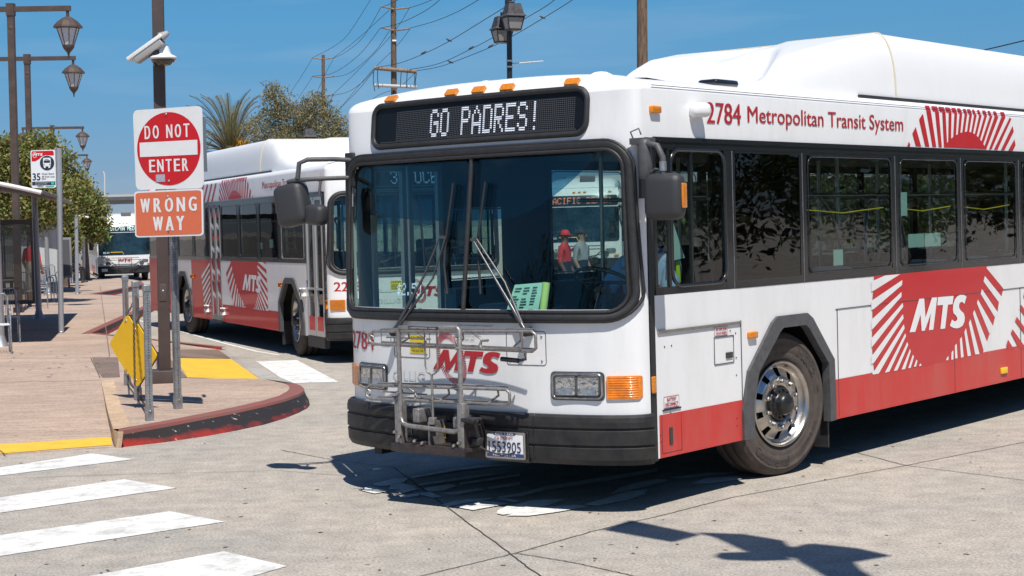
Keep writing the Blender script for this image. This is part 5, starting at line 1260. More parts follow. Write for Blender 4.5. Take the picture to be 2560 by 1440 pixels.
def perforated_post(base, h, name, label, lean=TILT, rz=0.5, w=0.058, group='galvanised perforated posts on the island'):
    o = empty(name, base, rz); o.rotation_euler = (0, lean, rz); tag(o, label, 'post', group)
    g = MB(); hw = w / 2
    g.box(-hw, hw, -hw, hw, 0, h); g.build('tube', STEEL, o)
    g = MB(); n = int(h / 0.0254 / 1.0)
    for k in range(1, n):
        z = k * 0.0254 * 1.0
        if z > h - 0.03: break
        for ax in (0, 1):
            for sg in (-1, 1):
                vs = []
                for q in range(6):
                    a = 2 * math.pi * q / 6; u = 0.0062 * math.cos(a); v = z + 0.0062 * math.sin(a)
                    vs.append((sg * (hw + 0.001), u, v) if ax == 0 else (u, sg * (hw + 0.001), v))
                g.add(vs, [tuple(range(6))], 0)
    g.build('post_holes', mat('hole_shadow', (0.015, 0.015, 0.015), rough=1), o)['kind'] = 'stuff'
    g = MB(); g.box(-hw - 0.006, hw + 0.006, -hw - 0.006, hw + 0.006, -0.01, 0.13); g.build('sleeve', STEEL, o)
    g = MB(); g.lathe([(0.012, 0), (0.012, 0.006), (0.006, 0.012), (0, 0.013)], 8, 0, Matrix.Translation((0, -hw - 0.006, 0.09)) @ Matrix.Rotation(math.pi / 2, 4, 'X')); g.build('bolt', CHROME, o)
    return o
# tall brown pole with its base block and cameras
pb = gp(413, 956, KZ)
po = empty('brown_pole', pb); po.rotation_euler = (0, TILT, R(8)); tag(po, 'tall square brown steel pole on the island behind the do not enter sign', 'pole')
g = MB(); g.box(-0.066, 0.066, -0.066, 0.066, 0.1, 9.0, bev=0.008); g.build('shaft', BROWN, po)
g = MB(); g.box(-0.17, 0.16, -0.15, 0.15, 0.0, 0.145, bev=0.006); g.build('base_block', BROWN, po)
g = MB(); g.box(-0.04, 0.04, -0.074, -0.066, 0.95, 1.15, bev=0.003); g.build('hand_hole_cover', BROWN, po)
g = MB(); g.lathe([(0.012, 0), (0.0, 0.006)], 8, 0, Matrix.Translation((0.0, -0.075, 1.07)) @ Matrix.Rotation(math.pi / 2, 4, 'X')); g.build('screw', CHROME, po)
Yp = pb.y
CAMW = mat('camera_white', (0.74, 0.74, 0.73), rough=0.35)
dc = empty('dome_camera', wp(408, 142, Yp - 0.2)); tag(dc, 'white dome security camera on the brown pole above the do not enter sign', 'camera')
g = MB(); g.lathe([(0.0, 0.135), (0.055, 0.135), (0.062, 0.12), (0.085, 0.05), (0.088, 0.035), (0.10, 0.025), (0.15, 0.0), (0.158, -0.012), (0.155, -0.025), (0.142, -0.03)], 28); g.build('housing', CAMW, dc)
g = MB(); g.lathe([(0.14, -0.028), (0.135, -0.045), (0.13, -0.05), (0.128, -0.062), (0.10, -0.066), (0.095, -0.085), (0.06, -0.10), (0, -0.105)], 28); g.build('dome', mat('smoked_dome', (0.10, 0.085, 0.07), rough=0.2, noise=0.5, nscale=12), dc)
g = MB(); g.tube([(-0.03, 0.02, 0.03), (-0.03, 0.2, 0.03)], 0.03, 6); g.build('bracket', CAMW, dc)
bc = empty('bullet_camera', wp(370, 124, Yp - 0.25)); bc.rotation_euler = (0, R(-31), R(-12)); tag(bc, 'long white box camera tilted down to the left of the brown pole', 'camera')
g = MB(); g.box(-0.26, 0.24, -0.06, 0.06, 0.01, 0.055, bev=0.008); g.build('sun_shield', CAMW, bc)
g = MB(); g.box(-0.19, 0.20, -0.05, 0.05, -0.07, 0.012, bev=0.012); g.build('housing', mat('camera_grey', (0.33, 0.32, 0.31), rough=0.4), bc)
g = MB(); g.tube([(0.06, 0, -0.06), (0.05, 0, -0.20)], 0.045, 10); g.tube([(0.0, 0.03, -0.08), (-0.02, 0.03, -0.2)], 0.03, 8); g.build('infrared_lamp', BLACKP, bc)
g = MB(); g.tube([(0.2, 0, 0.03), (0.29, 0.05, 0.04)], [0.06, 0.03], 8); g.build('mount', mat('camera_grey', (0.3, 0.3, 0.3)), bc)
# road sign post with two plates
sp = perforated_post(gp(445, 1022, KZ), 2.95, 'sign_post', 'tall perforated steel post that holds the do not enter and wrong way signs', lean=0.008, rz=0.65)
yr, yl = 15.95, 16.45
fD = bilin(wp(332, 276, yl), wp(505, 264, yr), wp(510, 470, yr), wp(340, 475, yl))
dne = empty('do_not_enter_sign', fD(0.5, 0.5)); tag(dne, 'square white sign with a red disc reading DO NOT ENTER', 'road sign')
def inv(o):
    m = Matrix.Translation(-o.location)
    return m
def into(o, f): 
    loc = Vector(o.location); return lambda s, t, off=0.0: f(s, t, off) - loc
f = into(dne, fD)
plate(f, 'plate', SIGNW, 0.07, parent=dne)
g = MB(); pts = [(0.505 + 0.462 * math.cos(a), 0.497 + 0.452 * math.sin(a)) for a in np.linspace(0, 2 * math.pi, 57)[:-1]]; g.add([f(s, t, 0.002) for s, t in pts], [tuple(range(56))], 0); g.build('red_disc', SIGNR, dne)
g = MB(); g.add([f(s, t, 0.004) for s, t in ((0.085, 0.41), (0.925, 0.41), (0.925, 0.59), (0.085, 0.59))], [(0, 1, 2, 3)], 0)
g.build('white_bar', SIGNW, dne)
g = MB(); g.stext('DO NOT', lambda s, t, d: f(0.165 + s, 0.63 + t, 0.004 + d), 0.655, 0.165, 0.07, 0.38); g.stext('ENTER', lambda s, t, d: f(0.215 + s, 0.215 + t, 0.004 + d), 0.575, 0.155, 0.07, 0.32); g.build('lettering', SIGNW, dne)
g = MB(); g.add([f(s, t, 0.005) for s, t in ((0.31, 0.09), (0.445, 0.092), (0.445, 0.185), (0.31, 0.183))], [(0, 1, 2, 3)], 0); g.build('sticker', mat('silver_sticker', (0.5, 0.48, 0.58), rough=0.4, noise=0.4, nscale=60), dne)
SB = mat('sign_bolt', (0.45, 0.4, 0.35), rough=0.4, metal=0.7)
def sbolt(par, f, s, t, r=0.013):
    g = MB(); c = f(s, t, 0.004); nn = (f(s, t, 1.0) - f(s, t, 0.0)); T = Matrix.Translation(c) @ nn.to_track_quat('Z', 'Y').to_matrix().to_4x4(); g.lathe([(r, 0), (r, 0.004), (r * 0.6, 0.009), (0, 0.010)], 10, 0, T); g.build('bolt', SB, par)
sbolt(dne, f, 0.49, 0.925); sbolt(dne, f, 0.50, 0.10)
fW = bilin(wp(335, 479, yl), wp(507, 471, yr), wp(509, 589, yr), wp(338, 594, yl))
ww = empty('wrong_way_sign', fW(0.5, 0.5)); tag(ww, 'faded orange red sign reading WRONG WAY in white', 'road sign')
f2 = into(ww, fW)
plate(f2, 'plate', SIGNW, 0.06, parent=ww); 
g = MB(); g.add([f2(s, t, 0.002) for s, t in rrect(0.022, 0.978, 0.035, 0.965, 0.05, 5)], [tuple(range(24))], 0); g.build('orange_field', SIGNO, ww)
g = MB(); g.stext('WRONG', lambda s, t, d: f2(0.095 + s, 0.53 + t, 0.004 + d), 0.82, 0.305, 0.08, 0.42); g.stext('WAY', lambda s, t, d: f2(0.275 + s, 0.13 + t, 0.004 + d), 0.46, 0.305, 0.08, 0.28); g.build('lettering', SIGNW, ww)
sbolt(ww, f2, 0.50, 0.86); sbolt(ww, f2, 0.505, 0.14)
# a third plate seen edge-on behind
g = MB(); a = wp(505, 300, 16.25); c = wp(514, 300, 16.35); g.prism([(0, 0), (1, 0), (1, 1), (0, 1)], lambda s, t, d: a.lerp(c, s) + Vector((0, 0.0, -0.50 * t)) + Vector((0.0, d, 0)), 0.004)
tag(g.build('rear_facing_plate', ALU), 'grey plate seen edge-on behind the do not enter sign', 'road sign')
# three short posts, chains and the two yellow diamonds
p1, p2, p3 = gp(374, 1052, KZ), gp(345, 1000, KZ), gp(319, 963, KZ)
perforated_post(p1, 1.22, 'short_post', 'nearest of the short perforated posts, in front of the yellow diamond signs', 0.012, 0.45)
perforated_post(p2, 1.20, 'short_post', 'middle one of the three short perforated posts with chains', 0.012, 0.45)
perforated_post(p3, 1.22, 'short_post', 'farthest of the three short perforated posts, behind the rear yellow diamond', 0.012, 0.45)
for pz, hh in ((p1, 1.22), (p2, 1.20), (p3, 1.22)):
    g = MB(); g.box(-0.036, 0.036, -0.036, 0.036, 0, 0.065, bev=0.01); o = g.build('post_cap', STEEL); 
    for q in bpy.data.objects:
        if q.name.startswith('short_post') and (q.location - pz).length < 0.01: o.parent = q; o.location = (0, 0, hh - 0.02)
def diamond(px, y, yaw, label, s=0.325):
    c = wp(*px, y); o = empty('diamond_sign', c); tag(o, label, 'sign', 'yellow diamond warning signs')
    ux = Vector((math.cos(yaw), -math.sin(yaw), 0)); uz = Vector((0.02, 0, 1)); n = Vector((-math.sin(yaw), -math.cos(yaw), 0))
    sq = rrect(-s * 0.7071, s * 0.7071, -s * 0.7071, s * 0.7071, 0.035, 5); ca = math.cos(math.pi / 4)
    g = MB(); g.prism([((a - b) * ca, (a + b) * ca) for a, b in sq], lambda a, b, d: ux * a + uz * b - n * d, 0.012); g.build('plate', [YPL], o)
    g = MB(); g.prism([((a - b) * ca * 1.012, (a + b) * ca * 1.012) for a, b in sq], lambda a, b, d: ux * a + uz * b - n * (0.013 + d), 0.012); g.build('backing', BLACKR, o)
    for t in (0.78, -0.78):
        T = Matrix.Translation(uz * (s * t) + n * 0.001 - ux * 0.02) @ n.to_track_quat('Z', 'Y').to_matrix().to_4x4(); g = MB(); g.lathe([(0.014, 0), (0.010, 0.008), (0, 0.009)], 8, 0, T); g.build('bolt', SB, o)
    return o, ux, uz, n
d1, ux, uz, nn = diamond((342, 887), 16.6, R(41), 'front yellow diamond sign hanging on a chain beside the nearest short post')
d2, _, _, _ = diamond((319, 862), 17.6, R(41), 'rear yellow diamond sign half hidden behind the front one')
CHAIN = mat('rusty_chain', (0.22, 0.15, 0.10), rough=0.5, metal=0.5, noise=0.5, nscale=40)
def chain(name, pts, label, link=0.028, r=0.0042):
    path = [Vector(p) for p in pts]; L = sum((path[i + 1] - path[i]).length for i in range(len(path) - 1)); n = int(L / link)
    g = MB()
    for k in range(n):
        d = L * (k + 0.5) / n; i = 0
        while i < len(path) - 2 and d > (path[i + 1] - path[i]).length: d -= (path[i + 1] - path[i]).length; i += 1
        t = (path[i + 1] - path[i]).normalized(); c = path[i] + t * d
        side = t.cross(Vector((0.3, 0.5, 0.2))).normalized(); 
        if k % 2: side = t.cross(side).normalized()
        g.tube([c + t * (link * 0.72 * math.cos(a)) + side * (link * 0.34 * math.sin(a)) for a in np.linspace(0, 2 * math.pi, 9)[:-1]], r, 4, 0, closed=True)
    o = g.build(name, CHAIN); tag(o, label, 'chain', 'chains between the short posts'); return o
def sag(a, b, s, n=8): return [a.lerp(b, k / n) - Vector((0, 0, s * 4 * (k / n) * (1 - k / n))) for k in range(n + 1)]
t1, t2, t3 = [p + Vector((0.018, 0, h)) for p, h in ((p1, 1.12), (p2, 1.10), (p3, 1.12))]
b1, b2, b3 = [p + Vector((0, 0, 0.12)) for p in (p1, p2, p3)]
c1 = d1.location + uz * 0.33; c2 = d2.location + uz * 0.33
chain('chain', sag(t1, c1, 0.02) + sag(c1, t2, 0.02)[1:], 'rusty upper chain between the nearest and middle short posts'); chain('chain', sag(t2, c2, 0.02) + sag(c2, t3, 0.02)[1:], 'rusty upper chain between the middle and farthest short posts')
chain('chain', sag(b1, b2, 0.05), 'low chain between the nearest and middle short posts'); chain('chain', sag(b2, b3, 0.05), 'low chain between the middle and farthest short posts')
chain('chain', [Vector(d1.location) + uz * 0.31 + nn * 0.03, Vector(d1.location) - uz * 0.30 + nn * 0.03], 'chain hanging down the face of the front yellow diamond sign')

# ================================================================= the sign cluster out of frame that shades the road
ex = empty('overhead_sign_pole', (7.6, 4.6, 0)); tag(ex, 'steel pole with arm and plates standing beyond the right edge of the photo', 'pole')
def up(x, y, h): return Vector((x, y, 0)) + Vector((0.14, -0.56, 1)) * h - Vector((7.6, 4.6, 0))
g = MB(); g.tube([(0, 0, 0), (0, 0, 6.4)], 0.07, 10); g.build('shaft', STEEL, ex)
hh = 5.2
def q(px): p = gp(*px); return up(p.x, p.y, hh)
g = MB(); A = [q(v) for v in ((1508, 1325), (1577, 1301), (1752, 1337), (1682, 1356))]; g.prism([(0, 0), (1, 0), (1, 1), (0, 1)], lambda s, t, d: (A[0] * (1 - s) + A[1] * s) * (1 - t) + (A[3] * (1 - s) + A[2] * s) * t + Vector((0, 0, d)), 0.02); g.build('panel', ALU, ex)
g = MB()
for poly in (((1740, 1332), (1860, 1336), (1960, 1352), (1990, 1385), (1930, 1385), (1860, 1378), (1790, 1345)), ((1788, 1392), (1800, 1383), (1900, 1380), (1960, 1388), (1985, 1400), (1890, 1403), (1810, 1400)),
             ((1940, 1385), (2010, 1362), (2040, 1360), (2150, 1372), (2230, 1390), (2120, 1408), (2010, 1402)), ((1990, 1400), (2120, 1408), (2200, 1450), (2260, 1500), (2160, 1500), (2060, 1440))):
    vs = [q(v) for v in poly]; g.prism([(i, 0) for i in range(len(vs))], lambda a, b, d: vs[int(a)] + Vector((0, 0, d)), 0.03)
g.build('lamp_head', ALU, ex)
a = q((2180, 1470)); g = MB(); g.tube([a, a.lerp(Vector((0, 0, 6.2)), 0.5) + Vector((0, 0, 0.2)), (0, 0, 6.2)], 0.05, 8); g.tube([q((1860, 1345)), q((2120, 1400)), a], 0.03, 6); g.build('arm', STEEL, ex)

# ================================================================= bus stop flags
def flag_pole(base_px, top_y, label, full=True, plate_px=None, r=0.05, group='bus stop flag poles'):
    b0 = gp(*base_px, KZ); y = b0.y; tp = wp(base_px[0] - (base_px[1] - top_y) * 0.0125, top_y, y)
    o = empty('bus_stop_pole', b0); tag(o, label, 'pole', group)
    g = MB(); g.tube([(0, 0, 0), tp - b0], r, 14); g.build('shaft', mat('grey_aluminium_pole', (0.42, 0.44, 0.47), rough=0.4, metal=0.5), o)
    g = MB(); g.lathe([(r * 1.15, 0), (r * 1.15, 0.02), (r, 0.03)], 14); g.build('base_ring', STEEL, o)
    return o, y
o, yb_ = flag_pole((153, 832), 371, 'nearest grey bus stop pole on the sidewalk, carrying the route 35 flag')
fl = empty('bus_stop_flag', wp(108, 420, yb_)); tag(fl, 'white and red bus stop flag with a bus symbol and route 35', 'sign')
f3 = into(fl, bilin(wp(76, 376, yb_), wp(138, 374, yb_), wp(140.5, 469, yb_), wp(79, 470, yb_)))
plate(f3, 'plate', SIGNW, 0.06, parent=fl)
g = MB(); g.add([f3(s, t, 0.003) for s, t in ((0.04, 0.71), (0.18, 0.71), (0.32, 0.755), (0.46, 0.83), (0.60, 0.865), (0.94, 0.85), (0.94, 0.93), (0.90, 0.975), (0.08, 0.975), (0.04, 0.94))], [tuple(range(10))], 0); g.build('red_field', SIGNR, fl)
g = MB(); mts(g, lambda s, t, d: f3(0.09 + s, 0.85 + t, 0.006), 0.41, 0.07)
for k in range(40):
    th = 2 * math.pi * k / 40
    g.add([f3(0.17 + 0.10 * kk * math.cos(th + e_), 0.875 + 0.075 * kk * math.sin(th + e_), 0.005) for kk, e_ in ((0.75, -0.05), (0.75, 0.05), (1, 0.05), (1, -0.05))], [(0, 1, 2, 3)], 0)
g.build('emblem', SIGNW, fl)
NAVY = mat('sign_navy', (0.02, 0.025, 0.045), rough=0.4)
g = MB(); g.add([f3(0.66 + 0.29 * math.cos(a), 0.655 + 0.19 * math.sin(a), 0.006) for a in np.linspace(0, 2 * math.pi, 33)[:-1]], [tuple(range(32))], 0); g.build('symbol_disc', NAVY, fl)
g = MB(); g.add([f3(s, t, 0.008) for s, t in rrect(0.50, 0.81, 0.565, 0.79, 0.04, 4)], [tuple(range(20))], 0)
for a, c in ((0.53, 0.60), (0.71, 0.78)): g.add([f3(s, t, 0.008) for s, t in ((a, 0.525), (c, 0.525), (c, 0.566), (a, 0.566))], [(0, 1, 2, 3)], 0)
g.add([f3(s, t, 0.010) for s, t in ((0.53, 0.66), (0.79, 0.66), (0.78, 0.725), (0.54, 0.725))], [(0, 1, 2, 3)], 1); g.add([f3(s, t, 0.010) for s, t in ((0.57, 0.745), (0.73, 0.745), (0.73, 0.757), (0.57, 0.757))], [(0, 1, 2, 3)], 1)
for a in (0.54, 0.77): g.add([f3(a + 0.025 * math.cos(q_), 0.61 + 0.016 * math.sin(q_), 0.010) for q_ in np.linspace(0, 6.28, 9)[:-1]], [tuple(range(8))], 1)
g.build('bus_symbol', [SIGNW, NAVY], fl)
g = MB(); g.text('35', lambda s, t, d: f3(0.06 + s, 0.205 + t, 0.006), 0.31, 0.185, 0.06)
g.text('Ocean Beach', lambda s, t, d: f3(0.43 + s, 0.352 + t, 0.006), 0.50, 0.04, 0.06); g.text('W Point Loma', lambda s, t, d: f3(0.43 + s, 0.275 + t, 0.006), 0.52, 0.04, 0.06); g.text('Blvd.', lambda s, t, d: f3(0.43 + s, 0.222 + t, 0.006), 0.17, 0.04, 0.06)
g.text('94025', lambda s, t, d: f3(0.24 + s, 0.025 + t, 0.006), 0.25, 0.04, 0.05)
g.add([f3(s, t, 0.005) for s, t in ((0.03, 0.075), (0.97, 0.075), (0.97, 0.165), (0.03, 0.165))], [(0, 1, 2, 3)], 0)
g.text('Download OneBusAway for', lambda s, t, d: f3(0.16 + s, 0.128 + t, 0.008), 0.60, 0.026, 0, 0, 1); g.text('Our Next Arrival Times!', lambda s, t, d: f3(0.16 + s, 0.09 + t, 0.008), 0.48, 0.026, 0, 0, 1)
g.add([f3(s, t, 0.007) for s, t in ((0.80, 0.085), (0.93, 0.085), (0.93, 0.155), (0.80, 0.155))], [(0, 1, 2, 3)], 2); g.add([f3(s, t, 0.006) for s, t in ((0.57, 0.03), (0.92, 0.03), (0.92, 0.05), (0.57, 0.05))], [(0, 1, 2, 3)], 2)
g.build('lettering', [NAVY, SIGNW, mat('sign_teal', (0.05, 0.45, 0.40), rough=0.4)], fl)
g = MB(); a = f3(1.0, 0.93); c = f3(1.0, 0.08)
for t in (0.9, 0.12): p = f3(1.02, t); g.box(p.x - 0.01, p.x + 0.10, p.y - 0.01, p.y + 0.01, p.z - 0.07, p.z + 0.07)
g.build('bracket', ALU, fl)
flag_pole((193, 735), 492, 'second grey bus stop pole along the sidewalk', r=0.055); flag_pole((210, 702), 588, 'third grey bus stop pole along the sidewalk, thin and pale', r=0.06); flag_pole((217, 690), 615, 'farthest grey bus stop pole, left of the far bus', r=0.06)
y2 = gp(193, 735, KZ).y; f4 = bilin(wp(160, 516, y2), wp(187, 517, y2), wp(187, 541, y2), wp(161, 541, y2)); plate(f4, 'bus_stop_flag', SIGNW, 0.06, off=0.0)
tag(bpy.data.objects['bus_stop_flag.001'], 'small white flag sign on the second bus stop pole, half lost in leaves', 'sign')

# ================================================================= lamps, trees, poles, shelters, people
LBR = mat('brown_lamp_metal', (0.10, 0.068, 0.055), rough=0.5, noise=0.35, nscale=6)
LBK = mat('black_lamp_metal', (0.02, 0.021, 0.026), rough=0.4, noise=0.3, nscale=6)
FROST = mat('frosted_lamp_glass', (0.62, 0.63, 0.66), rough=0.4, noise=0.15, nscale=6)
FROST2 = mat('dusty_lamp_glass', (0.30, 0.28, 0.27), rough=0.4, noise=0.3, nscale=6)
def lantern(parent, c, s, roof_m, frame_m, glass_m, style=0):
    o = empty('lantern', c, R(20), parent)
    if style == 0:
        g = MB(); g.lathe([(0.0, 0.06), (0.05, 0.055), (0.12, 0.02), (0.22, -0.05), (0.31, -0.15), (0.32, -0.19), (0.26, -0.20), (0.25, -0.21)], 12, 0, Matrix.Scale(s, 4), False); g.build('lantern_roof', roof_m, o)
        g = MB(); g.lathe([(0.235, -0.21), (0.115, -0.58)], 8, 0, Matrix.Scale(s, 4), False); g.build('lantern_glass', glass_m, o)
        g = MB()
        for k in range(8):
            a = 2 * math.pi * k / 8; g.tube([(0.24 * s * math.cos(a), 0.24 * s * math.sin(a), -0.21 * s), (0.12 * s * math.cos(a), 0.12 * s * math.sin(a), -0.58 * s)], 0.011 * s, 4)
        g.lathe([(0.125, -0.57), (0.13, -0.60), (0.10, -0.66), (0.05, -0.72), (0.03, -0.74), (0.02, -0.79), (0.012, -0.85), (0, -0.86)], 12, 0, Matrix.Scale(s, 4)); g.build('lantern_frame', frame_m, o)
        g = MB(); g.lathe([(0.06, -0.56), (0.065, -0.47), (0, -0.45)], 10, 0, Matrix.Scale(s, 4)); g.build('lamp_socket', frame_m, o)
    else:
        def fr(r0, z0, r1, z1, mi=0): 
            g.lathe([(r0 * 1.414, z0), (r1 * 1.414, z1)], 4, mi, Matrix.Scale(s, 4) @ Matrix.Rotation(math.pi / 4, 4, 'Z'), False)
        g = MB(); fr(0.0, 0.20, 0.17, 0.20); fr(0.17, 0.20, 0.235, -0.08); fr(0.235, -0.08, 0.30, -0.15); fr(0.30, -0.15, 0.27, -0.16); g.build('lantern_roof', roof_m, o)
        g = MB(); fr(0.24, -0.16, 0.165, -0.50); g.build('lantern_glass', glass_m, o)
        g = MB()
        for sx in (-1, 1):
            for sy in (-1, 1): g.tube([(sx * 0.245 * s, sy * 0.245 * s, -0.15 * s), (sx * 0.17 * s, sy * 0.17 * s, -0.50 * s)], 0.018 * s, 4)
        fr(0.18, -0.49, 0.18, -0.53); fr(0.18, -0.53, 0.0, -0.54); fr(0.25, -0.15, 0.25, -0.2); g.build('lantern_frame', frame_m, o)
    return o
def arm_lamp(base, h, sL, sR, lab, sc_=1.0):
    o = empty('street_lamp', base); o.rotation_euler = (0, 0.012, 0); tag(o, lab, 'street lamp', 'brown two-armed street lamps along the sidewalk')
    g = MB(); w = 0.07 * sc_; g.box(-w, w, -w, w, 0, h); g.build('pole', LBR, o)
    g = MB(); w2 = 0.085 * sc_; g.box(-w2, w2, -w2, w2, h - 0.25 * sc_, h + 0.02); g.lathe([(w * 1.15, 0), (w * 1.3, 0.04), (w * 1.15, 0.08)], 10, 0, Matrix.Translation((0, 0, h - 0.55 * sc_))); g.build('collar', LBR, o)
    g = MB(); g.box(-sL, sR, -0.055 * sc_, 0.055 * sc_, h - 0.16 * sc_, h - 0.05 * sc_); g.build('arm', LBR, o)
    for x in (-sL + 0.05, sR - 0.07):
        g = MB(); g.tube([(x, 0, h - 0.16 * sc_), (x, 0, h - 0.30 * sc_)], 0.035 * sc_, 8); g.build('hanger', LBR, o)
        lantern(o, (x, 0, h - 0.34 * sc_), 1.0 * sc_, LBR, LBR, FROST)
    g = MB(); g.box(-0.10, 0.10, -0.10, 0.10, 0, 0.12); g.build('base_block', LBK, o)
def topz(v, u, y): return wp(u, v, y).z
def at(u, y, z=KZ): p = wp(u, 600, y); return Vector((p.x, y, z))
for u, v, y, sL, sR, lab in ((40, 27, 38.9, 1.75, 1.38, 'nearest brown street lamp, its lantern highest at the left of the photo'), (78, 150, 49.5, 1.5, 1.42, 'second brown street lamp from the left, lantern just under the first one'),
                         (137, 322, 80, 1.45, 1.5, 'third brown street lamp, both arms above the trees'), (170, 390, 108, 1.3, 1.4, 'fourth brown street lamp, half hidden in the trees')):
    arm_lamp(at(u, y), topz(v, u, y), sL, sR, lab, 1.05)
# lanterns deeper in the tree line
for u, v, y in ((184, 470, 118), (165, 452, 135)):
    arm_lamp(at(u, y), topz(v, u, y), 1.2, 1.3, 'far brown street lamp among the tree tops' if v == 470 else 'farthest brown street lamp behind the trees', 1.0)
# black post with two square lanterns, and a single one
def square_lamp(u, y, ztop, label, heads, s, r):
    b = at(u, y, 0); o = empty('lamp_post', b); o.rotation_euler = (0, 0.02, 0); tag(o, label, 'street lamp', 'black square lantern lamp posts')
    g = MB(); g.tube([(0, 0, 0), (0, 0, ztop)], r, 12); g.build('pole', LBK, o)
    for hx, hy, hz in heads: lantern(o, (hx, hy, hz), s, mat('weathered_lamp_roof', (0.075, 0.07, 0.075), rough=0.6, noise=0.6, nscale=9, contrast=0.03), LBK, FROST2, 1)
    g = MB()
    for hx, hy, hz in heads: g.box(min(hx, 0) - 0.04, max(hx, 0) + 0.04, min(hy, 0) - 0.03, max(hy, 0) + 0.03, hz + 0.20 * s, hz + 0.27 * s, bev=0.01)
    g.build('lamp_arm', LBK, o); return o
yb2 = 40.0
zt = topz(10, 1272, yb2)
o = square_lamp(1274, yb2, zt, 'tall black lamp post with two square lanterns behind the near bus', [(0.09, -0.42, zt - 0.22), (-0.17, 0.42, zt - 0.42)], 0.86, 0.066)
g = MB(); z_ = topz(158, 1300, yb2); g.tube([(0.06, 0, z_), (0.14, 0, z_)], 0.018, 6); g.tube([(0.14, 0, z_), (0.80, -0.1, z_ + 0.04)], 0.016, 6); g.lathe([(0.075, -0.02), (0.075, 0.02)], 12, 0, Matrix.Translation((0, 0, z_ + 0.06))); g.lathe([(0.075, -0.02), (0.075, 0.02)], 12, 0, Matrix.Translation((0, 0, z_ - 0.08)))
g.build('banner_bracket', mat('pale_rod', (0.6, 0.6, 0.58), rough=0.5), o)
g = MB(); g.box(-0.10, 0.08, -0.06, 0.06, zt - 0.02, zt + 0.12, bev=0.02); g.build('photocell', LBK, o)
y3 = 70.0; zt = topz(313, 773, y3)
square_lamp(774, y3, zt - 0.05, 'black lamp post with a square lantern in front of the tree behind the parked bus', [(0, 0, zt - 0.35)], 0.98, 0.07)

# ---- wooden poles, cross arms, wires, birds
WOOD = mat('weathered_pole_wood', (0.20, 0.13, 0.085), rough=0.9, noise=0.6, nscale=5, stretch=(6, 6, 0.6), contrast=0.05, bump=0.4, bscale=20)
WOODL = mat('grey_crossarm_wood', (0.30, 0.22, 0.16), rough=0.9, noise=0.4, nscale=5)
WIRE = mat('black_wire', (0.02, 0.02, 0.022), rough=0.7)
def wood_pole(u, v, y, r, label, tilt=0.026):
    b = at(u, y, 0); z = topz(v, u, y); o = empty('utility_pole', b); o.rotation_euler = (0, tilt, 0); tag(o, label, 'utility pole', 'wooden utility poles')
    g = MB(); g.tube([(0, 0, 0), (0, 0, z * 0.5), (0, 0, z)], [r * 1.15, r, r * 0.85], 14); g.build('pole', WOOD, o); return o, z
def px_at(u, v, y): return wp(u, v, y)
wood_pole(1607, -300, 52, 0.17, 'thick wooden pole rising behind the roof of the near bus', 0.018)
oA, zA = wood_pole(986, -200, 98, 0.17, 'tall wooden utility pole with a long cross arm, left of the twin lantern post', 0.024)
oB, zB = wood_pole(809, 137, 140, 0.16, 'more distant utility pole rising from the trees', 0.028)
def bar(o, name, pts, r, m, y):
    g = MB(); g.tube([wp(u, v, y) - o.location for u, v in pts], r, 6); b = g.build(name, m, o); b.rotation_euler = (0, 0, 0)
    b.matrix_parent_inverse = Matrix.Rotation(-o.rotation_euler.y, 4, 'Y'); return b
for v in (20, 73):
    bar(oA, 'cross_arm', [(953, v - 4), (985, v + 3)], 0.05, WOODL, 97.8); bar(oA, 'cross_arm', [(989, v + 3), (1023, v - 1)], 0.05, WOODL, 97.8)
bar(oA, 'cross_arm', [(936, 170), (1041, 179)], 0.12, WOODL, 97.7); bar(oA, 'insulated_bar', [(937, 213), (1042, 218)], 0.10, mat('pale_insulators', (0.45, 0.46, 0.46), rough=0.6), 97.6)
for u0, v0, v1 in ((934, 178, 228), (944, 176, 222), (1003, 178, 216), (1018, 178, 220), (1041, 182, 218), (1037, 182, 215)):
    bar(oA, 'jumper_wire', [(u0, v0), (u0 - 2 + (u0 % 3), (v0 + v1) / 2), (u0 + (3 if u0 < 990 else -2), v1)], 0.022, WIRE, 97.5)
bar(oA, 'pole_band', [(981, 102), (991, 102)], 0.06, mat('white_band', (0.7, 0.7, 0.7)), 97.8)
for v in (145, 191, 237):
    bar(oB, 'cross_arm', [(782, v), (806, v + 3)], 0.05, WOODL, 139.8); bar(oB, 'cross_arm', [(811, v + 3), (835, v)], 0.05, WOODL, 139.8)
def zz8(x, y): return (x / 2.207 + 500, y / 2.207)
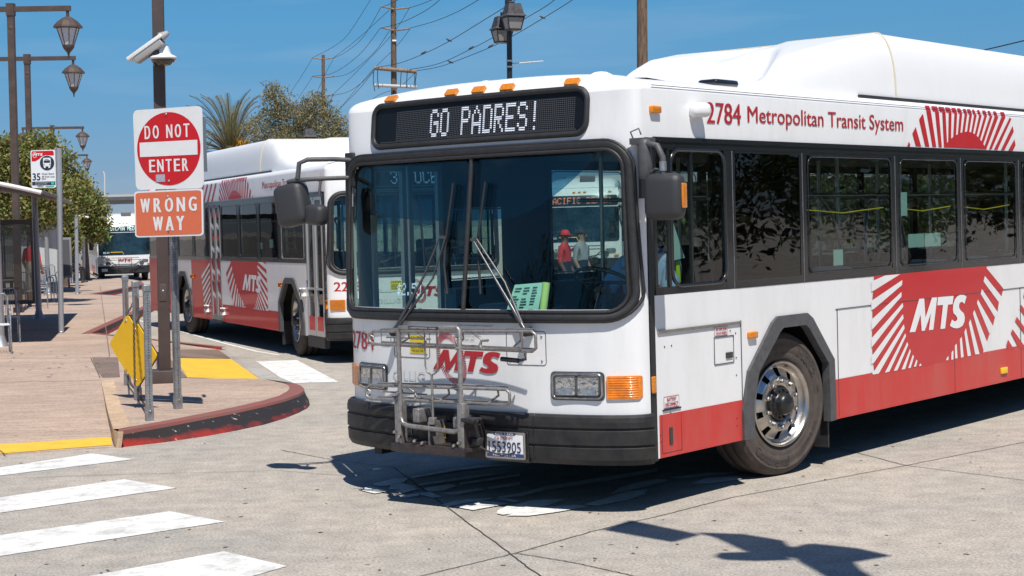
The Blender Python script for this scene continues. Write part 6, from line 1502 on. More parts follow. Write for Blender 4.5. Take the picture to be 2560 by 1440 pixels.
wires = [([(940, 0), (820, 185), (740, 255), (622, 318)], 110, 140), ([(622, 318), (560, 420), (490, 525)], 140, 150), ([(1000, 38), (900, 205), (800, 290), (735, 320)], 98, 140), ([(1045, 55), (870, 215), (735, 320)], 98, 140),
         ([(1155, 45), (1060, 190), (860, 400), (735, 520)], 98, 140), ([(995, 155), (880, 300), (740, 400), (622, 420)], 98, 140), ([(1045, 170), (960, 290), (830, 400), (735, 425)], 98, 140),
         ([(1160, 158), (1080, 260), (940, 400), (750, 625)], 98, 140), ([(965, 378), (900, 450), (820, 505), (740, 525)], 98, 140), ([(965, 385), (870, 500), (750, 622), (690, 690)], 98, 140), ([(1195, 392), (1100, 480), (980, 528), (880, 610), (770, 710)], 98, 150),
         ([(622, 420), (590, 470), (540, 545)], 140, 150), ([(735, 330), (700, 390), (640, 520)], 140, 150), ([(885, 668), (830, 710), (790, 770)], 130, 140), ([(735, 525), (715, 570), (690, 610)], 140, 150),
         ([(1000, 38), (1040, 25), (1180, -45)], 98, 80), ([(1155, 43), (1215, 25), (1290, -5)], 98, 85), ([(995, 155), (1110, 125), (1250, 55), (1340, -15)], 98, 80), ([(1160, 155), (1300, 115), (1430, 60), (1560, -15)], 98, 72),
         ([(965, 374), (1100, 348), (1234, 297), (1374, 228), (1560, 115), (1700, 28), (1745, -5)], 98, 62), ([(1150, 385), (1320, 350), (1496, 270), (1620, 205), (1780, 110), (1900, 40), (1965, -8)], 98, 62),
         ([(1195, 390), (1290, 375), (1382, 348), (1604, 260), (1750, 185), (1890, 102), (2000, 35), (2065, -8)], 98, 62)]
WLAB = ['wire running up from the distant pole to the top edge, left of all others', 'wire dropping left from the top arm of the distant pole', 'wire from the top left arm of the tall pole to the distant pole', 'wire from the top of the tall pole to the right arm of the distant pole',
        'wire from the top right arm of the tall pole to the low distant arm', 'wire from the second left arm of the tall pole to the distant pole', 'wire from the second arm of the tall pole to the middle of the distant pole', 'wire from the second right arm of the tall pole down to the tree',
        'wire from the long cross arm to the lowest arm of the distant pole', 'wire from the left end of the long cross arm into the tree', 'wire from the right end of the long cross arm down behind the parked bus', 'wire dropping left from the middle arm of the distant pole',
        'wire dropping left from the right side of the distant pole', 'short wire above the tree just left of the near bus', 'short wire hanging below the lowest arm of the distant pole', 'wire rising right from the top left arm of the tall pole', 'wire rising right from the top right arm of the tall pole',
        'wire rising right from the second left arm of the tall pole', 'long wire rising right from the second right arm of the tall pole', 'upper of the three wires with birds, passing over the twin lanterns', 'middle of the three wires with birds, behind the twin lanterns', 'lowest of the three wires with birds, ending at the top edge']
for w, ya, yb_2 in wires:
    px = [zz8(*p) for p in w]; n = len(px); pts = []
    # smooth curve through the points
    for i in range(n - 1):
        p0, p1, p2, p3 = [Vector(px[max(0, min(n - 1, j))]) for j in (i - 1, i, i + 1, i + 2)]
        for k in range(6):
            t = k / 6; q_ = 0.5 * ((2 * p1) + (-p0 + p2) * t + (2 * p0 - 5 * p1 + 4 * p2 - p3) * t * t + (-p0 + 3 * p1 - 3 * p2 + p3) * t ** 3); pts.append(q_)
    pts.append(Vector(px[-1])); m_ = len(pts)
    g = MB(); g.tube([wp(p.x, p.y, ya + (yb_2 - ya) * i / (m_ - 1)) for i, p in enumerate(pts)], 0.017, 5); wi = len([o for o in bpy.data.objects if o.name.startswith('overhead_wire')])
    tag(g.build('overhead_wire', WIRE), WLAB[wi], 'wire', 'overhead wires between the utility poles')
g = MB(); g.tube([wp(2430, 132, 60), wp(2495, 117, 58), wp(2600, 92, 55)], 0.022, 5); tag(g.build('overhead_wire', WIRE), 'short stretch of black wire at the top right corner behind the bus roof', 'wire')
g = MB(); c = wp(889, 326, 130); g.box(c.x - 0.2, c.x + 0.5, c.y, c.y + 0.2, c.z - 0.06, c.z + 0.06); g.tube([c, c + Vector((-0.15, 0, 0.3))], 0.04, 5); g.tube([c + Vector((0.05, 0, 0)), c + Vector((0.2, 0, -0.4))], 0.05, 5); tag(g.build('cross_arm_end', WOOD), 'end of a distant wooden cross arm left of the near bus roof', 'cross arm')
BIRD = mat('dark_feathers', (0.05, 0.05, 0.06), rough=0.8)
for i, (x, y, fr_) in enumerate(((1234, 297, 0.33), (1374, 228, 0.5), (1496, 270, 0.5), (1382, 348, 0.28), (1604, 260, 0.5), (1890, 102, 0.78))):
    u, v = zz8(x, y); yy = 98 + (62 - 98) * fr_; c = wp(u, v, yy); s = yy / 4190 * 10.5
    g = MB(); L_ = s * 0.55; d_ = -1 if i % 2 else 1
    g.tube([c + Vector((-L_ * d_ * 1.3, 0, -L_ * 0.15)), c + Vector((-L_ * 0.5 * d_, 0, L_ * 0.25)), c + Vector((L_ * 0.25 * d_, 0, L_ * 0.5)), c + Vector((L_ * 0.75 * d_, 0, L_ * 0.95)), c + Vector((L_ * 1.05 * d_, 0, L_ * 1.0)), c + Vector((L_ * 1.35 * d_, 0, L_ * 0.93))], [L_ * 0.12, L_ * 0.4, L_ * 0.48, L_ * 0.3, L_ * 0.26, L_ * 0.04], 8)
    lab = ('leftmost small dark bird perched on the upper wire', 'bird on the upper wire nearest the twin lantern post', 'bird on the middle wire left of the twin lantern post', 'leftmost bird on the lowest wire', 'bird on the lowest wire close to the lanterns', 'bird on the lowest wire right of the lanterns')[i]
    tag(g.build('bird', BIRD), lab, 'bird', 'birds on the wires')

# ---- foliage
def leafmat(name, a, b, c):
    m = mat(name, a, rough=0.55, spec=0.3)
    nt, bs = nodes_of(m); L = nt.links; gi = nt.nodes.new('ShaderNodeNewGeometry'); r = nt.nodes.new('ShaderNodeValToRGB')
    r.color_ramp.elements[0].color = (*a, 1); r.color_ramp.elements[1].color = (*b, 1); e = r.color_ramp.elements.new(0.93); e.color = (*c, 1); r.color_ramp.elements[1].position = 0.9
    L.new(gi.outputs['Random Per Island'], r.inputs[0]); L.new(r.outputs[0], bs.inputs['Base Color'])
    tr = nt.nodes.new('ShaderNodeBsdfTranslucent'); L.new(r.outputs[0], tr.inputs[0]); mx = nt.nodes.new('ShaderNodeMixShader'); mx.inputs[0].default_value = 0.3
    out = nt.nodes['Material Output']; L.new(bs.outputs[0], mx.inputs[1]); L.new(tr.outputs[0], mx.inputs[2]); L.new(mx.outputs[0], out.inputs[0])
    return m
FIG = leafmat('ficus_leaves', (0.075, 0.15, 0.03), (0.23, 0.36, 0.09), (0.36, 0.28, 0.10))
EUC = leafmat('grey_green_leaves', (0.11, 0.15, 0.07), (0.30, 0.36, 0.20), (0.36, 0.26, 0.14))
DRK = leafmat('dark_leaves', (0.025, 0.045, 0.012), (0.07, 0.11, 0.03), (0.1, 0.1, 0.04))
BARK = mat('tree_bark', (0.16, 0.12, 0.09), rough=0.9, noise=0.4, nscale=8)
rs = np.random.RandomState(5)
def leaf_cloud(blobs, n, size, asp=0.45, shell=0.55, droop=0.0):
    """blobs: (centre, radii). leaves gathered in sprays so gaps and clumps show"""
    w = np.array([b[1][0] * b[1][1] * b[1][2] for b in blobs]) ** 0.7; w = w / w.sum()
    nsp = n // 14; V = []; 
    bi = rs.choice(len(blobs), nsp, p=w); C_ = np.array([blobs[i][0] for i in bi]); Rr_ = np.array([blobs[i][1] for i in bi])
    d = rs.normal(size=(nsp, 3)); d /= np.linalg.norm(d, axis=1)[:, None]
    rad = shell + (1.0 - shell) * rs.rand(nsp) ** 0.7; rad *= (0.88 + 0.24 * rs.rand(nsp))
    sp = C_ + d * Rr_ * rad[:, None]
    cen = np.repeat(sp, 14, axis=0) + rs.normal(size=(nsp * 14, 3)) * size * 1.9
    m = len(cen); ax = rs.normal(size=(m, 3)); ax[:, 2] -= droop; ax /= np.linalg.norm(ax, axis=1)[:, None]
    bx = np.cross(ax, rs.normal(size=(m, 3))); bx /= np.linalg.norm(bx, axis=1)[:, None]
    s = size * (0.6 + 0.8 * rs.rand(m))[:, None]
    v = np.stack([cen - ax * s, cen + bx * s * asp, cen + ax * s, cen - bx * s * asp], axis=1).reshape(-1, 3)
    return v, sp
def leaf_obj(name, v, m, parent=None, loc=None):
    n = len(v) // 4; me = bpy.data.meshes.new(name); me.vertices.add(len(v)); me.vertices.foreach_set('co', v.astype(np.float32).ravel())
    me.loops.add(n * 4); me.loops.foreach_set('vertex_index', np.arange(n * 4, dtype=np.int32)); me.polygons.add(n); me.polygons.foreach_set('loop_start', np.arange(0, n * 4, 4, dtype=np.int32))
    me.polygons.foreach_set('loop_total', np.full(n, 4, dtype=np.int32)); me.materials.append(m); me.update(); me.validate()
    o = bpy.data.objects.new(name, me); COL.objects.link(o)
    if parent: o.parent = parent
    return o
def tree(base, blobs, n, size, m, label, trunk_r=0.12, group=None, asp=0.45, shell=0.5, droop=0.0, name='tree', cat='tree'):
    base = Vector(base); o = empty(name, base); tag(o, label, cat, group)
    bl = [((np.array(c) - np.array(base)), r) for c, r in blobs]
    v, sp = leaf_cloud(bl, n, size, asp, shell, droop); leaf_obj('crown', v, m, o)
    g = MB(); top = Vector(tuple(np.mean([b[0] for b in bl], axis=0))); fork = Vector((top.x * 0.3, top.y * 0.3, top.z * 0.55))
    g.tube([(0, 0, 0), fork * 0.5, fork], [trunk_r, trunk_r * 0.8, trunk_r * 0.65], 8)
    for c, r in bl:
        c = Vector(tuple(c)); g.tube([fork, fork.lerp(c, 0.55) + Vector((0, 0, 0.1)), c, c + Vector((0, 0, r[2] * 0.6))], [trunk_r * 0.5, trunk_r * 0.33, trunk_r * 0.2, trunk_r * 0.05], 6)
        for k in range(5):
            q_ = Vector(tuple(sp[rs.randint(len(sp))]))
            if (q_ - c).length < max(r) * 1.1: g.tube([c, c.lerp(q_, 0.6) + Vector((0, 0, 0.05)), q_], [trunk_r * 0.16, trunk_r * 0.1, trunk_r * 0.03], 4)
    g.build('trunk', BARK, o); return o
def pb_(u, v, y, rx, rz, ry=None): p = wp(u, v, y); k = y / 4190.0; return ((p.x, p.y, p.z), (rx * k, (ry or rx) * k, rz * k))
tree(at(75, 44), [pb_(30, 440, 44, 95, 85), pb_(115, 420, 44, 70, 70), pb_(150, 500, 43.5, 60, 60), pb_(60, 530, 44, 90, 60), pb_(-60, 450, 44, 90, 100), pb_(185, 470, 44, 38, 50), pb_(100, 365, 44.5, 50, 30), pb_(10, 380, 44, 55, 40)], 30000, 0.055, FIG, 'big green street tree behind the bus shelter at the left edge', 0.14, 'green street trees')
tree(at(215, 66), [pb_(215, 520, 66, 50, 45), pb_(235, 560, 66, 35, 45), pb_(180, 560, 66, 40, 45), pb_(205, 480, 66, 30, 30)], 11000, 0.075, FIG, 'smaller green street tree just left of the far bus', 0.12, 'green street trees')
tree(at(160, 58), [pb_(140, 560, 58, 50, 35), pb_(170, 600, 58, 30, 30)], 6000, 0.07, FIG, 'low green street tree between the shelter and the second tree', 0.10, 'green street trees')
tree(at(200, 95), [pb_(190, 590, 95, 60, 35), pb_(235, 600, 95, 30, 28)], 5000, 0.09, FIG, 'distant green street tree behind the others, beside the far bus', 0.12, 'green street trees')
tree(at(725, 100, 0), [pb_(690, 260, 100, 42, 50), pb_(680, 225, 100, 18, 24), pb_(740, 300, 100, 60, 50), pb_(650, 320, 100, 45, 45), pb_(800, 300, 100, 60, 55), pb_(785, 255, 100, 40, 24), pb_(850, 330, 100, 35, 35), pb_(720, 350, 100, 60, 40), pb_(830, 360, 100, 60, 35), pb_(668, 370, 100, 50, 35)],
     18000, 0.085, EUC, 'grey green eucalyptus tree with an airy crown behind the parked bus', 0.2, None, 0.35, 0.35, 0.6)
tree(at(2640, 60, 0), [pb_(2640, 150, 60, 60, 60)], 2500, 0.08, DRK, 'dark tree just beyond the right edge whose leaf tips show behind the bus roof', 0.15)
# date palm
PALMG = leafmat('palm_leaflets', (0.06, 0.10, 0.035), (0.19, 0.25, 0.10), (0.36, 0.28, 0.08))
PALMD = leafmat('dry_palm_leaflets', (0.22, 0.15, 0.09), (0.34, 0.25, 0.16), (0.4, 0.3, 0.2))
pc = wp(578, 383, 105); pal = empty('palm_tree', (pc.x, pc.y, 0)); tag(pal, 'date palm with arching fronds and orange fruit behind the parked bus', 'palm tree')
g = MB(); g.tube([(0, 0, 0), (0, 0, pc.z * 0.6), (0, 0, pc.z - 0.4)], [0.42, 0.36, 0.42], 12); g.build('trunk', BARK, pal)
g = MB(); g.lathe([(0.35, -1.2), (0.62, -0.8), (0.70, -0.3), (0.5, 0.1), (0.2, 0.4), (0, 0.5)], 14, 0, Matrix.Translation((0, 0, pc.z))); g.build('frond_bases', mat('palm_boot', (0.28, 0.19, 0.13), rough=0.9, noise=0.6, nscale=6, contrast=0.05), pal)
for k in range(84):
    az = k * 2.39996; t = k / 83.0; dead = t > 0.86
    el = R(86 - 108 * t ** 1.1) + rs.normal() * 0.06; L_ = 4.1 * (0.9 + 0.2 * rs.rand()) * (0.8 if dead else 1.0)
    pts = []; p = Vector((0.15 * math.cos(az), 0.15 * math.sin(az), pc.z)); e_ = el
    for i in range(11):
        pts.append(p.copy()); d = Vector((math.cos(az) * math.cos(e_), math.sin(az) * math.cos(e_), math.sin(e_))); p = p + d * L_ / 10; e_ -= (0.085 + 0.10 * math.cos(e_)) * (1.35 if dead else 1.0) * (i / 6.0)
    g = MB(); g.tube(pts, [0.04] * 4 + [0.022] * 7, 4, 1)
    V = []; F_ = []
    for i in range(1, 10):
        for j in range(5):
            f_ = j / 5; q_ = pts[i].lerp(pts[i + 1], f_) if i < 10 else pts[i]; tn = (pts[i + 1] - pts[i]).normalized(); sd_ = tn.cross(Vector((0, 0, 1)))
            sd_ = sd_.normalized() if sd_.length > 0.05 else Vector((-math.sin(az), math.cos(az), 0)); up_ = sd_.cross(tn)
            ln = 0.42 * math.sin(math.pi * min(0.98, (i + f_) / 10.6)) ** 0.6 + 0.08
            for sg in (-1, 1):
                tip = q_ + (sd_ * sg * 0.62 + tn * 0.75 + up_ * (0.28 if not dead else -0.3)).normalized() * ln + Vector((0, 0, -0.03))
                o_ = len(V); V += [q_ - tn * 0.022, q_ + tn * 0.022, tip]; F_.append((o_, o_ + 1, o_ + 2))
    g.add(V, F_, 0); g.build('frond', [PALMD if dead else PALMG, BARK], pal)
g = MB()
for k in range(60):
    a = R(-60 + 100 * rs.rand()); r_ = 0.5 + 0.9 * rs.rand(); z_ = pc.z + 0.2 + 0.9 * rs.rand() - r_ * 0.2
    p = Vector((r_ * math.cos(a), r_ * math.sin(a) - 0.3, z_)); g.tube([Vector((0.2, 0, pc.z + 0.2)), p, p + Vector((0.05, 0, -0.35))], 0.022, 4)
g.build('fruit_stalks', mat('orange_palm_fruit', (0.62, 0.33, 0.03), rough=0.6), pal)

# ---- distant overpass and buildings
OV = mat('overpass_concrete', (0.36, 0.36, 0.37), rough=0.9, noise=0.2, nscale=0.5)
def wbox(name, u0, u1, v0, v1, y, dy, m, par=None, uc=300):
    a = wp(u0, v1, y); c = wp(u1, v0, y); a.z = wp(uc, v1, y).z; c.z = wp(uc, v0, y).z; g = MB(); g.box(a.x, c.x, y, y + dy, a.z, c.z)
    if par: 
        T = Matrix.Translation(-par.location); g.v = [tuple(T @ Vector(v)) for v in g.v]
    return g.build(name, m, par)
y = 230
ov = empty('overpass', wp(300, 610, y)); tag(ov, 'grey concrete road overpass in the distance above the far bus', 'bridge')
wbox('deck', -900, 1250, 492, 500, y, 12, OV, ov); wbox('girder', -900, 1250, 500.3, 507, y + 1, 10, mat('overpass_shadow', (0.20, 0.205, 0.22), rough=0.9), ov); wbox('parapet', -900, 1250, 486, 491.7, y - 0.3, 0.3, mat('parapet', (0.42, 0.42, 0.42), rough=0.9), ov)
for u in (100, 620, 900): wbox('pier', u, u + 24, 507, 640, y + 4, 2, OV, ov)
g = MB(); g.tube([wp(262, 492, y), wp(261, 436, y), wp(258, 429, y)], 0.12, 6); tag(g.build('light_mast', mat('pale_mast', (0.5, 0.52, 0.54))), 'thin pale lighting mast standing on the overpass', 'mast')
b2 = empty('low_building', wp(330, 640, 150)); tag(b2, 'pale flat-roofed building under the overpass, behind the far bus', 'building')
BEI = mat('beige_wall', (0.42, 0.39, 0.34), rough=0.9, noise=0.2, nscale=1)
wbox('wall', 255, 640, 543, 640, 150, 12, BEI, b2); wbox('roof_edge', 252, 645, 533, 539, 149.4, 13, mat('roof_fascia', (0.5, 0.48, 0.42), rough=0.9, noise=0.3, nscale=2), b2); wbox('roof_band', 253, 643, 539.3, 542.7, 149.7, 12.5, mat('dark_band', (0.12, 0.12, 0.12)), b2)
# red canopy and railings beside the far bus
rc = empty('market_canopy', wp(215, 660, 96)); tag(rc, 'red canopy over a railed area left of the far bus', 'canopy')
REDC = mat('red_canvas', (0.55, 0.04, 0.03), rough=0.7, noise=0.15, nscale=3)
a = wp(185, 640, 96); c = wp(262, 613, 96)
g = MB(); o_ = rc.location; g.prism([(a.x - o_.x, a.z - o_.z), (c.x - o_.x, a.z - o_.z), (c.x - o_.x, (a.z + c.z) / 2 - o_.z), (c.x - o_.x - 0.5, c.z - o_.z), (a.x - o_.x + 0.5, c.z - o_.z), (a.x - o_.x, (a.z + c.z) / 2 - o_.z)], lambda x, z, d: Vector((x, d, z)), 2.5); g.build('canvas', REDC, rc)
g = MB(); g.box(c.x - o_.x - 1.1, c.x - o_.x - 0.3, -0.05, -0.01, a.z - o_.z + 0.25, a.z - o_.z + 0.4); g.build('label_strip', LETW, rc)
for x in (a.x, (a.x + c.x) / 2, c.x): g = MB(); g.tube([(x - o_.x, 0.1, a.z - o_.z + 0.02), (x - o_.x, 0.1, KZ - o_.z)], 0.05, 6); g.build('post', LBK, rc)
def picket(x0, x1, y, h, n, m, label):
    o = empty('railing', (x0, y, KZ)); tag(o, label, 'railing')
    g = MB(); g.box(0, x1 - x0, -0.02, 0.02, h - 0.05, h); g.box(0, x1 - x0, -0.02, 0.02, 0.12, 0.17); g.build('rails', m, o)
    src = None
    for k in range(n):
        if src is None: g = MB(); g.box(-0.012, 0.012, -0.012, 0.012, 0, h); src = g.build('picket', m, o); q_ = src
        else: q_ = src.copy(); COL.objects.link(q_)
        q_.location = ((x1 - x0) * k / (n - 1), 0, 0)
xa, xb = wp(183, 640, 90).x, wp(256, 640, 90).x; picket(xa, xb, 90, 1.15, 22, mat('rust_brown_rail', (0.10, 0.03, 0.025), rough=0.6), 'dark reddish picket railing left of the far bus')
xa, xb = wp(-40, 640, 75).x, wp(60, 640, 75).x; picket(xa, xb, 75, 1.0, 26, mat('white_rail', (0.6, 0.6, 0.6), rough=0.5), 'white picket railing seen through the nearest shelter')
rb = sheet('far_road', [Vector((-90, 62, KZ + 0.006)), Vector((-16.5, 62, KZ + 0.006)), Vector((-17.5, 72, KZ + 0.006)), Vector((-90, 72, KZ + 0.006))], ROAD); st(rb)
hd = MB()
wl = empty('low_wall', (-60, 88, 0)); tag(wl, 'low grey wall running behind the street trees', 'wall'); g = MB(); g.box(-60, 42, 0, 0.4, 0, 1.5); g.build('wall', mat('grey_wall', (0.30, 0.29, 0.28), rough=0.9, noise=0.2, nscale=1), wl)

# things beyond the near bus, seen through its windows
bd = empty('station_building', (16, 60, 0)); tag(bd, 'grey low station building seen through the windows of the near bus', 'building')
g = MB(); g.box(-13, 30, 0, 8, 0, 3.2); g.build('wall', mat('station_wall', (0.12, 0.125, 0.13), rough=0.8, noise=0.2, nscale=1), bd)
g = MB(); g.box(-14, 31, -1.2, 9, 3.2, 3.5); g.build('roof', mat('station_roof', (0.4, 0.4, 0.4), rough=0.7), bd)
for k in range(9):
    g = MB(); g.box(-11.5 + 4.4 * k, -9.5 + 4.4 * k, -0.03, 0.02, 0.9, 2.3); w_ = g.build('window', BLACKP, bd)
tree((10, 48, 0), [((10, 48, 2.2), (5, 1.5, 1.3)), ((18, 48, 2.0), (5, 1.5, 1.2))], 6000, 0.12, DRK, 'dark hedge tree beyond the near bus', 0.15)
tree((24, 44, 0), [((24, 44, 2.4), (4, 2, 1.4)), ((31, 44, 2.2), (4, 2, 1.3))], 6000, 0.12, FIG, 'green bushy tree beyond the near bus, at the right', 0.15)

# trees on the camera's side of the street: they close the view the bus windows mirror
for i, (x, y, s_) in enumerate(((22, 12, 0.9), (30, 20, 1.0), (36, 29, 1.0), (44, 38, 1.1), (-30, -4, 0.9), (-26, -18, 1.0), (16, 4, 0.8))):
    tree((x, y, 0), [((x, y, 5.5 * s_), (5.5 * s_, 5.5 * s_, 4.0 * s_)), ((x + 3, y + 2, 3.5 * s_), (4.5, 4.5, 2.6)), ((x - 3, y - 2, 3.6 * s_), (4.5, 4.5, 2.6))], 15000, 0.11, DRK, 'dark tree on the near side of the street, out of the photo', 0.3, 'trees on the near side of the street')

# ---- bus shelters
SHM = mat('shelter_grey_metal', (0.34, 0.35, 0.37), rough=0.45, metal=0.5)
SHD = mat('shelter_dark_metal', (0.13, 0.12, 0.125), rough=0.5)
SGL = glass('shelter_glass', (0.30, 0.31, 0.31))
def shelter(org, label, L_=4.2):
    # local: x across (roof arch), y into the distance
    o = empty('bus_shelter', org, R(12)); tag(o, label, 'bus shelter', 'grey metal bus shelters'); W_ = 1.35
    for x, y in ((0, 0), (0, L_), (-1.7, 0.1), (-1.7, L_)):
        g = MB(); g.tube([(x, y, 0), (x, y, 2.62)], 0.065, 14); g.lathe([(0.13, 0), (0.12, 0.02), (0.085, 0.10), (0.065, 0.18)], 14, 0, Matrix.Translation((x, y, 0))); g.build('post', SHM, o)
    g = MB(); n = 16; A = []
    for k in range(n + 1): t = k / n; x = -2.7 + 3.45 * t; A.append((x, 2.62 + 0.22 * math.sin(math.pi * (0.12 + 0.86 * t)) - 0.02 - 0.16 * t ** 2))
    for k in range(n):
        (x0, z0), (x1, z1) = A[k], A[k + 1]
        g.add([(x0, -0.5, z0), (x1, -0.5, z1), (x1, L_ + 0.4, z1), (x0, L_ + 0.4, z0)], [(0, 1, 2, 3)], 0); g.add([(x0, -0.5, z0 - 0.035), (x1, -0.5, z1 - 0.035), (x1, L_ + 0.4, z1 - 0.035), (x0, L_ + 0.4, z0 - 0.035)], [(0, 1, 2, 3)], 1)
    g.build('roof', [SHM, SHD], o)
    g = MB(); g.tube([(x, -0.52, z - 0.02) for x, z in A], 0.035, 6); g.build('roof_edge', mat('white_edge', (0.72, 0.73, 0.74), rough=0.4), o)
    g = MB(); g.tube([(A[-1][0], -0.5, A[-1][1]), (A[-1][0], L_ + 0.4, A[-1][1])], 0.03, 6); g.tube([(A[8][0], -0.5, A[8][1] - 0.06), (A[8][0], L_, A[8][1] - 0.06)], 0.04, 6); g.build('roof_rail', SHD, o)
    for y_ in (L_ - 0.10,):
        e_ = empty('end_panel', (0, 0, 0), 0, o)
        g = MB(); g.box(-1.62, -0.06, y_, y_ + 0.04, 2.02, 2.12); g.box(-1.62, -0.06, y_, y_ + 0.04, 0.32, 0.40); g.box(-1.62, -1.57, y_, y_ + 0.04, 0.40, 2.02); g.box(-0.11, -0.06, y_, y_ + 0.04, 0.40, 2.02); g.build('frame', SHD, e_)
        g = MB(); g.add([(-1.57, y_ + 0.02, 0.40), (-0.11, y_ + 0.02, 0.40), (-0.11, y_ + 0.02, 2.02), (-1.57, y_ + 0.02, 2.02)], [(0, 1, 2, 3)], 0); g.build('pane', SGL, e_)
    e_ = empty('back_panel', (0, 0, 0), 0, o)
    g = MB(); g.box(-1.72, -1.68, 0.15, L_, 2.02, 2.12); g.box(-1.72, -1.68, 0.15, L_, 0.32, 0.40); g.build('frame', SHD, e_)
    g = MB(); g.add([(-1.70, 0.15, 0.40), (-1.70, L_, 0.40), (-1.70, L_, 2.02), (-1.70, 0.15, 2.02)], [(0, 1, 2, 3)], 0); g.build('pane', SGL, e_)
    g = MB(); g.box(-1.55, -1.05, 0.4, L_ - 0.3, 0.42, 0.47, bev=0.01); g.box(-1.4, -1.3, 0.6, 0.7, 0, 0.42); g.box(-1.4, -1.3, L_ - 0.8, L_ - 0.7, 0, 0.42); g.build('bench', SHD, o)
    return o
shelter(gp(2, 866, KZ), 'nearest curved-roof bus shelter at the left edge of the photo', (gp(72, 797, KZ) - gp(2, 866, KZ)).length)
shelter(gp(113, 735, KZ) + Vector((0.1, 0, 0)), 'second bus shelter behind the first, under the trees')
shelter(gp(178, 705, KZ), 'third bus shelter far along the sidewalk', 3.4)
# info panels
for u, v, y, w_, h_, lab in ((98, 735, 49, 0.62, 1.75, 'pale grey upright panel between the first two shelters'), (152, 720, 47.0, 0.40, 1.35, 'dark grey notice case on a stand beside the second shelter')):
    b_ = gp(u, v, KZ); o = empty('notice_case', b_, R(10)); tag(o, lab, 'sign')
    g = MB(); g.box(-w_, w_, -0.06, 0.06, 0.35, 0.35 + h_, bev=0.015); g.build('case', mat('case_grey', (0.22, 0.22, 0.23), rough=0.5) if w_ < 0.5 else mat('case_pale', (0.42, 0.44, 0.45), rough=0.5), o)
    g = MB(); g.box(-w_ + 0.06, w_ - 0.06, -0.066, -0.062, 0.42, 0.28 + h_); g.build('face', mat('case_face', (0.11, 0.11, 0.12), rough=0.25) if w_ < 0.5 else mat('case_pale_face', (0.48, 0.50, 0.51), rough=0.4), o)
    for x in (-w_ * 0.7, w_ * 0.7): g = MB(); g.tube([(x, 0, 0), (x, 0, 0.36)], 0.03, 8); g.build('leg', SHD, o)
# metal armchairs: four legs, looped arms, wire seat and back
def chair(base, rz, label, first=[None]):
    if first[0] is None:
        o = empty('metal_chair', base, rz)
        for x in (-0.27, 0.27):
            g = MB(); g.tube([(x, -0.24, 0), (x, -0.24, 0.60), (x, -0.20, 0.66), (x, 0.1, 0.68), (x, 0.22, 0.62), (x, 0.24, 0.5), (x, 0.24, 0)], 0.013, 6); g.build('side_frame', STEEL, o)
        g = MB()
        for k in range(13): xx = -0.25 + 0.5 * k / 12; g.tube([(xx, -0.24, 0.44), (xx, 0.20, 0.42)], 0.005, 4)
        for yy in (-0.24, 0.0, 0.20): g.tube([(-0.27, yy, 0.435), (0.27, yy, 0.435)], 0.010, 5)
        g.build('seat', STEEL, o)
        g = MB()
        for k in range(13): xx = -0.25 + 0.5 * k / 12; g.tube([(xx, 0.20, 0.42), (xx, 0.27, 0.60), (xx, 0.30, 0.86)], 0.005, 4)
        g.tube([(-0.27, 0.24, 0.42), (-0.27, 0.30, 0.84), (-0.22, 0.305, 0.89), (0.22, 0.305, 0.89), (0.27, 0.30, 0.84), (0.27, 0.24, 0.42)], 0.013, 6); g.build('backrest', STEEL, o); first[0] = o
    else:
        o = copy_tree(first[0]); o.location = base; o.rotation_euler = (0, 0, rz)
    tag(o, label, 'chair', 'metal armchairs along the sidewalk'); return o
for u, v, rz, lab in ((6, 857, 200, 'nearest metal armchair, cut by the left edge of the photo'), (-20, 885, 200, 'metal armchair mostly outside the left edge, in front of the nearest one'), (84, 772, 215, 'metal armchair just right of the shelter post'), (103, 757, 215, 'second metal armchair beyond the shelter post'), (112, 750, 215, 'third metal armchair beyond the shelter post'), (126, 737, 215, 'farthest metal armchair, beside the second shelter')):
    chair(gp(u, v, KZ), R(rz - 180), lab)

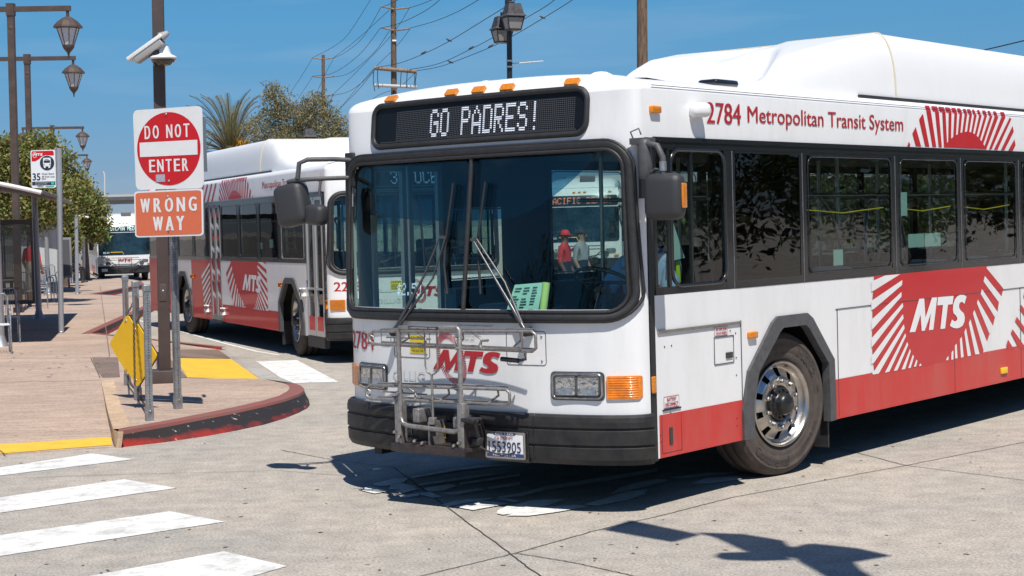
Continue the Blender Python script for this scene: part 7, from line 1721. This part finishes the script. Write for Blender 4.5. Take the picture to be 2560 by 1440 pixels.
# ---- people
SKIN = mat('skin', (0.36, 0.20, 0.13), rough=0.6); SKIN2 = mat('dark_skin', (0.17, 0.09, 0.06), rough=0.6); HAIR = mat('dark_hair', (0.02, 0.016, 0.014), rough=0.7)
def person(loc, rz, J, mats, label, seg_mats, hair=True, hat=None, fingers=False, skin=0, glasses=False):
    """J: joint -> (x, y, z, radius); one continuous skinned body, then head details, clothing by nearest limb"""
    o = empty('person', loc, rz); tag(o, label, 'person')
    bones = [('pelvis', 'belly'), ('belly', 'chest'), ('chest', 'neck'), ('neck', 'head'), ('head', 'crown')]
    for s in ('l', 'r'): bones += [('chest', 'sh' + s), ('sh' + s, 'el' + s), ('el' + s, 'wr' + s), ('wr' + s, 'pa' + s), ('pelvis', 'hi' + s), ('hi' + s, 'kn' + s), ('kn' + s, 'an' + s), ('an' + s, 'to' + s)]
    names = list(J.keys()); verts = [Vector(J[n][:3]) for n in names]; rad = [J[n][3] for n in names]; edges = [(names.index(a), names.index(b)) for a, b in bones if a in J and b in J]
    seg = [(a, b) for a, b in bones if a in J and b in J]
    for s in ('l', 'r'):
        if 'pa' + s not in J: continue
        w_, p_ = Vector(J['wr' + s][:3]), Vector(J['pa' + s][:3]); d = (p_ - w_).normalized(); sd_ = d.cross(Vector((0, 0, 1))); sd_ = sd_.normalized() if sd_.length > 0.1 else Vector((1, 0, 0)); nn_ = sd_.cross(d)
        for k, (off, ln) in enumerate(((-0.03, 0.065), (-0.010, 0.078), (0.010, 0.074), (0.028, 0.058))):
            b_ = p_ + sd_ * off; m_ = b_ + d * ln * 0.5 - nn_ * ln * 0.15; t_ = m_ + d * ln * 0.3 - nn_ * ln * 0.55
            i0 = len(verts); verts += [b_ + d * 0.01, m_, t_]; rad += [0.011, 0.009, 0.0075]; edges += [(names.index('pa' + s), i0), (i0, i0 + 1), (i0 + 1, i0 + 2)]
        i0 = len(verts); th = w_.lerp(p_, 0.4) + sd_ * (-0.04 if s == 'l' else 0.04); verts += [th, th + d * 0.04 + sd_ * (-0.012 if s == 'l' else 0.012)]; rad += [0.013, 0.010]; edges += [(names.index('pa' + s), i0), (i0, i0 + 1)]
    me = bpy.data.meshes.new('body'); me.from_pydata(verts, edges, []); ob = bpy.data.objects.new('body', me); COL.objects.link(ob)
    ob.modifiers.new('skin', 'SKIN'); sv = me.skin_vertices[0].data
    for i, r in enumerate(rad): sv[i].radius = (r, r)
    sv[names.index('pelvis')].use_root = True
    ss = ob.modifiers.new('sub', 'SUBSURF'); ss.levels = 2; ss.render_levels = 2
    dg = bpy.context.evaluated_depsgraph_get(); m2 = bpy.data.meshes.new_from_object(ob.evaluated_get(dg)); bpy.data.objects.remove(ob)
    hc = Vector(J['head'][:3]); m2.materials.clear()
    for m in mats: m2.materials.append(m)
    for p in m2.polygons:
        p.use_smooth = True; c = p.center; best = None; bd_ = 9
        for a, b in seg:
            A_, B_ = Vector(J[a][:3]), Vector(J[b][:3]); ab = B_ - A_; t = max(0, min(1, (c - A_).dot(ab) / max(1e-6, ab.length_squared))); d = (c - A_ - ab * t).length - (J[a][3] * (1 - t) + J[b][3] * t)
            if d < bd_: bd_, best = d, (a, b, t)
        p.material_index = seg_mats(best[0], best[1], best[2])
    ob = bpy.data.objects.new('body', m2); COL.objects.link(ob); ob.parent = o
    # face
    fwd = Vector((0, -1, 0)); g = MB()
    T = Matrix.Translation(hc)
    g.tube([hc + Vector((0, -0.088, 0.02)), hc + Vector((0, -0.115, -0.015)), hc + Vector((0, -0.09, -0.025))], [0.009, 0.014, 0.008], 6, 0)
    for sx in (-1, 1): g.tube([hc + Vector((sx * 0.078, 0.0, 0.02)), hc + Vector((sx * 0.09, 0.01, 0.0)), hc + Vector((sx * 0.078, 0.0, -0.025))], [0.008, 0.013, 0.007], 6, 0)
    g.build('nose_and_ears', mats[0], o)
    g = MB()
    for sx in (-1, 1): g.tube([hc + Vector((sx * 0.032 - 0.012, -0.087, 0.018)), hc + Vector((sx * 0.032 + 0.012, -0.087, 0.018))], 0.007 if not glasses else 0.017, 6, 0)
    g.tube([hc + Vector((-0.022, -0.086, -0.055)), hc + Vector((0.022, -0.086, -0.055))], 0.005, 5, 0)
    if glasses: g.tube([hc + Vector((-0.085, 0.01, 0.022)), hc + Vector((-0.05, -0.085, 0.022)), hc + Vector((0.05, -0.085, 0.022)), hc + Vector((0.085, 0.01, 0.022))], 0.004, 4)
    g.build('eyes_and_mouth', HAIR, o)
    if hair:
        g = MB(); n = 14; vs = []
        for i in range(6):
            ph = math.pi * 0.5 * i / 5 * 1.12
            for k in range(n): a = 2 * math.pi * k / n; fr_ = 1.0 + (0.25 if math.sin(a) < -0.3 and i > 3 else 0); vs.append(hc + Vector((0.092 * math.cos(a) * math.sin(ph), 0.012 + 0.105 * math.sin(a) * math.sin(ph), 0.035 + 0.095 * math.cos(ph) + (0.03 if math.sin(a) < -0.3 and i > 3 else 0))))
        g.add(vs, [(i * n + k, i * n + (k + 1) % n, (i + 1) * n + (k + 1) % n, (i + 1) * n + k) for i in range(5) for k in range(n)], 0, True); g.build('hair', HAIR, o)
    if hat:
        g = MB(); g.lathe([(0.0, 0.135), (0.05, 0.128), (0.09, 0.09), (0.103, 0.04), (0.104, 0.03)], 16, 0, T)
        g.add([hc + Vector((0.09 * math.cos(a), -0.05 - 0.0, 0.04)) if False else hc + Vector((0.085 * math.cos(a) * k, -0.06 + (-0.13) * math.sin(a) * k, 0.04 - 0.012 * k)) for k in (0.5, 1.0) for a in np.linspace(0, math.pi, 9)], [(i, i + 1, 9 + i + 1, 9 + i) for i in range(8)], 0, True); g.build('cap', hat, o)
    return o
def stand(lean=0.0):
    return dict(pelvis=(0, 0, 0.96, 0.14), belly=(0, 0, 1.12, 0.13), chest=(0, 0, 1.36, 0.14), neck=(0, -0.01, 1.50, 0.055), head=(0, -0.02, 1.62, 0.088), crown=(0, -0.01, 1.69, 0.078),
                shl=(-0.18, 0, 1.42, 0.062), shr=(0.18, 0, 1.42, 0.062), ell=(-0.24, 0.02, 1.14, 0.045), elr=(0.24, 0.02, 1.14, 0.045), wrl=(-0.23, -0.10, 0.92, 0.030), wrr=(0.23, -0.10, 0.92, 0.030), pal=(-0.22, -0.13, 0.85, 0.034), par=(0.22, -0.13, 0.85, 0.034),
                hil=(-0.10, 0, 0.88, 0.095), hir=(0.10, 0, 0.88, 0.095), knl=(-0.11, -0.01, 0.50, 0.062), knr=(0.11, 0.02, 0.50, 0.062), anl=(-0.11, 0.03, 0.09, 0.042), anr=(0.11, 0.06, 0.09, 0.042), tol=(-0.12, -0.11, 0.04, 0.038), tor=(0.12, -0.08, 0.04, 0.038))
def sm(short_sleeve=True, shorts=False):
    def f(a, b, t):
        if a in ('neck', 'head') : return 0
        if a.startswith('an'): return 3
        if a.startswith('kn'): return 0 if shorts else 2
        if a.startswith('hi') or a == 'pelvis': return 2
        if a.startswith('wr'): return 0
        if a.startswith('el'): return 0 if short_sleeve else 1
        return 1
    return f
REDSH = mat('red_shirt', (0.60, 0.04, 0.04), rough=0.85); BEIGE = mat('beige_trousers', (0.42, 0.36, 0.28), rough=0.9); BLKC = mat('black_clothes', (0.015, 0.016, 0.02), rough=0.9); SHOE = mat('dark_shoes', (0.03, 0.03, 0.03), rough=0.6)
BLUSH = mat('light_blue_shirt', (0.36, 0.58, 0.88), rough=0.8, noise=0.25, nscale=18, bump=0.4, bscale=14); NAVYT = mat('navy_trousers', (0.02, 0.025, 0.05), rough=0.9); GREYSH = mat('grey_shirt', (0.3, 0.3, 0.32), rough=0.9)
person(gp(84, 768, KZ), R(160), stand(), [SKIN, REDSH, BEIGE, SHOE], 'person in a red shirt and beige shorts standing behind the shelter post', sm(True, True))
Js = stand()
for k, v in dict(pelvis=(0, 0.05, 0.52, 0.15), belly=(0, 0.04, 0.68, 0.14), chest=(0, 0.0, 0.92, 0.145), neck=(0, -0.03, 1.06, 0.055), head=(0, -0.05, 1.18, 0.088), crown=(0, -0.04, 1.25, 0.078), shl=(-0.18, 0, 0.98, 0.062), shr=(0.18, 0, 0.98, 0.062), ell=(-0.25, -0.05, 0.74, 0.048), elr=(0.25, -0.05, 0.74, 0.048),
                 wrl=(-0.14, -0.26, 0.66, 0.032), wrr=(0.14, -0.26, 0.66, 0.032), pal=(-0.08, -0.33, 0.64, 0.034), par=(0.08, -0.33, 0.64, 0.034), hil=(-0.11, 0.0, 0.52, 0.10), hir=(0.11, 0.0, 0.52, 0.10), knl=(-0.13, -0.42, 0.54, 0.065), knr=(0.13, -0.42, 0.54, 0.065), anl=(-0.13, -0.42, 0.09, 0.042), anr=(0.13, -0.40, 0.09, 0.042), tol=(-0.14, -0.56, 0.04, 0.038), tor=(0.14, -0.54, 0.04, 0.038)).items(): Js[k] = v
pz = gp(183, 708, KZ)
bn = empty('bench', pz + Vector((0, 0.1, 0)), R(75)); tag(bn, 'small dark bench under the person in black by the third shelter', 'bench'); g = MB(); g.box(-0.5, 0.5, -0.18, 0.28, 0.36, 0.41); g.build('seat', SHD, bn)
for x in (-0.4, 0.4):
    for y in (-0.12, 0.22): g = MB(); g.box(x - 0.02, x + 0.02, y - 0.02, y + 0.02, 0, 0.36); g.build('leg', SHD, bn)
person(pz, R(75), Js, [SKIN2, BLKC, BLKC, SHOE], 'person in black clothes sitting by the third shelter', sm(False))
person((1.02, 32.0, 0), R(70), stand(), [SKIN2, REDSH, NAVYT, SHOE], 'person in a red cap and red shirt, seen through the windows of the near bus', sm(True), hat=mat('red_cap', (0.62, 0.04, 0.04), rough=0.7))
person((1.38, 33.0, 0), R(60), stand(), [SKIN, GREYSH, NAVYT, SHOE], 'person with dark sunglasses behind the one in the red cap', sm(True), glasses=True)
# the driver, hands on the wheel
bm_ = bus1.matrix_basis
Jd = dict(pelvis=(0, 0.02, 0.97, 0.155), belly=(0, 0.02, 1.12, 0.155), chest=(0, 0.0, 1.42, 0.165), neck=(0, -0.02, 1.58, 0.06), head=(0, -0.05, 1.72, 0.090), crown=(0, -0.04, 1.80, 0.080),
          shl=(-0.20, 0, 1.48, 0.075), shr=(0.20, 0, 1.48, 0.075), ell=(-0.27, -0.20, 1.24, 0.060), elr=(0.27, -0.18, 1.22, 0.060), wrl=(-0.13, -0.31, 1.30, 0.034), wrr=(0.15, -0.30, 1.42, 0.034), pal=(-0.12, -0.38, 1.33, 0.037), par=(0.12, -0.37, 1.47, 0.037),
          hil=(-0.11, -0.04, 0.96, 0.11), hir=(0.11, -0.04, 0.96, 0.11), knl=(-0.14, -0.48, 0.92, 0.07), knr=(0.14, -0.48, 0.92, 0.07), anl=(-0.14, -0.55, 0.50, 0.045), anr=(0.14, -0.55, 0.50, 0.045), tol=(-0.14, -0.68, 0.44, 0.038), tor=(0.14, -0.68, 0.44, 0.038))
wl_ = Vector((B1['x'], B1['y'], 0)) + Vector((_bc * -1.00 - _bs * 0.84, _bs * -1.00 + _bc * 0.84, 0.10))
person(wl_, B1['a'] + R(90), Jd, [SKIN, BLUSH, NAVYT, SHOE], 'bus driver in a light blue shirt at the wheel of the near bus', sm(True), glasses=True)
# a towel and a bright vest hanging behind the driver
def bl(x, y, z): return Vector((B1['x'] + _bc * x - _bs * y, B1['y'] + _bs * x + _bc * y, z))
g = MB(); g.add([bl(-0.88, 1.12, 1.84), bl(-0.80, 1.14, 1.60), bl(-1.00, 1.14, 1.62), bl(-0.93, 1.10, 1.86)], [(0, 1, 2, 3)], 0); g.add([bl(-0.88, 1.11, 1.84), bl(-0.95, 1.12, 1.62), bl(-0.93, 1.05, 1.60)], [(0, 1, 2)], 0)
tag(g.build('towel', mat('mint_towel', (0.42, 0.66, 0.62), rough=0.9)), 'pale mint towel hanging inside the driver window', 'towel')
g = MB(); g.add([bl(-0.92, 1.12, 1.60), bl(-0.96, 1.12, 1.60), bl(-0.97, 1.13, 1.46), bl(-0.92, 1.12, 1.45)], [(0, 1, 2, 3)], 0); tag(g.build('safety_vest', mat('lime_vest', (0.6, 0.85, 0.05), rough=0.7)), 'lime safety vest strap hanging under the towel', 'vest')

# ---- the far buses: rounded modern type
FW = mat('far_bus_white', (0.78, 0.78, 0.78), rough=0.35, coat=0.3, noise=0.05, nscale=3)
def far_bus(loc, ang, scale, text, ledmat, label, number):
    o = empty('city_bus', loc, ang); o.scale = (scale,) * 3; tag(o, label, 'bus', 'white and red city buses')
    g = MB(); n = 20; xs = [0.0, -0.25, -11.8]
    def prof(z): return 0.0 if z < 1.1 else -(z - 1.1) * 0.10 - max(0, z - 2.5) ** 2 * 1.2
    zs = [0.42, 0.6, 0.9, 1.1, 1.6, 2.2, 2.5, 2.7, 2.85, 2.95]; ys = [-1.28 + 2.56 * k / 24 for k in range(25)]
    def P_(y, z, off=0.0): return Vector((prof(z) - 0.30 * (abs(y) / 1.28) ** 3.5 + off, y * (1 - max(0, z - 2.6) * 0.25), z))
    vs = [P_(y, z) for z in zs for y in ys]; g.add(vs, [(i * 25 + k, i * 25 + k + 1, (i + 1) * 25 + k + 1, (i + 1) * 25 + k) for i in range(len(zs) - 1) for k in range(24)], 0, True); g.build('front_panel', FW, o)
    for s in (-1, 1):
        g = MB(); g.box(-11.8, -0.28, min(s * 1.25, s * 1.28), max(s * 1.25, s * 1.28), 1.2, 2.95) if False else None
        g.box(-11.8, -2.75, min(s * 1.25, s * 1.28), max(s * 1.25, s * 1.28), 0.38, 1.25); g.box(-1.65, -0.28, min(s * 1.25, s * 1.28), max(s * 1.25, s * 1.28), 0.38, 1.25); g.box(-2.75, -1.65, min(s * 1.25, s * 1.28), max(s * 1.25, s * 1.28), 1.08, 1.25); g.box(-11.8, -0.28, min(s * 1.25, s * 1.28), max(s * 1.25, s * 1.28), 2.4, 2.9); g.build('side_panel', FW, o)
        g = MB(); g.box(-11.7, -0.35, min(s * 1.24, s * 1.27), max(s * 1.24, s * 1.27), 1.25, 2.4); g.build('window_band', BLACKP, o)
        for k in range(8): g = MB(); g.box(-1.6 - 1.25 * k, -0.5 - 1.25 * k, min(s * 1.26, s * 1.275), max(s * 1.26, s * 1.275), 1.32, 2.3); g.build('window', BLACKP, o)
        g = MB(); g.box(-8.5, -3.2, min(s * 1.27, s * 1.283), max(s * 1.27, s * 1.283), 0.40, 0.75); g.build('red_skirt', RED, o)
        for x in (-2.2, -9.0):
            g = MB(); Rm = Matrix.Translation((x, s * 1.2, 0.50)) @ Matrix.Rotation(-s * math.pi / 2, 4, 'X'); g.lathe([(0.30, -0.3), (0.49, -0.28), (0.50, -0.04), (0.46, 0.0), (0.31, 0.0), (0.29, -0.05), (0.0, -0.06)], 24, 0, Rm); g.build('wheel', TYRE, o)
        g = MB(); g.box(-0.12, 0.10, s * 1.56 - 0.10, s * 1.56 + 0.10, 1.55, 1.95, bev=0.05); g.tube([(-0.25, s * 1.2, 2.35), (0.0, s * 1.5, 2.3), (0, s * 1.56, 1.9)], 0.03, 6); g.build('mirror', BLACKR, o)
    g = MB(); g.box(-11.8, -0.6, -1.1, 1.1, 2.88, 2.97); g.build('roof', FW, o)
    g = MB(); n2 = 18; xs = [-0.7, -0.9, -1.3, -1.9, -11.4]; hh_ = [2.93, 3.08, 3.22, 3.30, 3.30]
    vs = [Vector((x, 1.08 * math.copysign(abs(math.cos(math.pi * k / n2)) ** 0.4, math.cos(math.pi * k / n2)), 2.9 + (h_ - 2.9) * abs(math.sin(math.pi * k / n2)) ** 0.4)) for x, h_ in zip(xs, hh_) for k in range(n2 + 1)]
    g.add(vs, [(i * 19 + k, i * 19 + k + 1, (i + 1) * 19 + k + 1, (i + 1) * 19 + k) for i in range(4) for k in range(18)], 0, True); g.build('roof_fairing', FW, o)
    g = MB(); g.box(-1.35, -1.1, -0.05, 0.42, 3.12, 3.36, bev=0.03); g.build('roof_unit', mat('unit_grey', (0.12, 0.12, 0.13), rough=0.5), o)
    P_.back = lambda p, t: p
    def W_(y, z, off): return P_(y, z, off)
    W_.back = lambda p, t: p
    g = MB(); patch(g, -1.22, 1.22, 1.28, 2.36, 0.012, 0.10, 20, 0, fn=W_); g.build('windscreen', mat('far_windscreen', (0.02, 0.045, 0.055), rough=0.12, coat=0.6, noise=0.7, nscale=2.2, col2=(0.006, 0.01, 0.014)), o)
    g = MB(); patch(g, -1.20, 1.20, 2.40, 2.72, 0.014, 0.06, 20, 0, fn=W_); g.build('display_glass', mat('display_dark', (0.015, 0.03, 0.035), rough=0.3), o)
    g = MB(); led(g, text, lambda s, t, d: P_(-0.98 + s, 2.46 + t, 0.03), 1.95, 0.20, 2, 0, 0.85); g.build('display_lettering', ledmat, o)
    g = MB(); patch(g, -1.27, 1.27, 0.42, 0.76, 0.03, 0.04, 20, 0, 0.05, fn=W_) ; g.build('bumper', BLACKR, o)
    for y_ in (-0.95, 0.95):
        g = MB(); patch(g, y_ - 0.16, y_ + 0.16, 0.92, 1.06, 0.02, 0.06, 6, 0, fn=W_); patch(g, y_ * 0.83 - 0.11, y_ * 0.83 + 0.11, 0.80, 0.98, 0.022, 0.08, 6, 1, fn=W_); g.build('headlamp', [HLG, GREYP], o)
        g = MB(); patch(g, y_ * 1.18 - 0.07, y_ * 1.18 + 0.07, 0.80, 0.86, 0.02, 0.01, 4, 0, fn=W_); g.build('reflector', AMBER, o)
    for y_ in (-0.18, 0.0, 0.18, -1.0, 1.0): g = MB(); patch(g, y_ - 0.05, y_ + 0.05, 2.80, 2.84, 0.02, 0.005, 3, 0, fn=W_); g.build('marker_lamp', AMBER, o)
    g = MB(); mts(g, lambda s, t, d: P_(-0.33 + s, 0.98 + t, 0.03), 0.62, 0.13); g.build('front_lettering', LETR, o)
    g = MB(); g.text(number, lambda s, t, d: P_(-1.12 + s, 1.15 + t, 0.03), 0.22, 0.08, 0.03); g.build('fleet_number', mat('brown_number', (0.15, 0.08, 0.05)), o)
    g = MB(); patch(g, -1.10, -0.83, 0.50, 0.64, 0.06, 0.01, 3, 0, fn=W_); g.build('licence_plate', SIGNW, o)
    g = MB()
    for (a, b_) in (((-0.65, 1.15), (0.65, 1.15)), ((-0.75, 1.05), (0.75, 1.05)), ((-0.45, 0.7), (0.45, 0.7)), ((-0.75, 1.05), (-0.3, 0.66)), ((0.75, 1.05), (0.3, 0.66)), ((-0.3, 1.15), (-0.3, 0.66)), ((0.3, 1.15), (0.3, 0.66)), ((-0.9, 0.93), (-0.2, 0.80)), ((0.9, 0.93), (0.2, 0.80)), ((0, 1.15), (0, 0.9))):
        g.tube([P_(a[0], a[1], 0.22), P_(b_[0], b_[1], 0.22)], 0.016, 5)
    g.build('bicycle_rack', mat('dark_rack', (0.06, 0.06, 0.065), rough=0.4, metal=0.5), o)
    g = MB(); g.text('$2.50', lambda s, t, d: P_(-1.0 + s, 1.36 + t, 0.03), 0.28, 0.08, 0.03); g.build('fare_display', LETW, o)
    g = MB(); g.tube([P_(-0.65, 1.42, 0.03), P_(-0.1, 1.42, 0.03), P_(-0.05, 1.32, 0.03)], 0.018, 5); g.build('yellow_rail', YPL, o)
    g = MB(); g.box(-11.6, -0.5, -1.15, 1.15, 0.36, 0.44); g.build('underbody', UNDER, o)
    return o
LEDW = mat('lit_teal_diodes', (0.6, 0.8, 0.8), emit=(0.65, 0.85, 0.85), estr=0.85); LEDR = mat('lit_red_diodes', (0.7, 0.2, 0.12), emit=(0.9, 0.25, 0.15), estr=0.8)
pf = wp(312, 640, 68.0); far_bus((pf.x, 68.0, 0), R(286), 0.84, '30 UTC/VA MED CTR', LEDW, 'far white city bus coming head on, its display reading 30 UTC/VA MED CTR', '318')
pf = wp(1450, 640, 52.0); far_bus((pf.x, 52.0, 0), R(262), 1.0, 'PACIFIC BEACH', LEDR, 'white city bus with a red PACIFIC BEACH display, seen through the near bus windows', '902')
